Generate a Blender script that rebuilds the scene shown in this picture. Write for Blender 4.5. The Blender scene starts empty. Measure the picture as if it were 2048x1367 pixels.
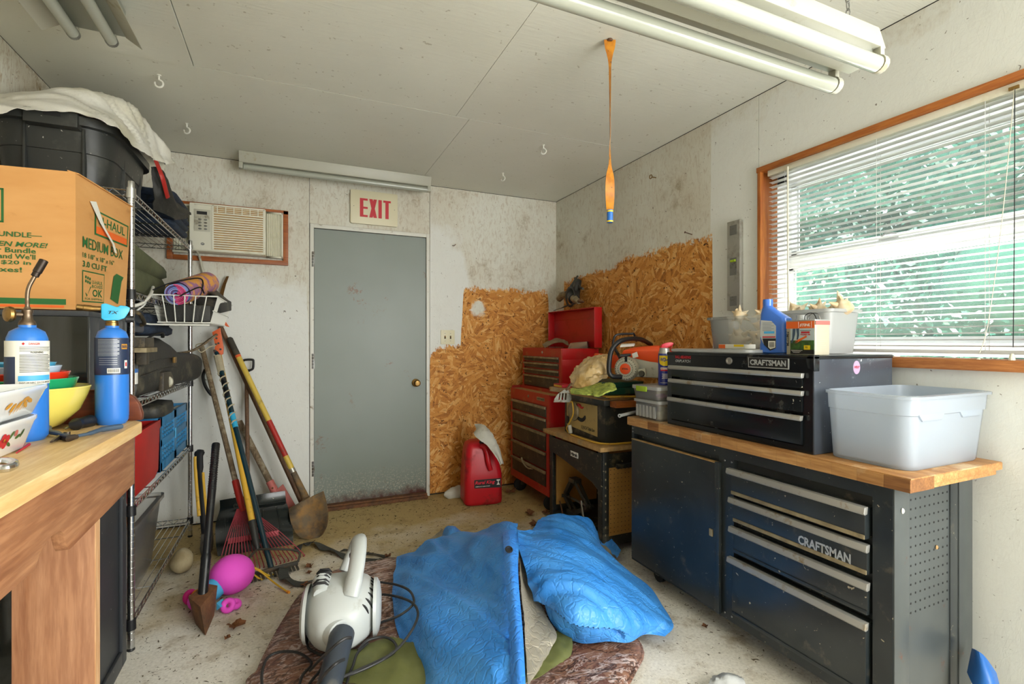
import bpy, bmesh, math, random
from math import sin, cos, tan, pi, radians, atan, sqrt
from mathutils import Vector, Matrix, noise
random.seed(7)
SC = bpy.context.scene
COL = SC.collection
# ------------------------------------------------------------------ camera, sky, lights, exposure
TH = radians(24.0); FPX = 991.0; CAMZ = 1.207
cd = bpy.data.cameras.new('camera'); cam = bpy.data.objects.new('camera', cd); COL.objects.link(cam)
cd.sensor_width = 36.0; cd.lens = 36.0 * FPX / 2048; cd.clip_start = 0.02
cam.location = (0, 0, CAMZ); cam.rotation_euler = (pi / 2, 0, -TH); SC.camera = cam
SC.view_settings.view_transform = 'Standard'; SC.view_settings.look = 'None'
SC.view_settings.gamma = 1; SC.view_settings.use_curve_mapping = False
SC.view_settings.exposure = 0.27
W = bpy.data.worlds.new('sky'); SC.world = W; W.use_nodes = True
wb = W.node_tree.nodes['Background']; wb.inputs[0].default_value = (0.80, 0.92, 1.0, 1); wb.inputs[1].default_value = 2.4
def lamp(name, kind, loc, target, power, col=(1, 1, 1), size=None):
    l = bpy.data.lights.new(name, kind); o = bpy.data.objects.new(name, l); COL.objects.link(o)
    l.energy = power; l.color = col; o.location = loc
    o.rotation_euler = (Vector(target) - Vector(loc)).to_track_quat('-Z', 'Y').to_euler()
    if size: l.shape = 'RECTANGLE'; l.size, l.size_y = size
    return o
SUN = lamp('sun', 'SUN', (-3, 0, 8), (1.2, 0.2, 0), 8.0, (1, .96, .88)); SUN.data.angle = radians(1.5)
lamp('added_fill_rear', 'AREA', (1.45, -1.62, 1.25), (-1.6, 2.0, .9), 70, (1, .985, .95), (1.1, 2.0))  # added fill lamp, unseen behind the camera, brightens the room
lamp('added_fill_side', 'AREA', (2.28, -0.55, 1.50), (-.5, 2.1, 0.0), 62, (1, .99, .96), (1.1, 1.1))  # second fill added out of view on the near right wall
lamp('added_fill_above_window', 'AREA', (3.3, 1.5, 3.5), (1.6, 1.3, 1.1), 240, (.95, .98, 1), (2.2, 1.2))  # unseen softbox added above the window in place of brighter sky
lamp('added_fill_below_window', 'AREA', (3.1, 1.3, 0.35), (1.2, 1.5, 2.3), 230, (1, .98, .9), (1.6, 1.1))  # hidden upward lamp added below the sill, stands in for ground bounce

# ------------------------------------------------------------------ helpers
def at(px, py, X=None, Y=None, Z=None, d=None):
    "a point of the real photograph measured on a known plane of the room"
    a = (px - 1024) / FPX; b = -(py - 683.5) / FPX
    r = Vector((sin(TH) + a * cos(TH), cos(TH) - a * sin(TH), b))
    t = X / r.x if X is not None else Y / r.y if Y is not None else (Z - CAMZ) / r.z if Z is not None else d
    return Vector((r.x * t, r.y * t, CAMZ + r.z * t))
def lin(h):
    if not isinstance(h, str): return tuple(h) if len(h) == 4 else tuple(h) + (1,)
    v = [int(h[i:i + 2], 16) / 255 for i in (0, 2, 4)]
    return tuple((c / 12.92 if c <= .04045 else ((c + .055) / 1.055) ** 2.4) for c in v) + (1,)
USED = {}
def nm(n):
    return n
def root(name, label, cat, loc=(0, 0, 0), rz=0, group=None):
    o = bpy.data.objects.new(name, None); COL.objects.link(o); o.empty_display_size = .05
    o.location = loc; o.rotation_euler = (0, 0, rz); o['label'] = label; o['category'] = cat
    if group: o['group'] = group
    return o
def tag(o, label, cat, group=None, kind=None):
    o['label'] = label; o['category'] = cat
    if group: o['group'] = group
    if kind: o['kind'] = kind
    return o
def top_of(o):
    while o.parent: o = o.parent
    return o
class MB:
    "collects shapes in world coordinates (or local ones when the thing stands at the origin) as one mesh"
    def __init__(s): s.bm = bmesh.new()
    def v(s, p): return s.bm.verts.new(p)
    def f(s, vs):
        try: return s.bm.faces.new(vs)
        except ValueError: return None
    def box(s, a, b, R=None, piv=None):
        x0, y0, z0 = a; x1, y1, z1 = b
        P = [Vector(p) for p in ((x0,y0,z0),(x1,y0,z0),(x1,y1,z0),(x0,y1,z0),(x0,y0,z1),(x1,y0,z1),(x1,y1,z1),(x0,y1,z1))]
        if R is not None:
            pv = Vector(piv) if piv is not None else (P[0] + P[6]) / 2
            P = [pv + R @ (p - pv) for p in P]
        return s.hexa(P)
    def hexa(s, P):
        V = [s.v(p) for p in P]
        for q in ((3,2,1,0),(4,5,6,7),(0,1,5,4),(1,2,6,5),(2,3,7,6),(3,0,4,7)): s.f([V[i] for i in q])
        return s
    def bar(s, p, q, w, h, up=(0, 0, 1)):
        "box of section w x h from p to q"
        p = Vector(p); q = Vector(q); t = (q - p).normalized(); u = Vector(up)
        sd = t.cross(u)
        if sd.length < 1e-4: sd = t.cross(Vector((1, 0, 0)))
        sd.normalize(); u = sd.cross(t)
        a = sd * w / 2; b = u * h / 2
        return s.hexa([p-a-b, p+a-b, q+a-b, q-a-b, p-a+b, p+a+b, q+a+b, q-a+b])
    def tube(s, pts, r, n=8, closed=False, caps=True, sq=None):
        pts = [Vector(p) for p in pts]; m = len(pts)
        rr = r if isinstance(r, (list, tuple)) else [r] * m
        rings = []; nrm = None
        for i, p in enumerate(pts):
            if closed: t = pts[(i + 1) % m] - pts[i - 1]
            else: t = pts[min(i + 1, m - 1)] - pts[max(i - 1, 0)]
            t = t.normalized() if t.length > 1e-9 else Vector((0, 0, 1))
            if nrm is None:
                nrm = t.cross(Vector((0, 0, 1)) if abs(t.z) < .9 else Vector((1, 0, 0))).normalized()
            else:
                nrm = (nrm - t * nrm.dot(t))
                nrm = nrm.normalized() if nrm.length > 1e-6 else t.orthogonal().normalized()
            bn = t.cross(nrm); e = sq or (1, 1)
            rings.append([s.v(p + (nrm * cos(2*pi*k/n) * e[0] + bn * sin(2*pi*k/n) * e[1]) * rr[i]) for k in range(n)])
        for i in range(m if closed else m - 1):
            A = rings[i]; B = rings[(i + 1) % m]
            for k in range(n): s.f([A[k], A[(k+1) % n], B[(k+1) % n], B[k]])
        if caps and not closed: s.f(rings[0][::-1]); s.f(rings[-1])
        return s
    def cyl(s, p, q, r, r1=None, n=16): return s.tube([p, q], [r, r if r1 is None else r1], n)
    def lathe(s, c, prof, n=24, ax=(0, 0, 1), sx=1, sy=1):
        c = Vector(c); ax = Vector(ax).normalized()
        Q = Vector((0, 0, 1)).rotation_difference(ax).to_matrix()
        rings = []
        for r, z in prof:
            if r < 1e-6: rings.append([s.v(c + Q @ Vector((0, 0, z)))])
            else: rings.append([s.v(c + Q @ Vector((r*cos(2*pi*k/n)*sx, r*sin(2*pi*k/n)*sy, z))) for k in range(n)])
        for A, B in zip(rings, rings[1:]):
            for k in range(n):
                a, b = A[k % len(A)], A[(k+1) % len(A)]; c_, d = B[(k+1) % len(B)], B[k % len(B)]
                vs = []
                for x in (a, b, c_, d):
                    if x not in vs: vs.append(x)
                if len(vs) > 2: s.f(vs)
        return s
    def prism(s, poly, vec):
        vec = Vector(vec); A = [s.v(p) for p in poly]; B = [s.v(Vector(p) + vec) for p in poly]; n = len(A)
        s.f(A[::-1]); s.f(B)
        for i in range(n): s.f([A[i], A[(i+1) % n], B[(i+1) % n], B[i]])
        return s
    def grid(s, G, th=0.0, closed=False):
        "G[i][j] points; th > 0 gives the sheet a thickness"
        h = len(G); w = len(G[0])
        def nrm(i, j):
            a = G[min(i+1, h-1)][j] - G[max(i-1, 0)][j]; b = G[i][min(j+1, w-1)] - G[i][max(j-1, 0)]
            n = a.cross(b); return n.normalized() if n.length > 1e-9 else Vector((0, 0, 1))
        A = [[s.v(G[i][j]) for j in range(w)] for i in range(h)]
        for i in range(h - 1):
            for j in range(w - 1): s.f([A[i][j], A[i][j+1], A[i+1][j+1], A[i+1][j]])
        if th:
            Bv = [[s.v(G[i][j] + nrm(i, j) * th) for j in range(w)] for i in range(h)]
            for i in range(h - 1):
                for j in range(w - 1): s.f([Bv[i][j], Bv[i+1][j], Bv[i+1][j+1], Bv[i][j+1]])
            for i in range(h - 1):
                s.f([A[i][0], A[i+1][0], Bv[i+1][0], Bv[i][0]]); s.f([A[i+1][-1], A[i][-1], Bv[i][-1], Bv[i+1][-1]])
            for j in range(w - 1):
                s.f([A[0][j+1], A[0][j], Bv[0][j], Bv[0][j+1]]); s.f([A[-1][j], A[-1][j+1], Bv[-1][j+1], Bv[-1][j]])
        return s
    def ell(s, c, r, n=16, R=None, amp=0, fr=6, seed=0):
        c = Vector(c); m = max(6, n // 2); rings = []
        if not hasattr(r, '__len__'): r = (r, r, r)
        for i in range(m + 1):
            ph = pi * i / m; row = []
            for k in range(n if 0 < i < m else 1):
                p = Vector((sin(ph)*cos(2*pi*k/n)*r[0], sin(ph)*sin(2*pi*k/n)*r[1], -cos(ph)*r[2]))
                if amp: p *= 1 + amp * noise.noise(p * fr + Vector((seed, 0, 0)))
                if R is not None: p = R @ p
                row.append(s.v(c + p))
            rings.append(row)
        for A, B in zip(rings, rings[1:]):
            for k in range(n):
                vs = []
                for x in (A[k % len(A)], A[(k+1) % len(A)], B[(k+1) % len(B)], B[k % len(B)]):
                    if x not in vs: vs.append(x)
                if len(vs) > 2: s.f(vs)
        return s
    def loft(s, rings, caps=True, closed=True):
        R = [[s.v(p) for p in r] for r in rings]; n = len(R[0])
        for A, B in zip(R, R[1:]):
            for k in range(n if closed else n - 1): s.f([A[k], A[(k+1) % n], B[(k+1) % n], B[k]])
        if caps: s.f(R[0][::-1]); s.f(R[-1])
        return s
    def done(s, name, m, parent=None, bevel=0, seg=2, smooth=32, kind=None, label=None):
        bm = s.bm
        bmesh.ops.recalc_face_normals(bm, faces=bm.faces)
        if bevel:
            bm.normal_update()
            ed = [e for e in bm.edges if len(e.link_faces) == 2 and e.calc_face_angle(0) > radians(28)]
            if ed: bmesh.ops.bevel(bm, geom=ed, offset=bevel, segments=seg, affect='EDGES', profile=.6, clamp_overlap=True)
        bm.normal_update()
        for f in bm.faces: f.smooth = smooth > 0
        if smooth:
            a = radians(smooth)
            for e in bm.edges:
                if len(e.link_faces) != 2 or e.calc_face_angle(0) > a: e.smooth = False
        if parent is not None:
            L = top_of(parent).location.copy()
            for v in bm.verts: v.co -= L
        me = bpy.data.meshes.new(name); bm.to_mesh(me); bm.free()
        if m is not None:
            for x in (m if isinstance(m, (list, tuple)) else [m]): me.materials.append(x)
        o = bpy.data.objects.new(name, me); COL.objects.link(o)
        if parent is not None: o.parent = parent
        if kind: o['kind'] = kind
        if label: o['label'] = label
        return o
def rrect(cx, cy, w, h, r, n=4):
    "rounded rectangle outline"
    r = min(r, w / 2 - 1e-4, h / 2 - 1e-4); pts = []
    for qx, qy, a0 in ((1, 1, 0), (-1, 1, 90), (-1, -1, 180), (1, -1, 270)):
        for k in range(n + 1):
            a = radians(a0 + 90 * k / n)
            pts.append((cx + qx * (w/2 - r) + r * cos(a), cy + qy * (h/2 - r) + r * sin(a)))
    return pts
def catmull(p0, p1, p2, p3, t):
    return .5 * ((2 * p1) + (p2 - p0) * t + (2*p0 - 5*p1 + 4*p2 - p3) * t*t + (3*p1 - p0 - 3*p2 + p3) * t**3)
def spline(pts, n=8, closed=False):
    pts = [Vector(p) for p in pts]; m = len(pts); out = []
    for i in range(m if closed else m - 1):
        g = (lambda k: pts[k % m]) if closed else (lambda k: pts[max(0, min(m - 1, k))])
        for k in range(n): out.append(catmull(g(i-1), g(i), g(i+1), g(i+2), k / n))
    if not closed: out.append(pts[-1])
    return out
def patch(net, nu=10, nv=10, amp=0, fr=5, seed=0, ridge=True, fold=None, fade=0):
    "smooth sheet through a net of points, with creases"
    rows = [spline(r, nu) for r in net]
    cols = [spline([r[j] for r in rows], nv) for j in range(len(rows[0]))]
    G = [[cols[j][i] for j in range(len(cols))] for i in range(len(cols[0]))]
    h, w = len(G), len(G[0])
    if amp:
        N = []
        for i in range(h):
            row = []
            for j in range(w):
                a = G[min(i+1, h-1)][j] - G[max(i-1, 0)][j]; b = G[i][min(j+1, w-1)] - G[i][max(j-1, 0)]
                n = a.cross(b); n = n.normalized() if n.length > 1e-9 else Vector((0, 0, 1))
                if n.z < 0: n = -n
                row.append(n)
            N.append(row)
        o = Vector((seed * 3.7, seed * 1.3, seed))
        for i in range(h):
            for j in range(w):
                p = G[i][j] * fr
                if fold: ca, sa = cos(fold[0]), sin(fold[0]); p = Vector((p.x * ca + p.y * sa, (p.y * ca - p.x * sa) * fold[1], p.z * .3))
                p = p + o
                q = p + .6 * Vector((noise.noise(p), noise.noise(p + Vector((9, 9, 9))), 0))
                v = (1 - 2 * abs(noise.noise(q))) * .6 + (1 - 2 * abs(noise.noise(q * 2.3 + Vector((4, 1, 7))))) * .35 + .3 * noise.noise(q * 5)
                if not ridge: v = noise.noise(p) + .5 * noise.noise(p * 2.1)
                if fade: v *= min(1, (h - 1 - i) / (fade * h), (w - 1 - j + .5) / (fade * w))
                G[i][j] = G[i][j] + N[i][j] * amp * v
    return G
def lettering(s, m, parent, o, U, V, w=None, h=None, bold=0.0, shear=0.0, align='LEFT', name='lettering', lift=0.0006, wrap=None, lines=1.0, label=None):
    "flat print: o is the lower left of the block, U and V its directions; w, h its real size"
    c = bpy.data.curves.new('text', 'FONT'); c.body = s; c.size = 1; c.resolution_u = 2; c.offset = bold; c.shear = shear
    c.align_x = align; c.space_line = lines; c.fill_mode = 'FRONT'
    t = bpy.data.objects.new('text', c); COL.objects.link(t)
    bpy.context.view_layer.update()
    me = bpy.data.meshes.new_from_object(t.evaluated_get(bpy.context.evaluated_depsgraph_get()))
    bpy.data.objects.remove(t); bpy.data.curves.remove(c)
    xs = [v.co.x for v in me.vertices]; ys = [v.co.y for v in me.vertices]
    x0, x1, y0, y1 = min(xs), max(xs), min(ys), max(ys)
    sx = (w / (x1 - x0)) if w else None; sy = (h / (y1 - y0)) if h else None
    sx = sx or sy; sy = sy or sx
    U = Vector(U).normalized(); V = Vector(V).normalized(); N = U.cross(V); o = Vector(o)
    L = top_of(parent).location
    for v in me.vertices:
        a, b = (v.co.x - x0) * sx, (v.co.y - y0) * sy
        v.co = (wrap(a, b) if wrap else o + U * a + V * b + N * lift) - L
    me.name = name; me.materials.clear(); me.materials.append(m)
    ob = bpy.data.objects.new(name, me); COL.objects.link(ob); ob.parent = parent
    if label: ob['label'] = label
    return ob
def decal(pts, th, m, parent, name='label', n=None):
    "a thin flat piece (sticker, plate) given by its outline"
    pts = [Vector(p) for p in pts]
    N = Vector(n) if n is not None else (pts[1] - pts[0]).cross(pts[2] - pts[1]).normalized()
    return MB().prism(pts, N * th).done(name, m, parent, smooth=0)
def dup(o, parent=None):
    c = o.copy(); COL.objects.link(c)
    if parent is not None: c.parent = parent
    for ch in list(o.children): dup(ch, c)
    return c
# ------------------------------------------------------------------ materials
def _nt(name):
    m = bpy.data.materials.new(name); m.use_nodes = True; t = m.node_tree
    b = t.nodes['Principled BSDF']; return m, t, b
class NB:
    def __init__(s, t): s.t = t
    def n(s, typ, **k):
        x = s.t.nodes.new(typ)
        for a, b in k.items():
            if a.startswith('i_'):
                kk = a[2:]; x.inputs[int(kk) if kk.isdigit() else kk.replace('_', ' ')].default_value = b
            else: setattr(x, a, b)
        return x
    def l(s, a, b): s.t.links.new(a, b)
    def coord(s, scale=(1, 1, 1), kind='Object', rot=(0, 0, 0)):
        c = s.n('ShaderNodeTexCoord'); mp = s.n('ShaderNodeMapping'); mp.inputs['Scale'].default_value = scale; mp.inputs['Rotation'].default_value = rot
        s.l(c.outputs[kind], mp.inputs[0]); return mp.outputs[0]
    def noise(s, vec, scale=5, detail=4, rough=.55, dist=0):
        x = s.n('ShaderNodeTexNoise'); x.inputs['Scale'].default_value = scale; x.inputs['Detail'].default_value = detail
        x.inputs['Roughness'].default_value = rough; x.inputs['Distortion'].default_value = dist; s.l(vec, x.inputs['Vector']); return x
    def ramp(s, fac, stops, interp='LINEAR'):
        x = s.n('ShaderNodeValToRGB'); x.color_ramp.interpolation = interp; e = x.color_ramp.elements
        while len(e) < len(stops): e.new(.5)
        for q, (p, c) in zip(e, stops): q.position = p; q.color = lin(c) if isinstance(c, str) else (c if hasattr(c, '__len__') else (c, c, c, 1))
        s.l(fac, x.inputs[0]); return x.outputs[0]
    def mix(s, fac, a, b, mode='MIX'):
        x = s.n('ShaderNodeMix', data_type='RGBA', blend_type=mode)
        for k, v in ((0, fac), (6, a), (7, b)):
            if hasattr(v, 'links'): s.l(v, x.inputs[k])
            elif k == 0: x.inputs[k].default_value = v
            else: x.inputs[k].default_value = lin(v)
        return x.outputs[2]
    def math(s, op, a, b=0.0, clamp=False):
        x = s.n('ShaderNodeMath', operation=op, use_clamp=clamp)
        for k, v in ((0, a), (1, b)):
            if hasattr(v, 'links'): s.l(v, x.inputs[k])
            else: x.inputs[k].default_value = v
        return x.outputs[0]
    def bump(s, h, strength, dist=.01, normal=None):
        x = s.n('ShaderNodeBump'); x.inputs['Strength'].default_value = strength; x.inputs['Distance'].default_value = dist
        s.l(h, x.inputs['Height'])
        if normal is not None: s.l(normal, x.inputs['Normal'])
        return x.outputs[0]
def mat(name, c, rough=.5, metal=0, c2=None, ns=6, edge=(.38, .62), dirt=None, specks=None, bump=0, bs=60, sc=(1, 1, 1), coat=0, spec=.5, emit=None, detail=4):
    m, t, b = _nt(name); N = NB(t); vec = N.coord(sc)
    col = lin(c)
    out = None
    if c2:
        out = N.mix(N.ramp(N.noise(vec, ns, detail).outputs[0], [(edge[0], 0), (edge[1], 1)]), c, c2)
    if dirt:
        dc, lo, hi, ds = dirt
        out = N.mix(N.ramp(N.noise(vec, ds, 6, .65).outputs[0], [(lo, 0), (hi, 1)]), out if out is not None else c, dc)
    if specks:
        pc, th, ps = specks
        out = N.mix(N.ramp(N.noise(vec, ps, 2, .5, .6).outputs[0], [(th, 0), (th + .04, 1)]), out if out is not None else c, pc)
    if out is not None: N.l(out, b.inputs['Base Color'])
    else: b.inputs['Base Color'].default_value = col
    b.inputs['Roughness'].default_value = rough; b.inputs['Metallic'].default_value = metal
    b.inputs['Coat Weight'].default_value = coat; b.inputs['Specular IOR Level'].default_value = spec
    if dirt and rough < .45:
        dc, lo, hi, ds = dirt
        r = N.ramp(N.noise(vec, ds, 6, .65).outputs[0], [(lo, rough), (hi, min(.85, rough + .4))]); N.l(r, b.inputs['Roughness'])
    if emit: b.inputs['Emission Color'].default_value = lin(emit[0]); b.inputs['Emission Strength'].default_value = emit[1]
    if bump: N.l(N.bump(N.noise(vec, bs, 3).outputs[0], bump, .004), b.inputs['Normal'])
    return m
def wood(name, c1, c2, axis='x', scale=1.0, rough=.6, dark=None, bump=.15, dirt=None):
    m, t, b = _nt(name); N = NB(t)
    st = {'x': (1.2, 14, 14), 'y': (14, 1.2, 14), 'z': (14, 14, 1.2)}[axis]
    vec = N.coord(tuple(v * scale for v in st))
    g = N.noise(vec, 1.6, 5, .6, 1.2).outputs[0]
    fine = N.noise(N.coord(tuple(v * scale * 4 for v in st)), 2.2, 3, .6).outputs[0]
    col = N.mix(N.ramp(g, [(.3, 0), (.7, 1)]), c1, c2)
    col = N.mix(N.ramp(fine, [(.42, .35), (.62, 0)]), col, dark or c2, 'MULTIPLY' if dark is None else 'MIX')
    if dirt: col = N.mix(N.ramp(N.noise(N.coord(), dirt[3], 6, .65).outputs[0], [(dirt[1], 0), (dirt[2], 1)]), col, dirt[0])
    N.l(col, b.inputs['Base Color']); b.inputs['Roughness'].default_value = rough
    N.l(N.bump(fine, bump, .003), b.inputs['Normal'])
    return m
def clear(name, c, tr=.35, rough=.25, transl=.5):
    "cloudy see-through plastic"
    m, t, b = _nt(name); N = NB(t); t.nodes.remove(b); out = [n for n in t.nodes if n.type == 'OUTPUT_MATERIAL'][0]
    df = N.n('ShaderNodeBsdfDiffuse'); tl = N.n('ShaderNodeBsdfTranslucent'); tp = N.n('ShaderNodeBsdfTransparent'); gl = N.n('ShaderNodeBsdfGlossy')
    for x in (df, tl): x.inputs[0].default_value = lin(c)
    gl.inputs[1].default_value = rough
    m1 = N.n('ShaderNodeMixShader', i_0=transl); N.l(df.outputs[0], m1.inputs[1]); N.l(tl.outputs[0], m1.inputs[2])
    m2 = N.n('ShaderNodeMixShader', i_0=tr); N.l(m1.outputs[0], m2.inputs[1]); N.l(tp.outputs[0], m2.inputs[2])
    fr = N.n('ShaderNodeFresnel', i_0=1.42); m3 = N.n('ShaderNodeMixShader'); N.l(fr.outputs[0], m3.inputs[0]); N.l(m2.outputs[0], m3.inputs[1]); N.l(gl.outputs[0], m3.inputs[2])
    N.l(m3.outputs[0], out.inputs[0]); return m
def stripes(name, cols, axis=0, scale=30, rough=.8):
    m, t, b = _nt(name); N = NB(t); c = N.coord(); s_ = N.n('ShaderNodeSeparateXYZ'); N.l(c, s_.inputs[0])
    f = N.math('FRACT', N.math('MULTIPLY', s_.outputs[axis], scale))
    k = len(cols); N.l(N.ramp(f, [(i / k, x) for i, x in enumerate(cols)], 'CONSTANT'), b.inputs['Base Color']); b.inputs['Roughness'].default_value = rough
    return m
def osb_nodes(N, u, v):
    "strand board: flakes of random direction"
    cx = N.n('ShaderNodeCombineXYZ'); N.l(u, cx.inputs[0]); N.l(v, cx.inputs[1]); P = cx.outputs[0]
    res = None; hh = None
    for k, (cs, fl) in enumerate(((6.0, (13, 46, 1)), (9.0, (20, 72, 1)))):
        wob = N.noise(P, 3 + k, 2); add = N.n('ShaderNodeVectorMath', operation='MULTIPLY_ADD'); N.l(wob.outputs[1], add.inputs[0]); add.inputs[1].default_value = (.1, .1, 0); N.l(P, add.inputs[2])
        vo = N.n('ShaderNodeTexVoronoi', feature='F1'); vo.inputs['Scale'].default_value = cs; N.l(add.outputs[0], vo.inputs['Vector'])
        sp = N.n('ShaderNodeSeparateColor'); N.l(vo.outputs['Color'], sp.inputs[0])
        ro = N.n('ShaderNodeVectorRotate', rotation_type='Z_AXIS'); N.l(P, ro.inputs['Vector']); N.l(N.math('MULTIPLY', sp.outputs[0], 6.28), ro.inputs['Angle'])
        mp = N.n('ShaderNodeMapping'); mp.inputs['Scale'].default_value = fl; N.l(ro.outputs[0], mp.inputs[0])
        v2 = N.n('ShaderNodeTexVoronoi', feature='F1'); v2.inputs['Scale'].default_value = 1; N.l(mp.outputs[0], v2.inputs['Vector'])
        s2 = N.n('ShaderNodeSeparateColor'); N.l(v2.outputs['Color'], s2.inputs[0])
        gr = N.noise(mp.outputs[0], 2.5, 3, .6).outputs[0]
        col = N.ramp(N.math('ADD', N.math('MULTIPLY', s2.outputs[0], .75), N.math('MULTIPLY', gr, .25)),
                     [(.06, '8a5626'), (.2, 'b0702e'), (.45, 'c6853c'), (.7, 'd2964c'), (.95, 'e4b878')])
        if res is None: res = col; hh = s2.outputs[1]
        else: res = N.mix(N.ramp(sp.outputs[2], [(.45, 0), (.55, 1)]), res, col); hh = N.math('ADD', hh, s2.outputs[1])
    dk = N.ramp(N.noise(P, 46, 2, .6, 1.5).outputs[0], [(.62, 0), (.68, 1)])
    res = N.mix(dk, res, '4a2a0c')
    return P, res, hh
def wall_mat(name, ua, curve=None, stain=.5, white='dadace', extra=None, fresh=None):
    "painted strand board; curve = [(u, height)] under which it is left bare; fresh = [(u, height)] under which the paint is newer and whiter"
    m, t, b = _nt(name); N = NB(t); c = N.coord(); s_ = N.n('ShaderNodeSeparateXYZ'); N.l(c, s_.inputs[0])
    u, v = s_.outputs[ua], s_.outputs[2]
    P, osb, hh = osb_nodes(N, u, v)
    # old paint with stains, streaks of mould and worn specks
    big = N.noise(P, 1.6, 5, .6).outputs[0]; sm = N.noise(P, 16, 5, .7, .8).outputs[0]
    mpf = N.n('ShaderNodeMapping'); mpf.inputs['Scale'].default_value = (30, 10, 1); N.l(P, mpf.inputs[0])
    fl = N.noise(mpf.outputs[0], 1.6, 4, .7, 1.2).outputs[0]
    paint = N.mix(N.ramp(big, [(.35, 0), (.7, .6 * stain)]), white, 'bcae94')
    paint = N.mix(N.math('MULTIPLY', N.ramp(fl, [(.5, 0), (.68, 1)]), .5 * stain), paint, 'a3896a')
    paint = N.mix(N.math('MULTIPLY', N.ramp(N.noise(P, 3.1, 6, .7).outputs[0], [(.55, 0), (.68, 1)]), N.math('MULTIPLY', N.ramp(sm, [(.42, 0), (.6, 1)]), .75 * stain)), paint, '8c7650')
    spk = N.ramp(N.noise(P, 55, 2, .5, 1).outputs[0], [(.715, 0), (.745, .8)])
    if fresh:
        fc = N.n('ShaderNodeFloatCurve'); cv = fc.mapping.curves[0]
        mr = N.n('ShaderNodeMapRange', clamp=False); us = [p[0] for p in fresh]; u0, u1 = us[0], us[-1]
        mr.inputs[1].default_value = u0; mr.inputs[2].default_value = u1; N.l(u, mr.inputs[0])
        while len(cv.points) < len(fresh): cv.points.new(.5, .5)
        for q, (a, h_) in zip(cv.points, fresh): q.location = ((a - u0) / (u1 - u0), h_ / 2.5); q.handle_type = 'VECTOR'
        fc.mapping.update(); N.l(mr.outputs[0], fc.inputs['Value'])
        lim = N.math('MULTIPLY', fc.outputs[0], 2.5)
        dd = N.math('ADD', N.math('SUBTRACT', lim, v), N.math('MULTIPLY', N.math('SUBTRACT', N.noise(P, 6, 5, .7).outputs[0], .5), .5))
        paint = N.mix(N.ramp(dd, [(.0, 0), (.16, .85)]), paint, 'e0e2dd')
    paint = N.mix(spk, paint, '5d5140')
    col = paint; rough = .6
    if curve:
        u0, u1 = curve[0][0], curve[-1][0]
        fc = N.n('ShaderNodeFloatCurve'); cv = fc.mapping.curves[0]
        mr = N.n('ShaderNodeMapRange', clamp=True); mr.inputs[1].default_value = u0; mr.inputs[2].default_value = u1; N.l(u, mr.inputs[0])
        while len(cv.points) < len(curve): cv.points.new(.5, .5)
        for q, (a, h_) in zip(cv.points, curve): q.location = ((a - u0) / (u1 - u0), h_ / 2.5); q.handle_type = 'VECTOR'
        fc.mapping.update()
        N.l(mr.outputs[0], fc.inputs['Value'])
        lim = N.math('MULTIPLY', fc.outputs[0], 2.5)
        wob = N.math('MULTIPLY', N.math('SUBTRACT', N.noise(P, 14, 5, .75).outputs[0], .5), .16)
        strk = N.math('MULTIPLY', N.math('SUBTRACT', fl, .5), .10)
        dd = N.math('ADD', N.math('ADD', N.math('SUBTRACT', lim, v), wob), strk)
        mask = N.ramp(dd, [(.0, 0), (.018, 1)])
        if extra:
            for ex, ey, er in extra:   # daubs of white paint on the bare board
                dv = N.n('ShaderNodeVectorMath', operation='DISTANCE'); N.l(P, dv.inputs[0]); dv.inputs[1].default_value = (ex, ey, 0)
                q = N.ramp(N.math('ADD', dv.outputs['Value'], N.math('MULTIPLY', N.math('SUBTRACT', sm, .5), .12)), [(er * .6, 0), (er, 1)])
                mask = N.math('MULTIPLY', mask, q)
        col = N.mix(mask, paint, osb)
    N.l(col, b.inputs['Base Color']); b.inputs['Roughness'].default_value = rough; b.inputs['Specular IOR Level'].default_value = .25
    bh = N.math('ADD', N.math('MULTIPLY', hh, .5), N.math('MULTIPLY', fl, .6))
    N.l(N.bump(bh, .35, .003), b.inputs['Normal'])
    return m
def ceiling_mat():
    m, t, b = _nt('white_painted_plywood'); N = NB(t)
    a = N.noise(N.coord((3, 26, 1)), 2.0, 5, .65, .8).outputs[0]; g = N.noise(N.coord(), 1.3, 5, .6).outputs[0]; s_ = N.noise(N.coord(), 40, 2, .5).outputs[0]
    col = N.mix(N.ramp(g, [(.35, 0), (.7, .5)]), 'dadace', 'cbcabb')
    col = N.mix(N.ramp(s_, [(.70, 0), (.74, .6)]), col, '9b937d')
    N.l(col, b.inputs['Base Color']); b.inputs['Roughness'].default_value = .42
    N.l(N.bump(a, .35, .004), b.inputs['Normal']); return m
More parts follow.
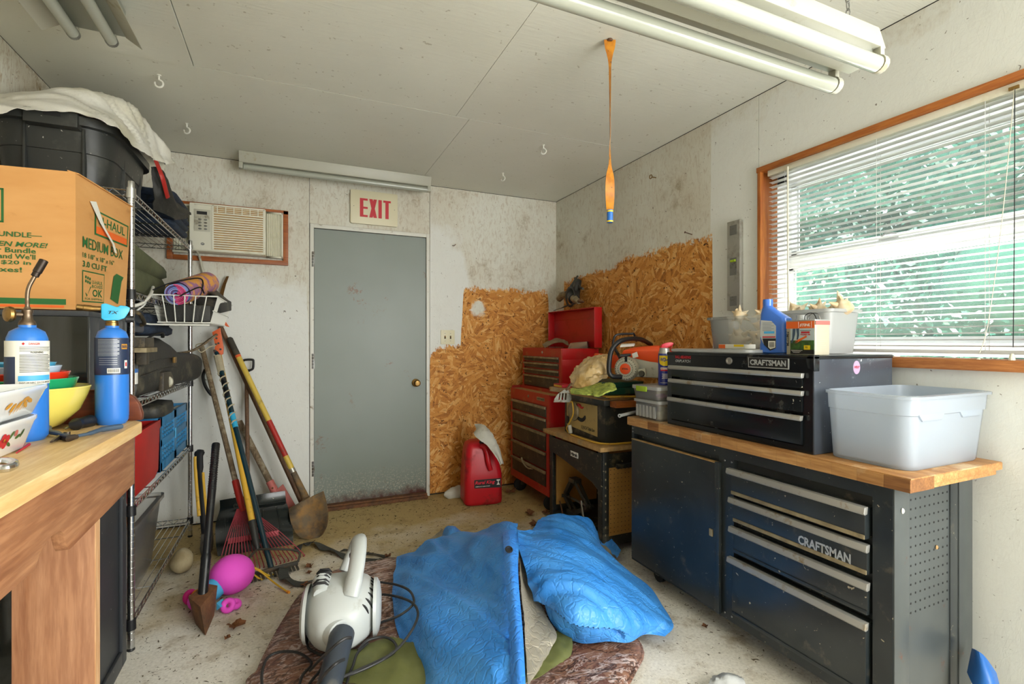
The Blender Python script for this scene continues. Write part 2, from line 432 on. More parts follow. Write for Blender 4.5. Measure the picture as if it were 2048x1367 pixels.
def floor_mat():
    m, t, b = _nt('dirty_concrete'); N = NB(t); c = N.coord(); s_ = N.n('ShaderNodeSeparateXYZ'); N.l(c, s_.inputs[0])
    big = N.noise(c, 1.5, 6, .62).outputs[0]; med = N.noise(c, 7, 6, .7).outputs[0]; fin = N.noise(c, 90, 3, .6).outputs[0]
    # dirt towards the door, with uneven room light put into the same tan gradient
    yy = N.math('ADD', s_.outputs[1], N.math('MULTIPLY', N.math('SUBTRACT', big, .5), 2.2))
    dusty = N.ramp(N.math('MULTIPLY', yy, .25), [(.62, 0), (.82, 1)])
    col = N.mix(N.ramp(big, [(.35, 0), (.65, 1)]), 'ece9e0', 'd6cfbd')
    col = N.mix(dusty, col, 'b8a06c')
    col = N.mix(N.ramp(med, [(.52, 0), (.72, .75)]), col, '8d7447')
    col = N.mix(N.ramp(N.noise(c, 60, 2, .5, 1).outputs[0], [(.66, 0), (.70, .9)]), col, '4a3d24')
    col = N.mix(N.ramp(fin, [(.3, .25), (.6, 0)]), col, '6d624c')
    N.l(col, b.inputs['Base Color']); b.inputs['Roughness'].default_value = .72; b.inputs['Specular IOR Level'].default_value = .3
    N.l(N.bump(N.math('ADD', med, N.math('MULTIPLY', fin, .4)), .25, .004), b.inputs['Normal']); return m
def door_mat():
    m, t, b = _nt('grey_green_door_paint'); N = NB(t); c = N.coord(); s_ = N.n('ShaderNodeSeparateXYZ'); N.l(c, s_.inputs[0])
    z = s_.outputs[2]; nz = N.noise(c, 5, 6, .7).outputs[0]; f = N.noise(c, 34, 3, .6, .8).outputs[0]
    col = N.mix(N.ramp(N.noise(c, 1.2, 3).outputs[0], [(.3, 0), (.7, 1)]), '7a837a', '838b84')
    lo = N.ramp(N.math('ADD', z, N.math('MULTIPLY', N.math('SUBTRACT', nz, .5), .28)), [(.03, 1), (.10, 0)])
    patch_ = N.math('MULTIPLY', N.ramp(N.noise(c, 3.2, 5, .6).outputs[0], [(.6, 0), (.66, 1)]), N.ramp(f, [(.52, 0), (.6, 1)]))
    col = N.mix(N.math('MULTIPLY', patch_, .8), col, '7d5d4c')
    sp = N.math('MULTIPLY', N.ramp(N.noise(c, 90, 2, .5, .5).outputs[0], [(.55, 0), (.6, .7)]), N.ramp(z, [(.1, 1), (.28, 0)]))
    col = N.mix(sp, col, 'b9b3a2'); col = N.mix(lo, col, '54261a')
    N.l(col, b.inputs['Base Color']); b.inputs['Roughness'].default_value = .42; return m
def camo_mat():
    m, t, b = _nt('brown_camouflage_cloth'); N = NB(t); c = N.coord()
    a = N.noise(c, 6, 5, .65, 2).outputs[0]
    col = N.ramp(a, [(.3, '4a2c20'), (.42, '7c5442'), (.5, '8f6a55'), (.6, '6a4132'), (.72, 'a58a78')])
    for sc_, ro_, cc_, am in ((3.2, .7, 'd3c2bc', .8), (5.5, -.5, '33201a', .85), (7.0, 1.3, 'cbb8b0', .6), (4.0, 2.2, '3a241d', .8)):
        ln = N.noise(N.coord((1.0, 2.6, 1), rot=(0, 0, ro_)), sc_, 4, .62, .9).outputs[0]
        col = N.mix(N.ramp(ln, [(.475, 0), (.492, am), (.508, am), (.525, 0)]), col, cc_)
    col = N.mix(N.ramp(N.noise(c, 2.4, 4, .6, .5).outputs[0], [(.5, 0), (.7, .4)]), col, 'a8857c')
    N.l(col, b.inputs['Base Color']); b.inputs['Roughness'].default_value = .62; N.l(N.bump(N.noise(c, 14, 4).outputs[0], .4, .01), b.inputs['Normal']); return m
def tarp_mat(name, c1, c2, metal=0, rough=.42):
    m, t, b = _nt(name); N = NB(t); c = N.coord()
    col = N.mix(N.ramp(N.noise(c, 5, 4).outputs[0], [(.35, 0), (.65, 1)]), c1, c2)
    cr = N.n('ShaderNodeTexVoronoi', feature='DISTANCE_TO_EDGE'); cr.inputs['Scale'].default_value = 22
    wv = N.noise(c, 9, 3); ad = N.n('ShaderNodeVectorMath', operation='MULTIPLY_ADD'); N.l(wv.outputs[1], ad.inputs[0]); ad.inputs[1].default_value = (.16, .16, .16); N.l(c, ad.inputs[2]); N.l(ad.outputs[0], cr.inputs[0])
    fine = N.noise(c, 70, 3, .6, 1.5).outputs[0]
    h = N.math('ADD', N.ramp(cr.outputs[0], [(0, 0), (.12, 1)]), N.math('MULTIPLY', fine, .6))
    N.l(col, b.inputs['Base Color']); b.inputs['Roughness'].default_value = rough; b.inputs['Metallic'].default_value = metal
    N.l(N.bump(h, .45, .004), b.inputs['Normal']); return m
def leaf_mat(name, c1, c2):
    m, t, b = _nt(name); N = NB(t); oi = N.n('ShaderNodeTexCoord')
    N.l(N.ramp(N.noise(oi.outputs['Object'], 3.5, 4).outputs[0], [(.3, c1), (.7, c2)]), b.inputs['Base Color']); b.inputs['Roughness'].default_value = .45
    return m
M = {}
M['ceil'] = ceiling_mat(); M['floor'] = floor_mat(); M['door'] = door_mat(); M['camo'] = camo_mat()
M['wall_back'] = wall_mat('painted_strand_board_back', 0,
    [(.6, 0), (.985, 0), (.995, 1.10), (1.06, 1.17), (1.25, 1.19), (1.275, 1.62), (1.29, 1.655), (2.04, 1.655), (2.055, 1.60), (2.075, 0), (2.2, 0)], .9, extra=[(1.40, 1.48, .075)],
    fresh=[(-1.1, 1.45), (-.3, 1.75), (.11, 1.65), (.12, 0), (.98, 0), (1.0, 2.2), (1.25, 2.1), (1.34, 1.7), (1.5, 0), (2.2, 0)])
M['wall_right'] = wall_mat('painted_strand_board_right', 1,
    [(1.9, 0), (2.045, 0), (2.055, 1.80), (2.2, 1.80), (2.4, 1.82), (2.6, 1.79), (2.85, 1.80), (3.02, 1.74), (3.25, 1.76), (3.69, 1.72), (3.715, 0), (3.9, 0)], .8, fresh=[(-1.7, 2.5), (1.7, 2.5), (2.07, 2.5), (2.09, 0), (3.9, 0)])
M['wall_plain'] = wall_mat('painted_strand_board_left', 1, None, 1.5)
M['white'] = mat('white_enamel', 'dcdcd4', .35, dirt=('a89f86', .58, .75, 9))
M['trimwhite'] = mat('white_door_frame_paint', 'd8d7cc', .45, dirt=('8d7f66', .6, .72, 14))
M['vinyl'] = clear('white_vinyl', 'fafcfc', .0, .3, .55)
M['ivory'] = mat('ivory_plastic', 'd9d2b2', .4)
M['red_sign'] = mat('red_sign_paint', 'c3202e', .45)
M['cream'] = mat('aged_cream_plastic', 'dedbc8', .42, dirt=('b8b08c', .56, .8, 5))
M['orangewood'] = wood('orange_stained_pine', 'c47c34', 'a35a1e', 'y', 1, .5)
M['orangewood_z'] = wood('orange_stained_pine_upright', 'c47c34', 'a35a1e', 'z', 1, .5)
M['orangewood_x'] = wood('orange_stained_pine_level', 'b8692b', '8e4a17', 'x', 1, .5)
M['sill'] = wood('fir_sill_board', 'c08046', '9c5c2c', 'y', 1.6, .55)
M['pine'] = wood('pale_pine_top', 'e2c795', 'cfa768', 'y', 1, .5, dark='b98d52')
M['cedar'] = wood('reddish_board', 'b0805a', '8f5c3a', 'y', .8, .55)
M['cedar_z'] = wood('reddish_board_upright', 'b08260', '966544', 'z', .8, .55)
M['cedar_edge'] = wood('raw_board_edge', 'd8b288', 'c39464', 'z', 1, .6)
M['mahog'] = wood('red_brown_stained_board', '7c3d1f', '5f2a14', 'x', 1, .35)
M['butcher'] = wood('butcher_block', 'b98a52', '9a6a38', 'y', 1, .5, dirt=('d6c19a', .5, .75, 6))
M['butcher2'] = wood('butcher_block_pale', 'c99c62', 'ab7b45', 'y', 1, .5)
M['butcher3'] = wood('butcher_block_dark', '9a6a3a', '7c5028', 'y', 1, .5)
M['mdf'] = mat('dusty_particle_board', 'b9935a', .75, c2='a27c48', ns=30, dirt=('8f8468', .5, .75, 8))
M['dustwood'] = wood('dusty_scrap_board', 'b58a52', '8c6437', 'x', 1, .8, dirt=('a89a7c', .45, .7, 12))
M['chrome'] = mat('chrome_wire', 'd2d3d4', .24, 1, dirt=('9a917c', .62, .8, 24))
M['steel'] = mat('worn_steel', '8f8f8c', .38, 1, dirt=('6b5a45', .52, .7, 15))
M['alu'] = mat('brushed_aluminium', 'b4b2aa', .4, .85, dirt=('8a8372', .5, .75, 12))
M['rust'] = mat('rusty_iron', '6f4a33', .75, .3, c2='8a5f3c', ns=25, dirt=('4a3a30', .45, .7, 12), bump=.3)
M['darkiron'] = mat('dark_iron', '4a4740', .55, .4, dirt=('6b5236', .55, .72, 18))
M['soilsteel'] = mat('soil_stained_steel', '6f604a', .75, .25, c2='94703e', ns=14, dirt=('4f463a', .45, .65, 9), bump=.4)
M['black'] = mat('black_plastic', '17181a', .42, dirt=('4d4a42', .62, .8, 10))
M['blackmatte'] = mat('black_rubber', '161617', .65)
M['blackgloss'] = mat('black_gloss_panel', '101413', .12, coat=.4)
M['darkplastic'] = mat('dark_grey_resin', '33363a', .45, dirt=('555348', .6, .8, 9), specks=('b8b4a6', .73, 70))
M['totegrey'] = mat('charcoal_tote_plastic', '2c2e2c', .4, dirt=('55554d', .55, .8, 7), specks=('c4c2b6', .72, 60))
M['cabinet'] = mat('dusty_blue_black_enamel', '22282b', .3, c2='303536', ns=3, dirt=('6a6455', .6, .8, 14), specks=('b3a98f', .715, 62))
M['cabside'] = mat('grey_black_enamel', '4a4f4f', .34, c2='3c4141', ns=2, dirt=('7c4a2c', .66, .78, 16))
M['cabtop'] = mat('black_tool_chest_enamel', '14181b', .2, dirt=('5c5a52', .6, .82, 8), specks=('b8b2a2', .73, 75))
M['chestside'] = mat('scratched_black_enamel', '3a3f47', .2, c2='454b54', ns=3, dirt=('777c84', .6, .85, 9), specks=('c9cccf', .72, 52))
M['drawergrip'] = mat('satin_grey_drawer_grip', 'a9a8a2', .42, .5, dirt=('8a7448', .56, .72, 16))
M['redenamel'] = mat('red_enamel', 'b5181b', .3, dirt=('8a2a1c', .55, .8, 6))
M['redorange'] = mat('dusty_red_enamel', 'ad2e1c', .5, dirt=('a0713a', .56, .8, 9))
M['dustdrawer'] = mat('dusty_brown_black_drawer', '453c2c', .55, c2='322c22', ns=6, dirt=('7b6a48', .56, .76, 30))
M['dustgrip'] = mat('dusty_drawer_grip', '9a8c6c', .6, .2, c2='7d6f53', ns=20)
M['gas'] = mat('red_fuel_can_plastic', 'c01020', .38, dirt=('4a2018', .56, .74, 6))
M['rag'] = mat('white_cloth', 'c6c4b8', .85, dirt=('9c8f76', .58, .75, 12), bump=.3, bs=160)
M['pegboard'] = mat('tan_hardboard', 'c08e4a', .6, c2='ae7c3a', ns=5)
M['standblack'] = mat('dusty_black_steel', '23241f', .5, dirt=('6b5f45', .54, .74, 14), specks=('9a8c6a', .70, 60))
M['sawpanel'] = mat('tan_saw_panel', 'b39a5e', .55, dirt=('7d6a42', .55, .75, 10))
M['sawblack'] = mat('dusty_black_casting', '2a2b28', .5, dirt=('7c6f55', .54, .72, 10))
M['orange'] = mat('orange_plastic', 'e8501a', .35, dirt=('a34a22', .6, .8, 9))
M['chaingrey'] = mat('light_grey_plastic', 'b9b6a4', .45, dirt=('7d735c', .54, .74, 20))
M['green'] = mat('green_steel_case', '1f5b4e', .45, dirt=('7b7a5c', .56, .76, 9))
M['glove'] = mat('yellow_green_glove_cloth', 'a7b04c', .85, c2='7c8a3a', ns=40, bump=.5, bs=140)
M['paperbag2'] = mat('yellowed_plastic_film', 'cdb488', .35, c2='b8965c', ns=14, bump=.6, bs=45)
M['whitebag'] = clear('white_plastic_bag', 'e3e0d2', .06, .3, .4)
M['bagwhite'] = mat('white_film_bag', 'f0eee4', .35, c2='d2cdb6', ns=4, bump=.5, bs=30)
M['clear'] = clear('clear_box_plastic', 'f0f2ee', .74, .2, .6)
M['clearlid'] = clear('cloudy_lid_plastic', 'e2e4e2', .2, .25, .5)
M['tub'] = clear('frosted_tub_plastic', 'e6f0fa', .28, .22, .65)
M['glass'] = clear('window_glass', 'ffffff', .97, .02, .5)
M['shell'] = mat('sea_shell', 'd9bd92', .55, c2='e9dcc2', ns=18, bump=.4, bs=50)
M['wdblue'] = mat('blue_can', '1e2c86', .3, coat=.3)
M['yellow'] = mat('yellow_print', 'e8c81c', .4)
M['redcap'] = mat('red_cap_plastic', 'e0203c', .35)
M['whiteprint'] = mat('white_print', 'eceae2', .5)
M['blackprint'] = mat('black_print', '1a1a1a', .5)
M['redprint'] = mat('red_print', 'b8202c', .5)
M['greyprint'] = mat('silver_print', 'b9bcbc', .35, .3)
M['greenprint'] = mat('green_print', '24622c', .6)
M['orangeprint'] = mat('orange_print', 'e0641e', .6)
M['card'] = mat('brown_cardboard', 'cf9a5c', .75, c2='c48d4f', ns=3, dirt=('a8743c', .62, .8, 6), sc=(1, 1, 3))
M['torchblue'] = mat('blue_gas_cylinder', '2f74c8', .3, dirt=('4a5a6a', .66, .78, 14))
M['brass'] = mat('aged_brass', '9a7a48', .35, 1, dirt=('5a4630', .5, .7, 20))
M['pewter'] = mat('tarnished_valve_metal', '7b6a58', .4, .9, dirt=('4a3c30', .5, .7, 25))
M['torchtip'] = mat('burnt_steel_tip', '3c342e', .45, .8, dirt=('6d5138', .5, .7, 20))
M['aqua'] = mat('aqua_plastic', '35a9d2', .4)
M['navy'] = mat('navy_print', '23304a', .4)
M['labelwhite'] = mat('white_paper_label', 'dedcd0', .55)
M['labelblue'] = mat('sky_blue_print', '4aa6d8', .5)
M['milk'] = mat('white_opal_glass', 'e6e9ea', .12, coat=.5)
M['bowlyellow'] = mat('yellow_glass_bowl', 'e3d162', .15, coat=.5)
M['bowlgreen'] = mat('green_glass_bowl', '1f9a66', .15, coat=.5)
M['bowlred'] = mat('red_glass_bowl', 'd8341c', .15, coat=.5)
M['bowlpale'] = mat('pale_blue_glass_bowl', 'b4cbe0', .15, coat=.5)
M['bowlblue'] = mat('blue_glass_bowl', '4aa3c8', .15, coat=.5)
M['gold'] = mat('gold_print', 'c08a2c', .4)
M['toolgrey'] = mat('blue_grey_grip', '3f5266', .5)
M['toolsteel'] = mat('dark_plier_steel', '5a5048', .4, .8)
M['canvas'] = mat('olive_canvas', '5d6142', .85, c2='4b4f34', ns=5, bump=.4, bs=150)
M['olive'] = mat('olive_nylon', '6f7342', .6, c2='5c602f', ns=5, bump=.2, bs=60)
M['denim'] = mat('dark_denim', '1d2734', .85, c2='27354a', ns=30, bump=.4, bs=180)
M['nylon'] = mat('black_nylon', '1e1f1d', .6, c2='2e2d28', ns=5, dirt=('6b6450', .56, .74, 7), bump=.3, bs=120)
M['redbin'] = mat('red_fabric_bin', 'c01a16', .5, c2='a81410', ns=3)
M['cratblue'] = mat('blue_crate_plastic', '1f7bb0', .42, dirt=('2a5f80', .55, .75, 9))
M['whitewire'] = mat('white_coated_wire', 'dcdcd2', .4)
M['mat_roll'] = stripes('striped_blanket', ['d8447c', '6a7fc4', 'e8a03c', '4a4a78', 'e0608c', '8a9ad0'], 2, 34)
M['blackwire'] = mat('black_wire', '141414', .5, .2)
M['handle_wood'] = wood('weathered_handle', '8a7658', '5d4c38', 'z', 2, .75, dirt=('a59a80', .5, .7, 14))
M['handle_brown'] = wood('brown_handle', '7a5a3c', '5a3e28', 'z', 2, .65)
M['handle_yellow'] = mat('yellow_painted_handle', 'd0a435', .5, dirt=('7a5c2a', .6, .75, 14))
M['yellowpale'] = mat('yellow_fibreglass', 'cdb04a', .45, dirt=('8a7438', .56, .74, 12))
M['redpaint'] = mat('red_paint_worn', 'a8261e', .5, dirt=('5c3a28', .58, .74, 12))
M['pinkpaint'] = mat('faded_red_paint', 'b8645c', .6, dirt=('7a5a4a', .55, .72, 12))
M['orangesteel'] = mat('orange_painted_steel', 'd8602c', .5, dirt=('7a3c20', .62, .74, 30))
M['greenpole'] = mat('dark_blue_green_pole', '12303a', .25, coat=.3)
M['rope'] = mat('pale_cord', 'b8ad90', .85, bump=.4, bs=200)
M['grip'] = mat('dark_foam_grip', '36342c', .8, dirt=('57503e', .5, .7, 14))
M['tape'] = mat('black_tape', '15171a', .3, dirt=('3c3c38', .55, .72, 25))
M['snow'] = mat('black_shovel_plastic', '1c2222', .22, dirt=('55503f', .6, .76, 12), specks=('b5ad98', .73, 70))
M['rakered'] = mat('red_rake_tines', '9c3a44', .5, .3, dirt=('5a3a34', .55, .7, 20))
M['pink'] = mat('hot_pink_fabric', 'f455d6', .7, bump=.15, bs=120)
M['pinkdark'] = mat('hot_pink_rubber', 'd81a8a', .4)
M['skyblue'] = mat('sky_blue_fabric', '4aa8d8', .7)
M['orangeyellow'] = mat('orange_toy_plastic', 'e8962a', .45)
M['yellowcord'] = mat('yellow_cord', 'd8b030', .6)
M['stone'] = mat('pale_stone', 'b8aa88', .8, c2='9c8c68', ns=9, bump=.6, bs=25)
M['strap'] = mat('grey_black_webbing', '3c3d38', .8, bump=.4, bs=250)
M['dryleaf'] = mat('dry_brown_leaf', '7c4e2a', .8, c2='5f3a20', ns=25)
M['greenleaf'] = mat('yellow_green_moss', '6f7420', .8)
M['blower'] = mat('off_white_plastic', 'c3c8c6', .36, dirt=('9c9a8c', .62, .8, 8))
M['blowergrey'] = mat('grey_green_plastic', 'a3a598', .45)
M['nozzle'] = mat('dark_slate_tube', '3d444d', .42, dirt=('6b6a62', .56, .74, 9))
M['cord'] = mat('black_power_cord', '2a2a2a', .5)
M['tarpblue'] = tarp_mat('blue_tarpaulin', '3086de', '4a9cec')
M['tarphem'] = tarp_mat('blue_tarpaulin_hem', '337fdc', '4490e6')
M['tarpsilver'] = tarp_mat('silver_tarpaulin', 'b5ac98', '9c9584', .35, .4)
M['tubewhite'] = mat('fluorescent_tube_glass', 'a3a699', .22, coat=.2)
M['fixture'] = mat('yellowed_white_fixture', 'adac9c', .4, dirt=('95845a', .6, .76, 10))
M['reflector'] = mat('grey_fixture_body', '8d9184', .45)  # even grey of the upper left fixture body
M['flypaper'] = mat('amber_fly_paper', 'c8841c', .25, c2='a86414', ns=20, specks=('4a2a0c', .68, 60), coat=.4)
M['blueprint'] = mat('blue_print', '2a6ab8', .4)
M['slat'] = clear('white_blind_slat', 'fafcfa', .0, .3, .45)
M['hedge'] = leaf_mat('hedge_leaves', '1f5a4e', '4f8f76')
M['hedge2'] = leaf_mat('hedge_leaves_glint', 'a8ccc2', 'e6f2f0')  # near-white leaves, sparkle of sunlight put into their colour
M['ground'] = mat('lawn_and_gravel', '8a9a62', .9, c2='b8ad90', ns=2)
M['bottleblue'] = mat('blue_bottle_plastic', '3f74d0', .3, c2='3568c4', ns=3, coat=.2)
M['bottlepale'] = mat('pale_blue_bottle_wall', '7fa4dc', .3)
M['labelgrey'] = mat('grey_label', 'b9bcba', .5)
M['tin'] = mat('pale_printed_tin', 'b3ac96', .4)
M['grass'] = mat('green_picture_print', '3f6a2c', .5, c2='2f4a20', ns=60)
M['sky'] = mat('pale_picture_print', 'b9c9cc', .5)
M['blueshovel'] = mat('blue_plastic', '2464b0', .4)
M['greyrag'] = mat('grey_cloth', 'a8aaa8', .8, bump=.4, bs=100)
M['silver_can'] = mat('silver_can_top', 'b5b5b0', .35, .6)
M['lime'] = mat('lime_latch', '9cb82c', .4)
M['purple'] = mat('purple_bits', '9a4a8a', .5)
M['sticker'] = mat('pink_round_sticker', 'b89ab8', .5)
# ------------------------------------------------------------------ the room
XL, XR, YB, YF, ZC = -1.07, 2.13, 3.83, -1.6, 2.44
def struct(o): o['kind'] = 'structure'; return o
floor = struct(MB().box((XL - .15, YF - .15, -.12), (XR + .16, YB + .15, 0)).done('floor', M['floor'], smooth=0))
ceil = struct(MB().box((XL - .15, YF - .15, ZC + .02), (XR + .16, YB + .15, ZC + .14)).done('ceiling', M['ceil'], smooth=0))
for x0, x1, y0, y1, dz in ((XL, .9, 2.604, YB, 0), (.902, XR, 2.604, YB, 0), (XL, -.4, .18, 2.6, -.007), (-.397, .82, .18, 2.6, 0), (.822, XR, .18, 2.6, 0),
                           (XL, .2, YF, .178, 0), (.202, XR, YF, .178, 0)):
    MB().box((x0, y0, ZC + dz), (x1, y1, ZC + .02)).done('panel', M['ceil'], ceil, smooth=0)
wb_ = struct(MB().box((XL - .15, YB + .015, 0), (XR + .16, YB + .15, ZC + .02)).done('wall_back', M['blackmatte'], smooth=0))
for a, b in (((XL, 0), (.117, ZC - .003)), ((.12, 2.057), (.995, ZC - .003)), ((.998, 0), (XR, ZC - .003))):
    MB().box((a[0], YB, a[1] + (.012 if a[1] == 0 else 0)), (b[0], YB + .015, b[1])).done('panel', M['wall_back'], wb_, smooth=0)
wl_ = struct(MB().box((XL - .15, YF - .15, 0), (XL - .015, YB + .015, ZC + .02)).done('wall_left', M['blackmatte'], smooth=0))
for y0, y1 in ((YF, .148), (.15, 1.39), (1.393, 2.61), (2.613, YB)):
    MB().box((XL - .015, y0, 0), (XL, y1, ZC - .003)).done('panel', M['wall_plain'], wl_, smooth=0)
# right wall with the window in view and an unseen opening added for the side fill
WY0, WY1, WZ0, WZ1 = .70, 1.757, 1.118, 2.066
m_ = MB()
xa, xb = XR + .015, XR + .16
for y0, y1, z0, z1 in ((WY1, YB + .15, 0, ZC + .02), (WY0, WY1, 0, WZ0), (WY0, WY1, WZ1, ZC + .02), (0.02, WY0, 0, ZC + .02), (-1.12, .02, 0, .88), (-1.12, .02, 2.02, ZC + .02), (YF - .15, -1.12, 0, ZC + .02)):
    m_.box((xa, y0, z0), (xb, y1, z1))
wr_ = struct(m_.done('wall_right', M['blackmatte'], smooth=0))
for y0, y1, z0, z1 in ((3.034, YB, 0, ZC - .004), (WY1 + .001, 3.031, 0, ZC - .004), (.30, WY1 - .001, WZ1, ZC - .004), (.30, WY1 - .001, 0, WZ0), (.30, WY0, WZ0, WZ1), (.02, .298, 0, ZC - .004),
                       (-1.12, .018, 0, .88), (-1.12, .018, 2.02, ZC - .004), (YF, -1.122, 0, ZC - .004)):
    MB().box((XR, y0, z0), (XR + .015, y1, z1)).done('panel', M['wall_right'], wr_, smooth=0)
m_ = MB()
for x0, x1, z0, z1 in ((XL, .88, 0, ZC), (2.02, XR, 0, ZC), (.88, 2.02, 2.28, ZC)): m_.box((x0, YF - .15, z0), (x1, YF, z1))  # front opening added out of view for the rear fill lamp
struct(m_.done('wall_front', M['wall_plain'], smooth=0))
# ---- grey door
door = struct(MB().box((.150, YB + .003, .028), (.964, YB + .014, 2.022)).done('door_1', M['door'], smooth=0))
for z in (1.80, 1.07, .30):
    h = MB(); h.box((.128, YB - .009, z - .055), (.152, YB + .003, z + .055))
    for k in range(5): h.cyl((.140, YB - .012, z - .055 + k * .022 + .001), (.140, YB - .012, z - .055 + k * .022 + .020), .007, n=10)
    h.done('hinge', M['steel'], door)
k = MB(); kc = Vector((.885, YB + .003, .89))
k.lathe(kc, [(0, 0), (.031, 0), (.031, .006), (.024, .010), (.012, .014), (.011, .030), (.020, .036), (.026, .046), (.026, .056), (.018, .064), (0, .066)], 20, (0, -1, 0))
k.done('door_knob', M['brass'], door)
MB().box((.874, YB - .001, 1.0), (.896, YB + .003, 1.03)).done('strike_plate', M['steel'], door) if False else None
fr = MB()
fr.box((.121, YB - .012, 0), (.147, YB + .012, 2.054)); fr.box((.967, YB - .012, 0), (.993, YB + .012, 2.054)); fr.box((.147, YB - .012, 2.026), (.967, YB + .012, 2.054))
struct(fr.done('trim_1', M['trimwhite'], bevel=.002))
th = MB(); th.box((.20, YB - .075, 0), (.964, YB + .002, .022)); th.box((.20, YB - .05, .022), (.964, YB + .002, .034))
struct(th.done('trim_2', M['rust'], bevel=.003))
# ---- window in the right wall
win = MB()
XV0, XV1 = 2.235, 2.29
Y0, Y1, Z0, Z1 = WY0 + .02, WY1 - .02, WZ0 + .035, WZ1 - .02
for a, b in (((Y1 - .055, Z0), (Y1, Z1)), ((Y0, Z0), (Y0 + .055, Z1)), ((Y0, Z1 - .06), (Y1, Z1)), ((Y0, Z0), (Y1, Z0 + .05))):
    win.box((XV0, a[0], a[1]), (XV1, b[0], b[1]))
win = struct(win.done('window_1', M['vinyl'], bevel=.004))
for n, a, b, m_ in (('jamb', (XR - .012, WY1 - .019, WZ0), (XV1, WY1, WZ1), 'orangewood_z'), ('jamb', (XR - .012, WY0, WZ0), (XV1, WY0 + .019, WZ1), 'orangewood_z'),
                    ('head_board', (XR - .014, WY0, WZ1 - .019), (XV1, WY1 + .004, WZ1 + .006), 'orangewood'), ('sill_board', (XR - .022, WY0, WZ0 - .008), (XV1, WY1, WZ0 + .030), 'sill')):
    MB().box(a, b).done(n, M[m_], win, bevel=.002)
s = MB()     # sashes: fixed upper light, raised lower one
yl, yr = Y0 + .055, Y1 - .055; zm = 1.575
s.box((XV0 + .004, yl, zm - .005), (XV0 + .03, yr, zm + .055)); s.box((XV0 + .028, yl, zm + .03), (XV0 + .05, yr, zm + .06))
s.done('meeting_rail', M['vinyl'], win, bevel=.003)
for z0, z1, xo in ((Z0 + .05, zm, .006), (zm + .055, Z1 - .06, .03)):
    s = MB(); x0, x1 = XV0 + xo, XV0 + xo + .022
    s.box((x0, yr - .03, z0), (x1, yr, z1)); s.box((x0, yl, z0), (x1, yl + .03, z1)); s.box((x0, yl, z0), (x1, yr, z0 + .025)); s.box((x0, yl, z1 - .02), (x1, yr, z1))
    s.done('sash', M['vinyl'], win, bevel=.003)
    MB().box((x0 + .009, yl + .03, z0 + .02), (x0 + .013, yr - .03, z1 - .015)).done('pane', M['glass'], win, smooth=0)
l_ = MB(); l_.box((XV0 - .012, 1.20, zm + .052), (XV0 + .02, 1.26, zm + .066)); l_.tube(spline([(XV0 - .005, 1.25, zm + .07), (XV0 - .02, 1.22, zm + .075), (XV0 - .012, 1.19, zm + .07)], 4), .004, 6); l_.done('sash_lock', M['vinyl'], win, bevel=.002)
# ---- blind
bl = root('window_blind', 'white slatted venetian blind hanging open in the window on the right wall', 'blind', (2.15, 1.25, 1.16))
BY0, BY1 = WY0 + .024, 1.712
MB().box((2.135, BY0, 2.018), (2.165, BY1, 2.046)).done('headrail', M['cream'], bl, bevel=.002)
me0 = None
for i in range(37):
    z = 2.006 - i * .0226; a = radians(-9)
    if me0 is None:
        sm = MB(); G = []
        for j in range(4):
            u = -.0125 + .025 * j / 3; hgt = .0016 * (1 - (u / .0125) ** 2)
            G.append([Vector((u * cos(a) - 0, y, u * sin(a) + hgt)) for y in (BY0 - 1.25, BY1 - .006 - 1.25)])
        sm.grid(G, .0007); o = sm.done('slat', M['slat'], None, smooth=40); o.parent = bl; me0 = o
    else:
        o = me0.copy(); COL.objects.link(o); o.parent = bl
    o.location = (0, 0, z - 1.16)
MB().box((2.139, BY0, 1.166), (2.161, BY1 - .006, 1.179)).done('bottom_rail', M['slat'], bl, bevel=.002)
for y in (1.62, 1.217, .877):
    for dx in (-.0135, .0135):
        MB().tube([(2.15 + dx, y, 2.02), (2.15 + dx, y, 1.17)], .0009, 5).done('ladder_cord', M['slat'], bl)
MB().tube([(2.128, 1.598, 2.03), (2.126, 1.596, 1.7), (2.128, 1.594, 1.30)], .0042, 6).done('tilt_wand', M['cream'], bl)
MB().tube(spline([(2.13, .80, 2.03), (2.128, .80, 1.6), (2.128, .803, 1.19)], 4), .0013, 5).done('pull_cord', M['blackwire'], bl)
MB().tube(spline([(2.13, .80, 2.03), (2.126, .83, 1.6), (2.126, .865, 1.27), (2.120, .885, 1.17)], 4), .0013, 5).done('pull_cord', M['cream'], bl)
for y, z in ((.803, 1.17), (.888, 1.152)):
    MB().lathe((2.121, y, z - .03), [(0, 0), (.010, .001), (.006, .026), (.003, .03), (0, .031)], 10).done('cord_tassel', M['cream'], bl)
MB().box((2.128, .79, 2.022), (2.136, .815, 2.032)).done('cord_lock', M['brass'], bl)
# ---- outside
struct(MB().box((XR + .16, -8, -.5), (16, 14, -.3)).done('ground', M['ground'], smooth=0))
rnd = random.Random(3)
bmh = bmesh.new()
def leafquad(bm, c, sz, r):
    d = Vector((r.uniform(-1, 1), r.uniform(-1, 1), r.uniform(-1, 1))).normalized(); e = d.orthogonal().normalized()
    e = Matrix.Rotation(r.uniform(0, 6.28), 3, d) @ e; g = d.cross(e)
    P = [c - e * sz, c + g * sz * .5, c + e * sz, c - g * sz * .5]
    bm.faces.new([bm.verts.new(p) for p in P])
hd = MB()
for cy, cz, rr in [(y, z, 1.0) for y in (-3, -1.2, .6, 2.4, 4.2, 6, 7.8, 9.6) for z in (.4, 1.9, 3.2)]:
    hd.ell((6.6 + rnd.uniform(-.3, .3), cy + rnd.uniform(-.4, .4), cz), (1.0, 1.35, 1.1), 16, amp=.35, fr=1.6, seed=cy + cz)
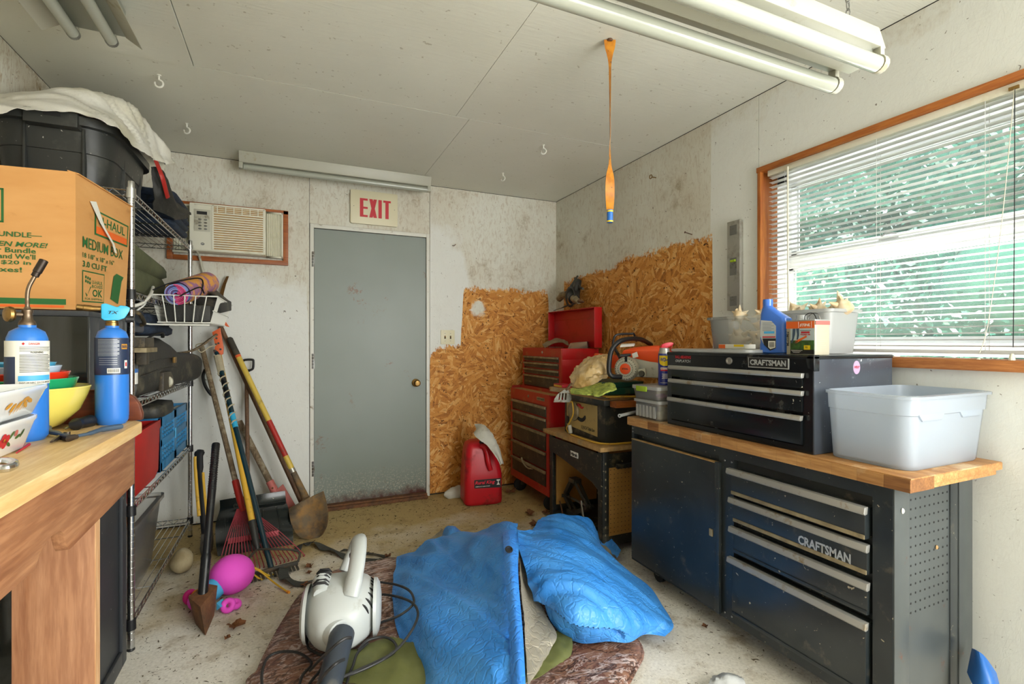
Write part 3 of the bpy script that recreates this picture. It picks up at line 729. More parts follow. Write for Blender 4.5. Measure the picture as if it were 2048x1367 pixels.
hedge = tag(hd.done('hedge', M['hedge'], smooth=60), 'tall green leafy hedge seen through the window blind', 'hedge', kind='stuff')
for pal, cnt, nmx in ((M['hedge'], 26000, 'foliage'), (M['hedge2'], 13000, 'glint_foliage')):
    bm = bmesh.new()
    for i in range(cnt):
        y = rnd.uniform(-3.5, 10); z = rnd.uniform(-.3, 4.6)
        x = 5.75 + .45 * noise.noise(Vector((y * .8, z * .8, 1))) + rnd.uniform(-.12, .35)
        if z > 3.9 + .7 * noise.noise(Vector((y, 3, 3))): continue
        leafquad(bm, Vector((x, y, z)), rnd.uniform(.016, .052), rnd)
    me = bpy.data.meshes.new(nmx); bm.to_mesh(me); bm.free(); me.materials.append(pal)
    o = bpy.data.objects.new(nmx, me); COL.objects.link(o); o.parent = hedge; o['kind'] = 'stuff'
# ---- things fixed to the walls and the ceiling
ac = root('window_air_conditioner', 'cream air conditioner set in a wooden frame high on the back wall beside the shelf', 'air conditioner', (-.3, YB, 1.75))
b = MB()
for a, c in (((-.62, 1.742), (-.02, 1.772)), ((-.052, 1.772), (-.02, 2.12)), ((-.62, 2.095), (-.02, 2.122)), ((-.648, 1.742), (-.62, 2.122))):
    b.box((a[0], YB - .03, a[1]), (c[0], YB, c[1]))
b.done('wooden_frame', M['orangewood_x'], ac, bevel=.002)
MB().box((-.53, YB - .125, 1.79), (-.16, YB - .001, 2.095)).done('housing', M['cream'], ac, bevel=.006)
b = MB(); yf = YB - .131
for z in (1.80, 2.088): b.box((-.505, yf, z - .005), (-.165, YB - .12, z + .005))
for x in (-.42, -.168): b.box((x - .005, yf, 1.80), (x + .005, YB - .12, 2.09))
b.box((-.42, yf, 2.035), (-.168, YB - .12, 2.044)); b.done('grille_frame', M['cream'], ac, bevel=.001)
MB().box((-.415, YB - .1275, 1.805), (-.172, YB - .1245, 2.085)).done('grille_back', M['mdf'], ac, smooth=0)
for i in range(15):
    z = 1.812 + i * .0148
    MB().box((-.415, yf - .001, z), (-.172, YB - .126, z + .0075)).done('louver', M['cream'], ac)
for i in range(3):
    z = 2.050 + i * .012
    MB().box((-.415, yf - .001, z), (-.172, YB - .126, z + .004)).done('louver', M['cream'], ac)
for i in range(6): MB().box((-.40 + i * .04, yf - .002, 2.044), (-.396 + i * .04, YB - .126, 2.085)).done('vent_fin', M['cream'], ac)
MB().box((-.508, YB - .128, 1.915), (-.432, YB - .124, 2.055)).done('control_panel', M['chaingrey'], ac, bevel=.001)
MB().box((-.495, YB - .1295, 2.022), (-.447, YB - .1275, 2.042)).done('display', M['blackprint'], ac)
for r in range(4):
    for q in (-.492, -.466):
        MB().lathe((q + .012, YB - .128, 1.99 - r * .02), [(0, .003), (.007, .0025), (.007, 0)], 10, (0, -1, 0), 1.2, .8).done('button', M['steel'], ac)
MB().lathe((-.468, YB - .125, 1.835), [(0, .002), (.009, .0018), (.009, 0)], 14, (0, -1, 0)).done('badge', M['steel'], ac)
lettering('ge', M['whiteprint'], ac, (-.4725, YB - .1275, 1.8325), (1, 0, 0), (0, 0, 1), w=.009)
for x0, x1 in ((-.62, -.532), (-.158, -.055)):
    b = MB(); n = int((x1 - x0) / .011)
    G = [[Vector((x0 + (x1 - x0) * i / (2 * n), YB - .03 - (.010 if i % 2 else 0), z)) for i in range(2 * n + 1)] for z in (1.795, 2.09)]
    b.grid(G, .002).done('accordion_panel', M['cream'], ac, smooth=0)
for x0, x1 in ((-.62, -.53), (-.16, -.055)):
    for z0 in (2.088, 1.785): MB().box((x0, YB - .045, z0), (x1, YB - .02, z0 + .012)).done('side_rail', M['cream'], ac, bevel=.001)
MB().box((-.063, YB - .045, 1.785), (-.053, YB - .02, 2.10)).done('side_rail', M['cream'], ac, bevel=.001)
b = MB(); b.tube(spline([(-.50, YB - .11, 1.795), (-.49, YB - .06, 1.76), (-.475, YB - .03, 1.66), (-.45, YB - .03, 1.56), (-.43, YB - .05, 1.45)], 6), .006, 8); b.done('power_cord', M['chaingrey'], ac)
for o in ac.children:     # the housing is wider than its first measure
    for v in o.data.vertices:
        xw = v.co.x + ac.location.x
        if xw < -.159: v.co.x = -.158 + (xw + .16) * 1.173 - ac.location.x
ex = root('exit_sign', 'cream EXIT sign with red letters above the grey door', 'sign', (.565, YB, 2.08))
b = MB(); b.prism([(x, YB - .024, z) for x, z in rrect(.568, 2.207, .345, .248, .012)], (0, .0235, 0)); b.done('sign_plate', M['ivory'], ex, bevel=.003)
for xx in (.42, .716): MB().lathe((xx, YB - .024, 2.21), [(0, .001), (.003, .001), (.003, 0)], 8, (0, -1, 0)).done('screw', M['steel'], ex)
def block_letters(word, x0, z0, hgt, wid, gap, st, y, th, m, parent):
    x = x0
    for ch in word:
        b = MB(); bars = []
        def q(P): b.prism([(px, y, pz) for px, pz in P], (0, -th, 0))
        R = lambda a, c, d, e: q([(a, c), (d, c), (d, e), (a, e)])
        w = wid if ch != 'I' else st
        if ch == 'E': R(x, z0, x+st, z0+hgt); R(x+st, z0, x+w, z0+st*.62); R(x+st, z0+hgt-st*.62, x+w, z0+hgt); R(x+st, z0+hgt*.44, x+w*1.0, z0+hgt*.44+st*.62)
        if ch == 'X': q([(x, z0), (x+st, z0), (x+w, z0+hgt), (x+w-st, z0+hgt)]); b.prism([(px, y - .0002, pz) for px, pz in ((x, z0+hgt), (x+st, z0+hgt), (x+w, z0), (x+w-st, z0))], (0, -th, 0))
        if ch == 'I': R(x, z0, x+st, z0+hgt)
        if ch == 'T': R(x+w/2-st/2, z0, x+w/2+st/2, z0+hgt-st*.62); R(x, z0+hgt-st*.62, x+w, z0+hgt)
        b.done('letter', m, parent, smooth=0); x += w + gap
block_letters('EXIT', .463, 2.135, .137, .056, .011, .0245, YB - .024, .002, M['red_sign'], ex)
sw = root('light_switch', 'ivory double light switch plate beside the grey door', 'switch', (1.14, YB, 1.19))
b = MB(); b.prism([(x, YB - .007, z) for x, z in rrect(1.141, 1.245, .115, .114, .006)], (0, .0068, 0)); b.done('switch_plate', M['ivory'], sw, bevel=.002)
for dx in (-.023, .023):
    MB().box((1.141 + dx - .0055, YB - .0085, 1.233), (1.141 + dx + .0055, YB - .0065, 1.257)).done('slot', M['blackmatte'], sw)
    MB().hexa([Vector(p) for p in ((1.137+dx, YB-.008, 1.238), (1.145+dx, YB-.008, 1.238), (1.145+dx, YB-.007, 1.250), (1.137+dx, YB-.007, 1.250), (1.1375+dx, YB-.018, 1.248), (1.1445+dx, YB-.018, 1.248), (1.1445+dx, YB-.017, 1.2535), (1.1375+dx, YB-.017, 1.2535))]).done('toggle', M['brass'], sw)
    for z in (1.275, 1.215): MB().lathe((1.141 + dx, YB - .007, z), [(0, .001), (.003, .0008), (.003, 0)], 8, (0, -1, 0)).done('screw', M['steel'], sw)
# fluorescent lights
f1 = root('strip_light', 'long white single tube strip light on the ceiling above the exit sign', 'light', (.32, 3.68, 2.3))
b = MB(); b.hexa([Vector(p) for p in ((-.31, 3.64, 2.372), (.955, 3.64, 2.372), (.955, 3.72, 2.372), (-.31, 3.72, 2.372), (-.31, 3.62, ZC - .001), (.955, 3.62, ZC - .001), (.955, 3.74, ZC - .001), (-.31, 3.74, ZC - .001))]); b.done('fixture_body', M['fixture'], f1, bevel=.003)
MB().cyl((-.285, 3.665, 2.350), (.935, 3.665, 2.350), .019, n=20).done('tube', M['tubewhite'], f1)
for x in (-.30, .945): MB().box((x - .012, 3.645, 2.335), (x + .012, 3.685, 2.375)).done('lamp_holder', M['fixture'], f1, bevel=.003)
f2 = root('hanging_strip_light', 'white two-tube shop light hanging on chains near the window', 'light', (.7, .80, 1.9))
ex0, ex1 = .06, 1.33
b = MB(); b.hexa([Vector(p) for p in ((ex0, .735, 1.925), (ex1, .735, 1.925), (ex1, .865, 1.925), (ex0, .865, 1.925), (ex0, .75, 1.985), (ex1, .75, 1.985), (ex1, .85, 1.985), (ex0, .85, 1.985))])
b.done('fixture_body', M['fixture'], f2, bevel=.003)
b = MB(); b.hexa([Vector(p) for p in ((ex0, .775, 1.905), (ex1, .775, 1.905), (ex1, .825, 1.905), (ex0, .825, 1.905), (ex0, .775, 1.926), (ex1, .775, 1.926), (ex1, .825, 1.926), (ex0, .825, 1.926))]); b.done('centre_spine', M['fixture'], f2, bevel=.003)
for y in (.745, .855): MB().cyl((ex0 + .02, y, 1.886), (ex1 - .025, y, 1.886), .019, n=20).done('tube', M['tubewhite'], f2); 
for y in (.745, .855):
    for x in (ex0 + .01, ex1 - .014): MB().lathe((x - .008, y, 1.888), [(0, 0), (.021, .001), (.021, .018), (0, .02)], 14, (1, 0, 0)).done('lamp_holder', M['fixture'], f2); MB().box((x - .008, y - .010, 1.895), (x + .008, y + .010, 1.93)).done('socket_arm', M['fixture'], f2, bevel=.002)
for x in (.2, 1.287):
    for i in range(23):
        z = 1.988 + i * .0195
        if z + .018 > ZC: break
        R = [(cos(t) * .0055, sin(t) * .0125) for t in [2 * pi * k / 8 for k in range(8)]]
        MB().tube([(x + (a if i % 2 else 0), .80 + (0 if i % 2 else a), z + .011 + c) for a, c in R], .0015, 5, closed=True).done('chain_link', M['steel'], f2)
f3 = root('reflector_strip_light', 'grey two-tube fluorescent light on the ceiling at the upper left', 'light', (-.68, 1.7, 2.3))
ye = 2.26; ys = 1.04
b = MB()
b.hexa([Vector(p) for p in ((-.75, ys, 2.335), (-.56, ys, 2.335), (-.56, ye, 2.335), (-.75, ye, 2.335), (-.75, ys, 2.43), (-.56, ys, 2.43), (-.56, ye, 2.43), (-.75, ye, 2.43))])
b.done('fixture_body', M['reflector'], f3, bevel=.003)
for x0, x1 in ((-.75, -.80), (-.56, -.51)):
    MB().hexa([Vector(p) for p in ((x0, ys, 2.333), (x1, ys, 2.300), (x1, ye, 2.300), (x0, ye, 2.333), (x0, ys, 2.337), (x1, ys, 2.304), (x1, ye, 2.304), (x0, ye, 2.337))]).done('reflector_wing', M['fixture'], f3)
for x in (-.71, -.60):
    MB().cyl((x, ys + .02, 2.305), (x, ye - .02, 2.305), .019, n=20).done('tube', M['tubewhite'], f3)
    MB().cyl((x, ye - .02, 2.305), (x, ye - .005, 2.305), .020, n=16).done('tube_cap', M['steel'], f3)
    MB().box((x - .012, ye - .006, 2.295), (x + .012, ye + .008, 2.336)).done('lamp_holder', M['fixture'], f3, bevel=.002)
for i, (hx, hy, lab) in enumerate(((-.559, 2.756, 'white screw hook in the ceiling right above the white bag on the tote'), (-.539, 3.304, 'white screw hook in the ceiling left of the strip light'),
                              (1.443, 2.756, 'white screw hook in the ceiling right of the hanging fly ribbon'), (1.412, 3.334, 'white screw hook in the ceiling nearest the back right corner'))):
    h = root('ceiling_hook', lab, 'hook', (hx, hy, ZC), group='white ceiling hooks')
    b = MB(); b.lathe((hx, hy, ZC - .004), [(0, 0), (.009, 0), (.009, .004), (0, .004)], 10)
    a0 = -.15 - .25 * i; pts = [(hx, hy, ZC), (hx, hy, ZC - .022)] + [(hx + cos(a0) * .017 * sin(t), hy + sin(a0) * .017 * sin(t), ZC - .040 + .017 * cos(t)) for t in [radians(20 + k * 30) for k in range(10)]]
    b.tube(pts, .0045, 8); b.done('hook', M['trimwhite'], h)
fp = root('fly_ribbon', 'amber sticky fly paper ribbon hanging from the ceiling with a blue and yellow canister', 'fly trap', (1.185, 1.681, 1.69))
fx, fy = 1.185, 1.681
MB().lathe((fx, fy, ZC - .010), [(0, 0), (.010, .001), (.012, .006), (.009, .0095)], 12).done('pin', M['rust'], fp)
zs = [2.437, 2.405, 2.375, 2.34, 2.29, 2.2, 2.11, 2.05, 1.99, 1.93, 1.885, 1.84, 1.79, 1.745]
ws = [.024, .020, .012, .006, .005, .005, .006, .014, .018, .012, .020, .020, .018, .014]; tw = [0, .1, .3, .9, 1.6, 2.4, 3.0, 3.3, 3.8, 4.4, 5.2, 5.8, 6.2, 6.5]
G = []
for z, w_, t in zip(zs, ws, tw):
    u = Vector((cos(TH + t * .5), -sin(TH + t * .5), 0)); G.append([Vector((fx, fy, z)) + u * w_ * k + Vector((0, 0, 0)) for k in (-1, 0, 1)])
b = MB(); b.grid([spline([g[k] for g in G], 5) for k in range(3)], .0012); b.done('ribbon', M['flypaper'], fp)
MB().lathe((fx, fy, 1.692), [(0, 0), (.0125, .001), (.0125, .052), (0, .053)], 14).done('canister', M['blueprint'], fp)
for z in (1.694, 1.735): MB().lathe((fx, fy, z), [(.0125, 0), (.0131, 0), (.0131, .006), (.0125, .006)], 14).done('yellow_band', M['yellow'], fp)
lv = root('spirit_level', 'grey aluminium spirit level hanging on the right wall by the window', 'level', (2.12, 1.89, 1.37))
b = MB(); b.box((2.104, 1.850, 1.372), (2.110, 1.930, 1.838)); b.box((2.110, 1.850, 1.372), (2.129, 1.858, 1.838)); b.box((2.110, 1.922, 1.372), (2.129, 1.930, 1.838)); b.done('beam', M['alu'], lv, bevel=.0015)
for z, h in ((1.79, .05), (1.60, .09), (1.42, .05)): MB().box((2.1025, 1.868, z - h / 2), (2.105, 1.912, z + h / 2)).done('window_slot', M['steel'], lv)
MB().cyl((2.103, 1.875, 1.63), (2.103, 1.905, 1.63), .007, n=12).done('vial', M['lime'], lv)
b = MB(); b.tube([(2.13, 2.52, 2.257), (2.10, 2.52, 2.257)], .003, 6); b.tube([(2.088, 2.52 + .012 * cos(t), 2.257 + .012 * sin(t)) for t in [k * pi / 5 for k in range(10)]], .003, 6, closed=True)
tag(b.done('screw_eye', M['brass']), 'small brass screw eye in the right wall near the ceiling', 'hook')
b = MB(); b.tube([(2.13, 2.208, 1.832), (2.085, 2.215, 1.842)], .0028, 6); b.cyl((2.085, 2.215, 1.842), (2.082, 2.2155, 1.8425), .006, n=8)
tag(b.done('nail', M['rust']), 'rusty nail sticking out of the right wall above the bare strand board', 'nail')
b = MB(); b.tube([(1.182, YB, 1.98), (1.185, YB - .035, 1.972), (1.196, YB - .045, 1.985)], .0025, 6); tag(b.done('bent_nail', M['rust']), 'bent nail in the back wall right of the door', 'nail')
# ------------------------------------------------------------------ left side: bench, cabinet, box, shelf
BZ = .998; KB = 1.331
def kb(x, y, z): return (x * KB, y * KB, CAMZ - (CAMZ - z) * KB)
bn = root('workbench', 'wooden bench with pale pine top at the left edge of the photo', 'workbench', (-.65, .8, 0))
b = MB(); out = [(-.27, .10), (-.27, 1.195), (-.285, 1.222), (-.78, 1.222), (-.78, .10)]
b.prism([kb(x, y, 1.05 - .024) for x, y in out], (0, 0, .032)); b.done('bench_top', M['pine'], bn, bevel=.007)
zt1 = 1.05 - .0245
b = MB(); p = [(.16, zt1), (1.205, zt1), (1.205, .926), (.895, .915)]
p += [(.888, .916), (.880, .925), (.872, .943), (.862, .951), (.842, .955), (.818, .952), (.80, .944), (.79, .93), (.775, .93), (.16, .93)]
b.prism([kb(-.285, y, z) for y, z in p], (-.02, 0, 0)); b.done('apron', M['cedar'], bn, bevel=.0015)
b = MB(); b.box((-1.03, 1.58, kb(0, 0, .926)[2]), (-.4, 1.604, kb(0, 0, zt1)[2])); b.done('end_apron', M['cedar'], bn, bevel=.0015)
for y in (1.424, .27):
    for x0 in (-.555, -1.03):
        MB().box((x0, y, 0), (x0 + .1438, y + .029, BZ - .033)).done('leg', M['cedar_z'], bn, bevel=.001)
b = MB(); b.box((-.4112, 1.4245, 0), (-.4095, 1.4525, .80)); b.done('raw_leg_edge', M['cedar_edge'], bn)
b = MB(); lip = [(-.275, 1.05), (-.274, 1.062), (-.279, 1.082), (-.287, 1.096), (-.300, 1.106), (-.32, 1.112), (-.40, 1.116), (-.78, 1.116), (-.78, 1.05)]
b.prism([kb(x, 1.212, z) for x, z in lip], (0, .022, 0)); b.done('end_lip', M['mahog'], bn, bevel=.003)
# --- black resin cabinet beyond the bench
cb = root('resin_cabinet', 'tall black resin cabinet between the bench and the wire shelf, carrying the cardboard box', 'cabinet', (-.8, 2.1, 0))
cx0, cx1, cy0, cy1, cz = -1.04, -.572, 1.925, 2.318, 1.303
b = MB(); b.box((cx0, cy0 + .02, .03), (cx1 - .012, cy1, cz - .01)); b.done('body', M['darkplastic'], cb, bevel=.006)
b = MB()   # side frame round a sunk panel
for y0, y1, z0, z1 in ((cy0 + .02, cy0 + .10, 0, cz - .005), (cy1 - .05, cy1, 0, cz - .005), (cy0 + .10, cy1 - .05, 1.20, cz - .005), (cy0 + .10, cy1 - .05, 0, .06)):
    b.box((cx1 - .012, y0, z0), (cx1, y1, z1))
b.done('side_frame', M['darkplastic'], cb, bevel=.004)
for x0, x1 in ((cx0, (cx0 + cx1) / 2 - .002), ((cx0 + cx1) / 2 + .002, cx1)):
    d = MB().box((x0, cy0, .04), (x1, cy0 + .02, cz - .015)).done('door', M['blackgloss'], cb, bevel=.005)
MB().box(((cx0 + cx1) / 2 + .012, cy0 - .012, .70), ((cx0 + cx1) / 2 + .03, cy0, .84)).done('door_handle', M['darkplastic'], cb, bevel=.004)
b = MB(); b.box((cx0 - .006, cy0 - .006, cz - .018), (cx1 + .004, cy1 + .004, cz)); b.done('cabinet_top', M['darkplastic'], cb, bevel=.006)
# --- cardboard box
bx = root('cardboard_box', 'large battered moving box with green and orange print on the tall black cabinet', 'box', (-.8, 2.1, 1.305))
A = Vector((-.605, 1.935, 1.306)); B_ = Vector((-.578, 2.325, 1.325)); C_ = Vector((-1.03, 2.325, 1.318)); D_ = Vector((-1.045, 1.945, 1.306))
At = at(151, 344, Y=1.935); Bt = at(262, 412, Y=2.325); Ct = Vector((-1.03, 2.325, 1.73)); Dt = Vector((-1.045, 1.945, 1.722))
def q4(a, bb, c, d): return lambda u, v: (a * (1 - u) + bb * u) * (1 - v) + (d * (1 - u) + c * u) * v
RS = q4(A, B_, Bt, At); LS = q4(D_, A, At, Dt)
b = MB()
for F in (RS, LS, q4(B_, C_, Ct, Bt), q4(C_, D_, Dt, Ct), q4(At, Bt, Ct, Dt), q4(D_, C_, B_, A)): b.grid([[F(i / 8, j / 8) for i in range(9)] for j in range(9)])
bmesh.ops.remove_doubles(b.bm, verts=b.bm.verts, dist=.0005); b.done('carton', M['card'], bx, smooth=25)
NR = (B_ - A).cross(At - A).normalized(); NL = (A - D_).cross(Dt - D_).normalized()
def rs(u, v, e=.0016): return RS(u, v) + NR * e
def ls(u, v, e=.0016): return LS(u, v) + NL * e
def facepatch(F, u0, u1, v0, v1, m, name='print', e=.0014, r=0):
    P = [F(u0, v0, e), F(u1, v0, e), F(u1, v1, e), F(u0, v1, e)]
    return MB().grid([[P[0], P[1]], [P[3], P[2]]]).done(name, m, bx, smooth=0)
def facetext(F, u0, v0, u1, v1, s, m, bold=.012, shear=0, lift=.0022):
    o = F(u0, v0)
    return lettering(s, m, bx, o, (1, 0, 0), (0, 0, 1), w=1, h=1, bold=bold, shear=shear, wrap=lambda a, c: F(u0 + (u1 - u0) * a, v0 + (v1 - v0) * c, lift))
Wl = .44
def LU(px): return 1 - (152 - px) / 152 * ((at(152, 500, Y=1.935).x - at(0, 500, Y=1.935).x) / Wl)
facepatch(ls, LU(-60), LU(132), .034, .075, M['greenprint']); facepatch(ls, LU(-60), LU(128), .012, .028, M['orangeprint'])
def LV(y): return (616 - y) / (616 - 338)
for s, x0, x1, y, sh in (('BUNDLE\u2014', -14, 83, 476, 0), ('EVEN MORE!', -28, 95, 495, .25), ('our Bundle', -30, 71, 507, 0), ('and We\u2019ll', -3, 70, 519, 0), ('you $20 in', -42, 61, 532, 0), ('boxes!', -28, 43, 545, 0)):
    facetext(ls, LU(x0), LV(y), LU(x1), LV(y - 10), s, M['greenprint'], .018, sh)
for u0, u1, v0, v1 in ((LU(-70), LU(6), .60, .612), (LU(-70), LU(6), .828, .84), (LU(2), LU(7), .60, .84)): facepatch(ls, u0, u1, v0, v1, M['greenprint'], 'print_frame')
facetext(ls, LU(-66), .66, LU(-4), .78, 'BOXES', M['greenprint'], .02)
facetext(rs, .10, .470, .86, .555, 'MEDIUM BOX', M['greenprint'], .008)
facetext(rs, .10, .395, .68, .435, '18 1/8" x 18" x 16"', M['greenprint'], .012)
facetext(rs, .10, .325, .54, .372, '3.0 CU FT', M['greenprint'], .02)
for u0, u1, v0, v1, m_ in ((.30, .96, .60, .80, 'greenprint'), (.325, .935, .615, .785, 'card'), (.325, .935, .615, .672, 'orangeprint')): facepatch(rs, u0, u1, v0, v1, M[m_], 'logo_field', {'greenprint': .0012, 'card': .0017, 'orangeprint': .0021}[m_])
facetext(rs, .36, .69, .88, .765, 'U-HAUL', M['greenprint'], .018, 0, .0026)
for u0, u1, v0, v1, m_, e in ((.10, .50, .06, .30, 'greenprint', .0012), (.112, .488, .07, .29, 'card', .0016)): facepatch(rs, u0, u1, v0, v1, M[m_], 'stamp', e)
facetext(rs, .26, .205, .46, .235, 'U-HAUL', M['greenprint'], .02); facetext(rs, .26, .245 - .07, .46, .20, 'BOXES', M['greenprint'], .02)
facetext(rs, .27, .105, .46, .165, 'OK', M['greenprint'], .03); facetext(rs, .14, .078, .46, .095, 'FOR SHIPPING', M['greenprint'], .01)
for k in range(3):
    for j in range(2): facepatch(rs, .14 + .035 * k, .168 + .035 * k, .21 + .03 * j - .005 * k, .232 + .03 * j - .005 * k, M['greenprint'], 'cube_mark', .0022)
MB().grid([[rs(.14, .135, .0024), rs(.165, .125, .0024)], [rs(.17, .10, .0024), rs(.178, .115, .0024)], [rs(.235, .185, .0024), rs(.248, .18, .0024)]]).done('tick_mark', M['greenprint'], bx, smooth=0)
MB().grid([[rs(.63, .10, .0022), rs(.80, .06, .0022)], [rs(.68, .30, .0022), rs(.86, .27, .0022)], [rs(.74, .33, .0022), rs(.90, .31, .0022)]]).done('carton_picture', M['greenprint'], bx, smooth=0)
b = MB(); b.grid([[rs(.20, .84, .004), rs(.30, .86, .004)], [rs(.34, .70, .010), rs(.44, .68, .008)], [rs(.56, .57, .012), rs(.62, .575, .009)], [rs(.60, .50, .014), rs(.655, .50, .012)]], .0008); b.done('peeling_tape', M['labelwhite'], bx)
b = MB(); b.grid([[At + Vector((-.02, 0, .001)), Bt + Vector((-.02, 0, .002))], [At + Vector((.006, .006, -.004)), Bt + Vector((.006, 0, -.004))]], .003); b.done('torn_flap_edge', M['card'], bx)
# --- torches and bowls on the bench
def torch(x, y, rad, hgt, style, scl):
    if style == 1:
        t = root('gas_torch', 'blue propane torch with white warning label and brown bent burner tube', 'torch', (x, y, BZ))
    else:
        t = root('gas_torch', 'blue gas torch with black label and bright blue trigger head', 'torch', (x, y, BZ))
    prof = [(0, .004), (rad * .8, 0), (rad * .98, .008), (rad * .98, .014), (rad, .016), (rad, hgt - .03), (rad * .96, hgt - .018), (rad * .82, hgt - .007), (rad * .5, hgt - .001), (rad * .42, hgt), (rad * .42, hgt + .004), (0, hgt + .004)]
    MB().lathe((x, y, BZ), prof, 36).done('gas_cylinder', M['torchblue'], t, smooth=40)
    fx = math.atan2(-y, -x)     # direction facing the middle of the room
    def wrap(a, z, e=.0006): return Vector((x + (rad + e) * cos(fx + a / .035), y + (rad + e) * sin(fx + a / .035), BZ + z))
    def band(a0, a1, z0, z1, m, e=.0007, name='label', n=14):
        MB().grid([[wrap(a0 + (a1 - a0) * i / n, z, e) for i in range(n + 1)] for z in (z0, z1)]).done(name, m, t)
    def wtext(s, a0, z0, w, h, m, bold=.01, lines=1.0, e=.0014):
        lettering(s, m, t, (0, 0, 0), (1, 0, 0), (0, 0, 1), w=w, h=h, bold=bold, lines=lines, wrap=lambda a, c: wrap(a0 + a, z0 + c, e))
    lu = Vector((sin(fx), -cos(fx), 0)); fd = Vector((cos(fx), sin(fx), 0))
    if style == 1:
        band(-.075, .052, .098, .172, M['labelwhite']); band(-.075, -.019, .098, .145, M['navy'], .001, 'label_panel'); band(-.014, .045, .104, .113, M['labelblue'], .001, 'label_strip')
        wtext('DANGER', .002, .165, .018, .0038, M['redprint'], .02); wtext('WARNING', .004, .1505, .022, .0034, M['blackprint'], .02)
        MB().prism([wrap(-.006 + dx, .167 + dz, .0012) for dx, dz in ((0, -.0025), (.0025, 0), (0, .0025), (-.0025, 0))], fd * .0003).done('hazard_mark', M['redprint'], t, smooth=0)
        for i in range(12): band(-.012, .046 - .006 * ((i * 7) % 3 == 0), .1475 - i * .0026, .1485 - i * .0026, M['blackprint'], .0010, 'small_print', 8)
        for i in range(4): band(-.012, .046 - .004 * (i % 2), .1610 - i * .0022, .1617 - i * .0022, M['blackprint'], .0010, 'small_print', 8)
        wtext('DOT-39 NRC 231/236 M1002', -.012, .0995, .054, .0026, M['blackprint'], .01)
        z = BZ + hgt + .002
        MB().lathe((x, y, z), [(0, 0), (.0115, 0), (.0118, .004), (.0105, .008), (.0075, .012), (.0066, .022), (.0078, .025), (.0078, .028), (.005, .030), (.0035, .034), (0, .034)], 20).done('valve_body', M['pewter'], t)
        kc = Vector((x, y, z + .020))
        MB().cyl(kc, kc + lu * .020, .0042, n=12).done('valve_stem', M['pewter'], t)
        MB().lathe(kc + lu * .017, [(0, 0), (.006, 0), (.0125, .002), (.0135, .005), (.0125, .009), (.006, .011), (0, .011)], 18, lu + fd * .5).done('valve_knob', M['brass'], t)
        p0 = Vector((x, y, z + .032)); path = spline([p0, p0 + Vector((0, 0, .022)), p0 - lu * .002 + Vector((0, 0, .036)), p0 - lu * .007 + Vector((0, 0, .050)), p0 - lu * .011 + Vector((0, 0, .060))], 4)
        MB().tube(path, .0031, 12).done('burner_tube', M['pewter'], t)
        d = (path[-1] - path[-3]).normalized(); q = path[-1] - d * .006
        MB().lathe(q, [(.003, 0), (.0055, .001), (.0055, .008), (.0064, .009), (.0064, .032), (.005, .033), (.005, .022), (0, .022)], 16, d).done('burner_tip', M['torchtip'], t)
    else:
        band(-.060, .045, .098, .170, M['navy']); band(.019, .034, .148, .158, M['gold'], .001, 'label_panel')
        wtext('BER', .0200, .150, .013, .006, M['navy'], .03)
        for i in range(13): band(-.031, .014 - .004 * (i % 3 == 0), .1665 - i * .0026, .1671 - i * .0026, M['greyprint'], .001, 'small_print', 8)
        for i in range(4): band(-.028, .010, .130 - i * .004, .1305 - i * .004, M['greyprint'], .001, 'small_print', 8)
        band(-.010, .016, .1015, .111, M['labelwhite'], .001, 'barcode_field')
        for i in range(9): band(-.008 + i * .0025, -.0068 + i * .0025, .103, .1095, M['blackprint'], .0014, 'barcode_bar', 1)
        band(.026, .034, .110, .126, M['labelwhite'], .001, 'label_panel'); band(.028, .032, .114, .122, M['redprint'], .0014, 'hazard_mark', 2)
        z = BZ + hgt + .001
        MB().lathe((x, y, z), [(0, 0), (.0105, 0), (.0108, .003), (.0108, .009), (.0100, .010), (.0100, .013), (.0065, .015), (0, .015)], 20).done('brass_collar', M['brass'], t)
        z += .013
        pr = [(-.017, .004), (-.012, 0), (.010, .001), (.020, .006), (.027, .020), (.028, .027), (.022, .030), (.012, .031), (.008, .027), (-.010, .034), (-.017, .032)]
        MB().prism([Vector((x, y, z + zz)) - lu * u + fd * .011 for u, zz in pr], -fd * .022).done('torch_head', M['aqua'], t, bevel=.003)
        s0 = Vector((x, y, z + .023)) + lu * .015
        MB().tube([s0, s0 + lu * .018], [.005, .0055], 14).done('burner_tube', M['brass'], t)
        MB().lathe(s0 + lu * .016, [(0, 0), (.0062, 0), (.0062, .012), (.0055, .013), (.0055, .022), (.0042, .023), (.0042, .018), (0, .018)], 14, lu + Vector((0, 0, .10))).done('burner_tip', M['brass'], t)
        MB().lathe(Vector((x, y, z + .004)) - lu * .020 + fd * .004, [(0, 0), (.007, .001), (.007, .014), (0, .016)], 12, -lu).done('control_knob', M['black'], t)
        MB().lathe(Vector((x, y, z + .026)) - lu * .026, [(0, 0), (.0035, 0), (.0025, .01), (0, .012)], 10, -lu).done('trigger', M['black'], t)
        lettering('TX', M['blackprint'], t, Vector((x, y, z + .013)) + lu * .006 + fd * .0115, -lu, (0, 0, 1), w=.016, h=.006, bold=.01, shear=.3)
    t.scale = (scl, scl, scl)
torch(-.513, 1.382, .0277, .195, 1, 1.23); torch(-.419, 1.575, .0268, .19, 2, 1.29)
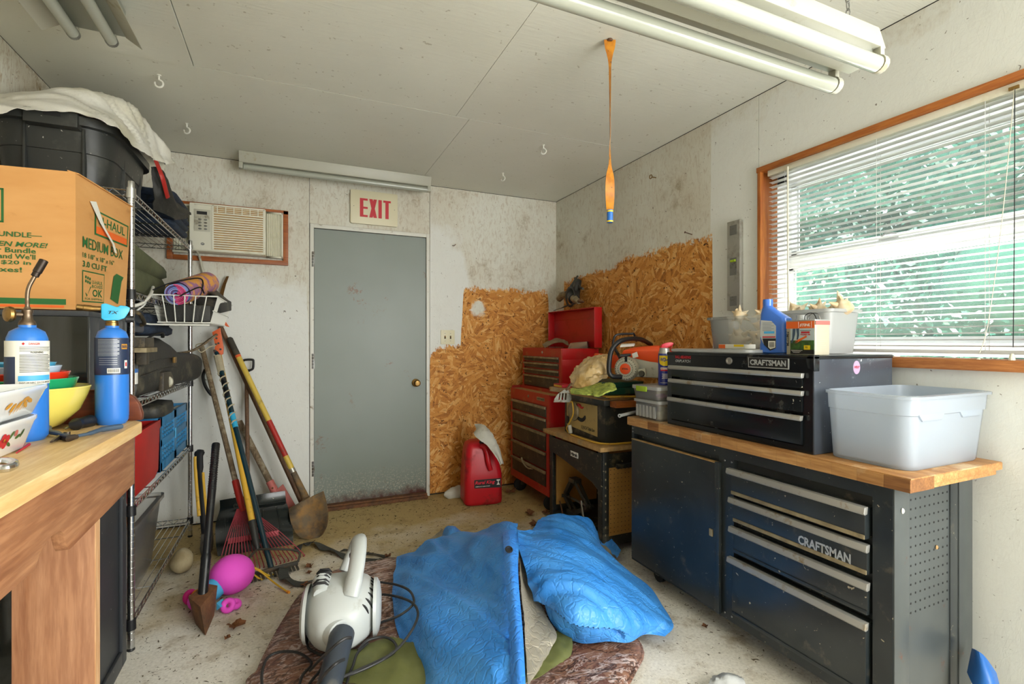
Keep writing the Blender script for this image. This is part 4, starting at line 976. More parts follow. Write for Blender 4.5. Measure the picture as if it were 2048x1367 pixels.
def bowl(z, r, h, m, lab, foot=.5):
    o = root('mixing_bowl', lab, 'bowl', (bc.x, bc.y, z), group=None)
    p = [(0, .0), (r * foot, 0), (r * (foot + .16), h * .10), (r * .84, h * .42), (r * .95, h * .78), (r * .985, h * .93), (r, h * .97), (r * .99, h), (r * .955, h * .985), (r * .93, h * .8), (r * .80, h * .42), (r * .55, h * .10), (0, h * .05)]
    MB().lathe((bc.x, bc.y, z), p, 48).done('bowl', m, o, smooth=40)
bc = Vector((-.59, 1.535))
bowl(BZ + .0005, .136, .102, M['bowlyellow'], 'largest yellow glass mixing bowl of the nested stack on the bench', .45)
bowl(1.1216 - .080, .112, .080, M['bowlgreen'], 'green glass mixing bowl nested inside the yellow one')
bowl(1.1365 - .074, .0965, .074, M['bowlred'], 'red glass mixing bowl nested inside the green one')
bowl(1.151 - .064, .081, .064, M['bowlpale'], 'pale blue glass bowl nested inside the red one')
bowl(1.159 - .052, .071, .052, M['bowlblue'], 'small blue glass bowl topmost in the nested stack')
def casserole(cx, cy, z, rz, lab, w, d, h, deco):
    o = root('casserole_dish', lab, 'dish', (cx, cy, z))
    R = Matrix.Rotation(rz, 3, 'Z')
    def ring(s, zz, rr=.035): return [Vector((cx, cy, z)) + R @ Vector((x, y, zz)) for x, y in rrect(0, 0, w * s, d * s, rr * s, 5)]
    b = MB(); b.loft([ring(.80, 0), ring(.84, .004), ring(.97, h * .82), ring(1.0, h * .9), ring(1.0, h), ring(.965, h), ring(.93, h * .85), ring(.80, .012)]); b.done('dish', M['milk'], o, bevel=.0, smooth=45)
    return o, R
CD = ((-.556, 1.192, BZ + .0005, radians(1), .19, .245, .064), (-.556, 1.195, BZ + .0655, radians(1), .21, .275, .058))
dc, R1 = casserole(*CD[0][:4], 'lower white casserole dish with red flowers stacked at the left of the bench', *CD[0][4:], 0)
dc2, R2 = casserole(*CD[1][:4], 'upper white casserole dish with golden wheat pattern stacked on another dish', *CD[1][4:], 1)
def dishdeco(o, R, cx, cy, z, w, d, h, kind):
    # right hand face (+x side of the dish)
    def P(u, v, e=.0012):
        s = .84 + .13 * v / .82
        return Vector((cx, cy, z)) + R @ Vector((w / 2 * s + e, u, h * v))
    def spot(u, v, ru, rv, m, ang=0, name='painted_motif'):
        pts = []
        for k in range(10):
            a, c = ru * cos(2*pi*k/10), rv * sin(2*pi*k/10); a, c = a * cos(ang) - c * sin(ang), a * sin(ang) + c * cos(ang)
            pts.append(P(u + a, v + c / h))
        MB().prism(pts, R @ Vector((.0004, 0, 0))).done(name, m, o, smooth=0)
    if kind:
        for u, v, a in ((.030, .62, .2), (.034, .45, -.6), (.010, .48, .5), (-.012, .42, .7), (-.03, .5, .4), (.048, .55, -.3)): spot(u, v, .011, .004, M['gold'], a)
        for k in range(5): spot(-.01 + .012 * k, .36 + .03 * k, .012, .0009, M['gold'], .9)
    else:
        for u, v in ((-.03, .45), (-.016, .40), (-.024, .58), (-.01, .53)): spot(u, v, .008, .008, M['redprint'])
        spot(-.019, .49, .004, .004, M['yellow']); spot(.02, .62, .006, .006, M['pinkpaint'])
        for u, v, a in ((.004, .6, .8), (0, .36, -.5), (.03, .5, .3), (.045, .56, .9)): spot(u, v, .009, .003, M['grass'], a)
dishdeco(dc, R1, *CD[0][:3], *CD[0][4:], 0); dishdeco(dc2, R2, *CD[1][:3], *CD[1][4:], 1)
# pliers, screwdriver grip, wrench, red mark
pl = root('pliers', 'blue grey handled pliers lying open on the bench top', 'pliers', (-.45, 1.4, BZ))
def g2(px, py, z): return at(px, py, Z=BZ + z)
b = MB(); b.tube(spline([g2(152, 872, .008), g2(180, 866, .009), g2(205, 858, .010), g2(243, 852, .010)], 5), [.0045] * 5 + [.006] * 5 + [.008] * 5 + [.007], 10, sq=(1, .8)); b.done('handle', M['toolgrey'], pl)
b = MB(); b.tube(spline([g2(140, 872, .008), g2(115, 866, .009), g2(98, 862, .010), g2(97, 852, .010), g2(106, 846, .010)], 5), [.0045] * 5 + [.0065] * 15 + [.006], 10, sq=(1, .8)); b.done('handle', M['toolgrey'], pl)
b = MB(); b.tube([g2(150, 873, .007), g2(138, 876, .007), g2(118, 874, .007), g2(103, 883, .005)], [.008, .0105, .008, .003], 8, sq=(1, .7)); b.lathe(g2(134, 876, .0), [(0, 0), (.006, 0), (.006, .014), (0, .0145)], 10); b.done('jaw', M['toolsteel'], pl)
sd = root('multi_tool', 'short dark grip tool with a steel bit lying beside the yellow bowl', 'tool', (-.47, 1.58, BZ))
b = MB(); b.tube([g2(143, 850, .012), g2(152, 848, .014), g2(160, 846, .013), g2(180, 841, .014), g2(185, 840, .012)], [.0105, .015, .013, .0155, .009], 12); b.done('handle', M['black'], sd)
b = MB(); b.tube([g2(129, 857, .006), g2(146, 850, .011)], [.004, .0065], 6, sq=(1, .5)); b.done('bit', M['steel'], sd)
b = MB(); b.tube(spline([g2(-14, 925, .006), g2(8, 922, .006), g2(24, 924, .006), g2(27, 930, .006), g2(14, 936, .006), g2(-14, 938, .006)], 5), .007, 10); tag(b.done('wrench', M['chrome']), 'shiny chrome wrench end lying at the left edge of the bench', 'wrench')
b = MB(); b.tube([g2(33, 905, .002), g2(58, 888, .003)], [.0012, .003], 6); tag(b.done('red_sliver', M['redprint']), 'thin red plastic sliver on the bench in front of the white dishes', 'scrap')
# --- wire shelf
sh = root('wire_shelf', 'chrome wire shelving unit of five levels against the left wall', 'shelf', (-.8, 3.0, 0))
SX0, SX1, SY0, SY1 = -1.03, -.574, 2.379, 3.62
for x in (SX0, SX1):
    for y in (SY0, SY1):
        prof = [(0, .012), (.0127, .012)]
        for k in range(1, 71): zz = .02 + k * .0254; prof += [(.0127, zz - .0012), (.0116, zz), (.0127, zz + .0012)]
        MB().lathe((x, y, 0), prof + [(.0127, 1.832), (.011, 1.836), (0, 1.836)], 14).done('post', M['chrome'], sh)
        MB().lathe((x, y, 0), [(0, 0), (.012, 0), (.014, .004), (.012, .014), (0, .014)], 12).done('foot', M['black'], sh)
        for z in [k * .0254 * 2 for k in range(2, 36)] if (x == SX1) else []:
            pass
LV5 = (.115, .56, .965, 1.405, 1.80)
def zig(b, p, q, h, r=.0026):
    p = Vector(p); q = Vector(q); b.tube([p, q], r * 1.2, 6); b.tube([p - Vector((0, 0, h)), q - Vector((0, 0, h))], r * 1.2, 6)
    n = int((q - p).length / .028); pts = [p.lerp(q, i / n) - Vector((0, 0, h * (i % 2))) for i in range(n + 1)]; b.tube(pts, r, 5)
for z in LV5:
    b = MB()
    for x in (SX0, SX1): zig(b, (x, SY0, z), (x, SY1, z), .024)
    for y in (SY0, SY1): zig(b, (SX0, y, z), (SX1, y, z), .024)
    b.done('shelf_rim', M['chrome'], sh, kind='stuff')
    b = MB(); n = 16
    for i in range(1, n): x = SX0 + (SX1 - SX0) * i / n; b.tube([(x, SY0, z + .003), (x, SY1, z + .003)], .0016, 5)
    for i in range(1, 4): y = SY0 + (SY1 - SY0) * i / 4; b.tube([(SX0, y, z - .002), (SX1, y, z - .002)], .0028, 5)
    b.done('shelf_wires', M['chrome'], sh, kind='stuff')
    for x in (SX0, SX1):
        for y in (SY0, SY1): MB().lathe((x, y, z - .032), [(.0127, 0), (.0175, 0), (.0165, .04), (.0127, .04)], 14).done('collar', M['chrome'] if z > 1.7 else M['black'], sh)
# top level: tote, bag, denim
tt = root('storage_tote', 'big charcoal lidded storage tote on the top level of the wire shelf', 'tote', (-.8, 2.75, 1.805))
def rr3(x0, x1, y0, y1, z, r): return [Vector((x, y, z)) for x, y in rrect((x0+x1)/2, (y0+y1)/2, x1-x0, y1-y0, r, 5)]
tx0, tx1, ty0, ty1 = -1.05, -.63, 2.40, 3.02
b = MB(); b.loft([rr3(tx0+.05, tx1-.05, ty0+.06, ty1-.06, 1.806, .09), rr3(tx0+.045, tx1-.045, ty0+.055, ty1-.055, 1.812, .09), rr3(tx0+.03, tx1-.03, ty0+.04, ty1-.04, 1.94, .10), rr3(tx0+.026, tx1-.026, ty0+.036, ty1-.036, 1.942, .10), rr3(tx0+.018, tx1-.018, ty0+.025, ty1-.025, 2.045, .11)]); b.done('tote_body', M['totegrey'], tt)
b = MB(); b.loft([rr3(tx0, tx1, ty0, ty1, 2.036, .12), rr3(tx0-.002, tx1+.002, ty0-.002, ty1+.002, 2.068, .12), rr3(tx0+.02, tx1-.02, ty0+.02, ty1-.02, 2.070, .11), rr3(tx0+.03, tx1-.03, ty0+.03, ty1-.03, 2.080, .10)]); b.done('tote_lid', M['totegrey'], tt)
MB().box((-.90, ty0 - .016, 2.018), (-.74, ty0 + .03, 2.072)).done('latch_handle', M['totegrey'], tt, bevel=.006)
MB().box((-.84, ty0 - .018, 2.05), (-.79, ty0 - .01, 2.062)).done('latch_slot', M['blackmatte'], tt)
for x in (-.91, -.735): MB().box((x - .004, ty0 + .022, 1.83), (x + .004, ty0 + .05, 2.03)).done('rib', M['totegrey'], tt, bevel=.002)
for y in (2.62, 2.86): MB().box((tx1 - .05, y - .004, 1.83), (tx1 - .022, y + .004, 2.03)).done('rib', M['totegrey'], tt, bevel=.002)
net = [[at(-30, 232, Y=2.36), at(40, 226, Y=2.37), at(110, 229, Y=2.37), at(160, 233, Y=2.38), at(215, 248, X=-.64)+Vector((0,0,0)), at(262, 292, X=-.615), at(300, 318, X=-.60), at(325, 330, X=-.585)],
       [at(-30, 215, Y=2.42), at(40, 208, Y=2.45), at(110, 206, Y=2.45), at(165, 210, Y=2.48), at(225, 232, Y=2.60), at(275, 268, X=-.63), at(310, 303, X=-.61), at(343, 327, X=-.58)],
       [at(-30, 196, Y=2.6), at(40, 190, Y=2.6), at(110, 186, Y=2.6), at(170, 190, Y=2.65), at(232, 203, Y=2.75), at(274, 224, Y=2.85), at(312, 275, Y=3.0), at(340, 318, Y=3.12)],
       [Vector((-1.06, 2.8, 2.13)), Vector((-.98, 2.85, 2.16)), Vector((-.90, 2.9, 2.16)), Vector((-.83, 2.93, 2.16)), Vector((-.76, 2.96, 2.15)), Vector((-.70, 3.0, 2.14)), Vector((-.66, 3.06, 2.10)), Vector((-.62, 3.16, 2.06))]]
b = MB(); b.grid(patch(net, 9, 11, .024, 8, 2, fold=(1.1, .3)), .0015); tag(b.done('plastic_bag', M['bagwhite'], smooth=55), 'crumpled white plastic bag spread over the lid of the charcoal tote', 'bag')
# garments
def pile(name, lab, cat, m, cx, cy, z, w, d, h, seed=0, n=1, amp=.02, rz=0, group=None):
    o = root(name, lab, cat, (cx, cy, z), group=group); R = Matrix.Rotation(rz, 3, 'Z')
    def ring(s, zz, r=.05):
        out = []
        for x, y in rrect(0, 0, w * s, d * s, r, 5):
            q = R @ Vector((x, y, 0)); k = noise.noise(Vector((x * 9 + seed, y * 9, zz * 14)))
            out.append(Vector((cx, cy, z)) + q * (1 + .06 * k) + Vector((0, 0, zz + amp * noise.noise(Vector((x * 7, y * 7, seed + zz * 5))))))
        return out
    L = []
    for i in range(n):
        a, c = h * i / n, h * (i + 1) / n; e = (c - a)
        L += [ring(.94, a), ring(1.0, a + e * .25), ring(1.0, a + e * .75), ring(.95, c - .001)]
    L += [ring(.7, h + .004), ring(.3, h + .008)]
    for p in L[0]: p.z = max(p.z, z + .0)
    MB().loft(L).done('cloth', m, o, smooth=60); return o
pile('folded_jeans', 'stack of folded dark denim beside the tote on the top shelf', 'clothes', M['denim'], -.76, 3.30, 1.812, .40, .44, .19, 1, 5)
b = MB(); b.grid(patch([[at(300, 335, X=-.60), at(322, 342, X=-.565), at(345, 400, X=-.545), at(368, 420, X=-.535)], [at(306, 370, X=-.59), at(330, 385, X=-.55), at(355, 420, X=-.53), at(378, 428, X=-.52)], [at(310, 420, X=-.59), at(335, 430, X=-.56), at(355, 440, X=-.54), at(378, 436, X=-.53)]], 6, 6, .012, 14, 3), .004)
tag(b.done('black_garment', M['nylon'], smooth=60), 'black nylon garment drooping over the top shelf edge under the red strap', 'clothes')
b = MB(); b.tube(spline([at(312, 322, X=-.575), at(324, 352, X=-.545), at(333, 385, X=-.54), at(336, 395, X=-.54)], 5), .010, 8, sq=(1, .35)); tag(b.done('red_strap', M['redpaint']), 'red strap hanging from under the white plastic bag', 'strap')
# second level: canvas, blanket roll, basket, black boxes
pile('canvas_bundle', 'olive canvas bundle on the shelf level behind the white basket', 'bag', M['canvas'], -.80, 2.82, 1.412, .40, .66, .20, 4, 2, .05)
rl = root('rolled_blanket', 'striped pink and orange blanket rolled up above the white wire basket', 'blanket', (-.5, 2.9, 1.44))
rc0 = at(352, 588, Y=2.78); rc1 = at(412, 566, Y=3.12); ax = (rc1 - rc0).normalized(); su_ = ax.cross(Vector((0, 0, 1))).normalized(); up_ = su_.cross(ax)
pts = []
for k in range(100):
    t = k / 99; a = t * 2 * pi * 6; r = .006 + .042 * t; pts.append(rc0 + su_ * r * cos(a) + up_ * r * sin(a))
b = MB(); G = [pts, [p + ax * (rc1 - rc0).length for p in pts]]; b.grid([G[0], [p.lerp(q, .5) for p, q in zip(*G)], G[1]], .0052)
rmats = [mat('blanket_stripe', c, .85) for c in ('d8447c', '7288c8', 'c83c6c', '4a4a78', 'e0608c', '8a9ad0')]
br = b.done('blanket_roll', rmats, rl, smooth=60)
for p_ in br.data.polygons:
    c_ = p_.center + rl.location - rc0; c_ = c_ - ax * c_.dot(ax); p_.material_index = int((c_.length - .006) / .0035) % 6
b = MB(); G = [[rc0 + ax * (.02 + (rc1 - rc0).length * j / 6) + (su_ * cos(a) + up_ * sin(a)) * .0560 for a in [radians(-60 + k * 17) for k in range(18)]] for j in range(7)]
b.grid(G, .002); b.done('outer_wrap', mat('orange_purple_print_cloth', 'd89a48', .85, c2='9a6a8a', ns=22, edge=(.45, .55)), rl, smooth=60)
bk = root('wire_basket', 'white coated wire basket hooked on the second shelf and jutting past its edge', 'basket', (-.45, 2.95, 1.28))
bY0, bY1 = 2.75, 3.38; bxl, bxr = -.590, -.325; zt, zb = 1.425, 1.300
def bp(u, v, top): # u across x, v along y
    ins = 0 if top else .035
    return Vector((bxl + ins * .6 + (bxr - bxl - ins * 1.6) * u, bY0 + ins + (bY1 - bY0 - 2 * ins) * v, zt if top else zb))
b = MB()
for tp, r in ((1, .0042), (0, .0036)): b.tube([bp(0, 0, tp), bp(1, 0, tp), bp(1, 1, tp), bp(0, 1, tp)], r, 6, closed=True)
b.tube([bp(1, 0, 1).lerp(bp(1, 0, 0), .55), bp(1, 1, 1).lerp(bp(1, 1, 0), .55)], .0028, 5)
b.done('basket_frame', M['whitewire'], bk)
b = MB()
for i in range(1, 6): u = i / 6; b.tube([bp(u, 0, 1), bp(u, 0, 0)], .0026, 5); b.tube([bp(u, 1, 1), bp(u, 1, 0)], .0026, 5)
n = 34
for i in range(1, n): v = i / n; b.tube([bp(1, v, 1), bp(1, v, 0)], .0014, 4); b.tube([bp(0, v, 1), bp(0, v, 0), bp(1, v, 0)], .0014, 4)
b.done('basket_wires', M['whitewire'], bk, kind='stuff')
b = MB(); b.tube(spline([bp(0, 0, 1), bp(0, 0, 1) + Vector((-.022, -.01, -.05)), bp(0, 0, 1) + Vector((-.05, -.02, -.085)), bp(0, 0, 0) + Vector((-.05, -.02, -.005)), bp(0, 0, 0) + Vector((.02, -.02, -.012)), bp(1, 0, 0) + Vector((0, -.01, -.012))], 4), .004, 6); b.done('support_hook', M['whitewire'], bk)
rd = root('black_box', 'dusty black boxy radio lying tilted in the white wire basket', 'box', (-.42, 3.2, 1.36))
P1 = [at(384, 586, Y=2.93), at(441, 606, Y=2.90), at(463, 603, Y=3.25), at(414, 577, Y=3.30)]
b = MB(); b.hexa([p - Vector((0, 0, .052)) for p in P1] + P1); b.done('case', M['nylon'], rd, bevel=.005)
P2 = [at(398, 573, Y=3.0), at(432, 589, Y=2.97), at(457, 600, Y=3.24), at(412, 562, Y=3.30)]
b = MB(); b.hexa([p - Vector((0, 0, .006)) for p in P2] + P2); b.done('lid', M['dustdrawer'], rd, bevel=.002)
b = MB(); b.box((-.545, 2.80, 1.306), (-.36, 3.30, 1.385)); b.done('lower_case', M['nylon'], rd, bevel=.008)
b = MB(); b.tube(spline([at(305, 580, Y=2.72), at(340, 566, Y=2.75), at(395, 556, Y=2.85), at(406, 566, Y=2.9), at(400, 590, Y=2.9)], 5), .0035, 6); b.tube(spline([at(360, 592, Y=2.74), at(375, 584, Y=2.76), at(400, 574, Y=2.86), at(408, 586, Y=2.9)], 5), .0035, 6)
tag(b.done('wire_rack', M['blackwire']), 'thin black wire rack lying over the striped blanket roll', 'rack')
b = MB(); b.ell((-.78, 3.36, 1.462), (.16, .16, .05), 14, amp=.3, fr=8); tag(b.done('dark_cap', M['nylon'], smooth=60), 'dark cloth cap behind the blanket roll on the second level', 'clothes')
# third level: suitcase, jeans bag, bracket
sc = root('suitcase', 'soft black wheeled suitcase lying on the third level of the wire shelf', 'suitcase', (-.7, 2.9, .97))
def shp(px, y, X): return at(px, y, X=X)
def ringS(Y, X1, zt_, zb_=.972):
    return [Vector((x, Y, z)) for x, z in rrect((-1.0 + X1) / 2, (zt_ + zb_) / 2, X1 + 1.0, zt_ - zb_, .045, 4)]
b = MB(); L = []
for Y, X1, t in ((2.46, -.60, 1.20), (2.47, -.575, 1.215), (2.7, -.565, 1.225), (2.9, -.56, 1.225), (3.1, -.565, 1.20), (3.25, -.55, 1.15), (3.5, -.51, 1.14), (3.58, -.51, 1.13), (3.6, -.54, 1.10)):
    R_ = ringS(Y, X1, t); 
    for p in R_: p.x += .012 * noise.noise(p * 8) * (p.x > -.9); p.z += .014 * noise.noise(p * 6 + Vector((3, 3, 3))) * (p.z > 1.0)
    L.append(R_)
b.loft(L); b.done('case_body', M['nylon'], sc, smooth=50)
for z in (1.075, 1.12): MB().tube([(-.562, y, z + .01 * sin(y * 7)) for y in [2.47 + k * .08 for k in range(14)]], .004, 6).done('seam_piping', M['nylon'], sc)
wy = 2.88
MB().prism([(-.567, wy - .10, .975), (-.567, wy + .13, .975), (-.567, wy + .11, 1.03), (-.567, wy + .06, 1.062), (-.567, wy - .09, 1.066)], (.022, 0, 0)).done('wheel_housing', M['dustdrawer'], sc, bevel=.006)
MB().lathe((-.562, wy + .012, 1.012), [(0, 0), (.012, 0), (.026, .004), (.030, .012), (.026, .022), (.012, .026), (0, .026)], 18, (.55, .83, 0)).done('wheel', M['chaingrey'], sc)
MB().box((-.556, 3.02, 1.10), (-.543, 3.06, 1.13)).done('buckle', M['brass'], sc, bevel=.002)
MB().tube(spline([(-.60, 2.75, 1.225), (-.58, 2.8, 1.245), (-.575, 2.9, 1.25), (-.585, 2.96, 1.23)], 4), .008, 8, sq=(1, .5)).done('carry_handle', M['nylon'], sc)
MB().lathe((-.565, 2.60, 1.175), [(0, .012), (.012, .01), (.015, 0)], 14, (1, 0, 0)).done('lock_button', M['black'], sc)
lettering('K', M['greyprint'], sc, (-.5655, 2.562, 1.14), (0, 1, 0), (0, 0, 1), h=.014, lift=.004)
MB().box((-.57, 2.40, 1.085), (-.562, 2.43, 1.10)).done('luggage_tag', M['blueprint'], sc); MB().box((-.57, 2.40, 1.04), (-.562, 2.425, 1.085)).done('luggage_label', M['whiteprint'], sc)
pile('jeans_bag', 'dark blue denim bag bulging under the white basket on the suitcase', 'bag', M['denim'], -.80, 3.02, 1.24, .40, .52, .10, 9, 2, .015)
jb = root('blue_tool_case', 'dark blue plastic tool case with grey handle lying on the suitcase', 'case', (-.7, 2.6, 1.23))
b = MB(); b.box((-.90, 2.42, 1.245), (-.60, 2.70, 1.345), Matrix.Rotation(radians(0), 3, 'Z')); b.done('case_body', mat('navy_case_plastic', '1b2b40', .4), jb, bevel=.015)
b = MB(); b.tube(spline([(-.598, 2.50, 1.33), (-.58, 2.52, 1.325), (-.58, 2.60, 1.29), (-.598, 2.62, 1.28)], 4), .008, 8); b.done('case_handle', M['dustdrawer'], jb)
gb = root('grey_bracket', 'dusty grey metal bracket sticking out beside the suitcase lock', 'bracket', (-.56, 2.47, 1.17))
MB().box((-.575, 2.385, 1.185), (-.53, 2.53, 1.225)).done('arm', M['dustdrawer'], gb, bevel=.003); MB().box((-.575, 2.385, 1.165), (-.525, 2.56, 1.184)).done('rail', M['mdf'] if False else M['dustgrip'], gb, bevel=.002); MB().box((-.57, 2.43, 1.115), (-.535, 2.475, 1.165)).done('lug', M['dustdrawer'], gb, bevel=.002)
pile('shoe_pile', 'dark shoe with a pale toe on top of the red bin', 'shoe', M['nylon'], -.66, 2.98, .845, .20, .28, .06, 12, 1, .01)
# fourth level: red bin, blue crate
def fy(px, X=-.575): return at(px, 800, X=X).y
rb = root('red_bin', 'bright red fabric storage bin on the fourth level of the wire shelf', 'bin', (-.7, 2.7, .566))
y0, y1 = 2.40, fy(322)
b = MB(); b.loft([[Vector((x, y, z)) for x, y in rrect(-.79, (y0+y1)/2, w, y1-y0 - k, .02, 3)] for z, w, k in ((.567, .40, .05), (.60, .42, .02), (.83, .43, 0), (.832, .40, .03), (.60, .39, .05))], caps=True); b.done('bin_body', M['redbin'], rb, smooth=50)
b = MB(); b.box((-.578, y0 + .004, .795), (-.5755, y1 - .004, .834)); b.done('hem', M['redbin'], rb, bevel=.001)
bc_ = root('blue_crate', 'blue folding plastic crate with vent slots on the fourth shelf level', 'crate', (-.7, 3.3, .566))
y0, y1 = fy(326), 3.595; X1 = -.585; zt_, zb_ = .835, .568
b = MB(); b.box((-1.0, y0, zb_), (X1 - .008, y1, zb_ + .012)); b.done('crate_floor', M['cratblue'], bc_)
for nm_, a, c in (('crate_end', (-1.0, y0, zb_), (X1, y0 + .012, zt_)), ('crate_end', (-1.0, y1 - .012, zb_), (X1, y1, zt_)), ('crate_back', (-1.0, y0, zb_), (-.99, y1, zt_))):
    MB().box(a, c).done(nm_, M['cratblue'], bc_, bevel=.002)
b = MB(); yy = [y0, y0 + .035, (y0+y1)/2 - .03, (y0+y1)/2 + .03, y1 - .035, y1]
for z0, z1 in ((zb_, zb_ + .045), (.69, .725), (zt_ - .045, zt_)): b.box((X1 - .012, y0, z0), (X1, y1, z1))
for k in (0, 2, 4): b.box((X1 - .012, yy[k], zb_), (X1, yy[k+1], zt_))
b.done('crate_front_frame', M['cratblue'], bc_, bevel=.002)
for ya, yb in ((yy[1], yy[2]), (yy[3], yy[4])):
    for za, zb2 in ((zb_ + .045, .69), (.725, zt_ - .045)):
        n = 6
        for i in range(n + 1): MB().box((X1 - .009, ya + (yb - ya) * i / n - .004, za), (X1 - .003, ya + (yb - ya) * i / n + .004, zb2)).done('crate_bar', M['cratblue'], bc_)
        for i in range(4): MB().box((X1 - .009, ya, za + (zb2 - za) * i / 3 - .004), (X1 - .003, yb, za + (zb2 - za) * i / 3 + .004)).done('crate_bar', M['cratblue'], bc_)
MB().box((X1, (y0+y1)/2 - .015, .68), (X1 + .004, (y0+y1)/2 + .015, .735)).done('crate_tag', M['labelblue'], bc_, bevel=.001)
for i, (dx, hh) in enumerate(((-.60, .03), (-.66, .045), (-.72, .04), (-.79, .05))):
    b = MB(); b.box((dx - .03, y0 + .03, zb_ + .014), (dx - .008, y1 - .05, zt_ + hh - .04)); tag(b.done('paper_file', M['labelwhite']), 'off-white paper file standing %s in the blue crate' % ('foremost', 'second from the front', 'second from the back', 'rearmost')[i], 'file', 'paper files in the blue crate')
# fifth level: clear tote with cardboard
ct = root('clear_tote', 'see-through plastic tote holding cardboard on the lowest shelf level', 'tote', (-.75, 2.65, .12))
def ring(x0, x1, y0, y1, z, r=.04): return [Vector((x, y, z)) for x, y in rrect((x0+x1)/2, (y0+y1)/2, x1-x0, y1-y0, r, 4)]
b = MB(); b.loft([ring(-.98, -.625, 2.47, 2.88, .12), ring(-.99, -.61, 2.455, 2.90, .16), ring(-1.01, -.585, 2.43, 2.95, .44), ring(-1.02, -.572, 2.42, 2.965, .445), ring(-1.02, -.572, 2.42, 2.965, .462), ring(-1.005, -.59, 2.435, 2.945, .462), ring(-.985, -.615, 2.46, 2.895, .165)]); b.done('tote_body', M['clear'], ct, smooth=40)
b = MB(); b.box((-.95, 2.51, .18), (-.70, 2.85, .41), Matrix.Rotation(.05, 3, 'Y')); tag(b.done('cardboard_carton', M['card'], bevel=.003), 'flattened brown cardboard carton inside the clear tote on the lowest shelf', 'box')
b = MB(); b.ell((-.533, 3.10, .052), (.058, .075, .054), 18, amp=.28, fr=14, seed=2); tag(b.done('pale_stone', M['stone'], smooth=60), 'pale yellowish stone on the floor in front of the lowest shelf', 'stone')

b = MB(); b.tube(spline([at(265, 612, d=2.05), at(284, 606, d=2.1), at(300, 590, d=2.2), at(306, 574, d=2.3)], 5), .007, 8); tag(b.done('cream_hose', M['trimwhite']), 'short cream coloured hose sticking up beside the torch head and white basket', 'hose')
b = MB(); b.tube(spline([at(355, 706, Y=3.42), at(380, 702, Y=3.5), at(398, 694, Y=3.56), at(420, 678, Y=3.6), at(434, 668, Y=3.62)], 5), .011, 8, sq=(1, .6)); tag(b.done('weathered_strut', M['handle_wood']), 'weathered grey wooden strut between the suitcase and the orange pruner head', 'strut')
b = MB(); b.tube(spline([at(411, 738, Y=3.74), at(406, 752, Y=3.74), at(410, 770, Y=3.74), at(420, 786, Y=3.74), at(428, 792, Y=3.74)], 5), .010, 8); tag(b.done('black_hook', M['black']), 'black curved rubber hook behind the weathered rake handle', 'hook')
# ------------------------------------------------------------------ right side: workbench cabinet, tool chests, saw
WT = .819
wk = root('tool_cabinet', 'wide blue black rolling tool cabinet with drawers and a door under the window', 'cabinet', (1.85, 1.48, 0))
fx0, fy0, fy1, fxb = 1.622, .879, 2.107, 2.062
zb0, zt0 = .078, .777
b = MB(); b.box((fx0 + .025, fy0 + .02, zb0), (fxb, fy1, zt0)); b.done('body', M['cabinet'], wk, bevel=.003)
b = MB()     # front frame
b.box((fx0, fy0, .735), (fx0 + .025, fy1, zt0)); b.box((fx0, fy0, zb0), (fx0 + .025, fy1, .118)); b.box((fx0, fy0, .118), (fx0 + .025, .935, .735)); b.box((fx0, 1.455, .118), (fx0 + .025, 1.53, .735)); b.box((fx0, 2.088, .118), (fx0 + .025, fy1, .735))
b.done('front_frame', M['cabinet'], wk)
d = MB().box((fx0 - .014, 1.515, .095), (fx0 + .002, 2.092, .705)).done('door', M['cabinet'], wk, bevel=.004)
MB().box((fx0 - .020, 1.512, .090), (fx0 - .004, 1.535, .712)).done('door_edge_grip', M['cabinet'], d, bevel=.003)
MB().box((fx0 - .016, 1.528, .7055), (fx0 + .004, 2.09, .709)).done('dusty_ledge', M['mdf'], d)
MB().box((fx0 - .019, 1.548, .395), (fx0 - .0135, 1.566, .425)).done('catch_plate', M['dustgrip'], d, bevel=.001)
for y, z in ((1.465, .722), (1.50, .722), (1.465, .10), (1.50, .10), (2.098, .76), (2.098, .742)): MB().lathe((fx0, y, z), [(0, .003), (.003, .0025), (.0045, 0)], 8, (-1, 0, 0)).done('bolt', M['steel'], wk)
DZ = [(.704, .602), (.587, .492), (.470, .368), (.350, .122)]
for i, (z1, z0) in enumerate(DZ):
    out = (.012, .002, 0, .008)[i]
    dr = MB().box((fx0 - .008 - out, .945, z0), (fx0 + .03, 1.450, z1 - .006)).done('drawer', M['cabinet'], wk, bevel=.003)
    b = MB(); yA, yB = .938, 1.462
    b.prism([(fx0 - .008 - out, yA, z1 - .022), (fx0 - .020 - out, yA, z1 - .024), (fx0 - .026 - out, yA, z1 - .018), (fx0 - .022 - out, yA, z1), (fx0 - .004 - out, yA, z1 + .001)], (0, yB - yA, 0))
    b.done('drawer_grip', M['drawergrip'], dr, bevel=.0015)
    MB().box((fx0 - .011 - out, .946, z0), (fx0 - .006 - out, 1.449, z0 + .014)).done('dusty_lip', M['dustgrip'] if i < 2 else M['cabinet'], dr, bevel=.002)
    if i == 1: lettering('CRAFTSMAN', M['greyprint'], dr, (fx0 - .0085 - out, 1.170, .506), (0, -1, 0), (0, 0, 1), w=.178, h=.032, bold=.035, lift=.0015)
b = MB(); b.box((fx0 + .03, fy0, zb0), (fxb, fy0 + .02, zt0)); sp = b.done('side_panel', M['cabside'], wk, bevel=.002)
b = MB(); b.box((fx0 + .002, fy0 - .004, zb0), (fx0 + .075, fy0 + .001, zt0)); b.done('corner_post', M['cabside'], wk, bevel=.004)
b = MB(); b.box((1.922, fy0 - .004, zb0), (1.965, fy0 + .001, zt0)); b.done('side_channel', M['cabinet'], wk, bevel=.003)
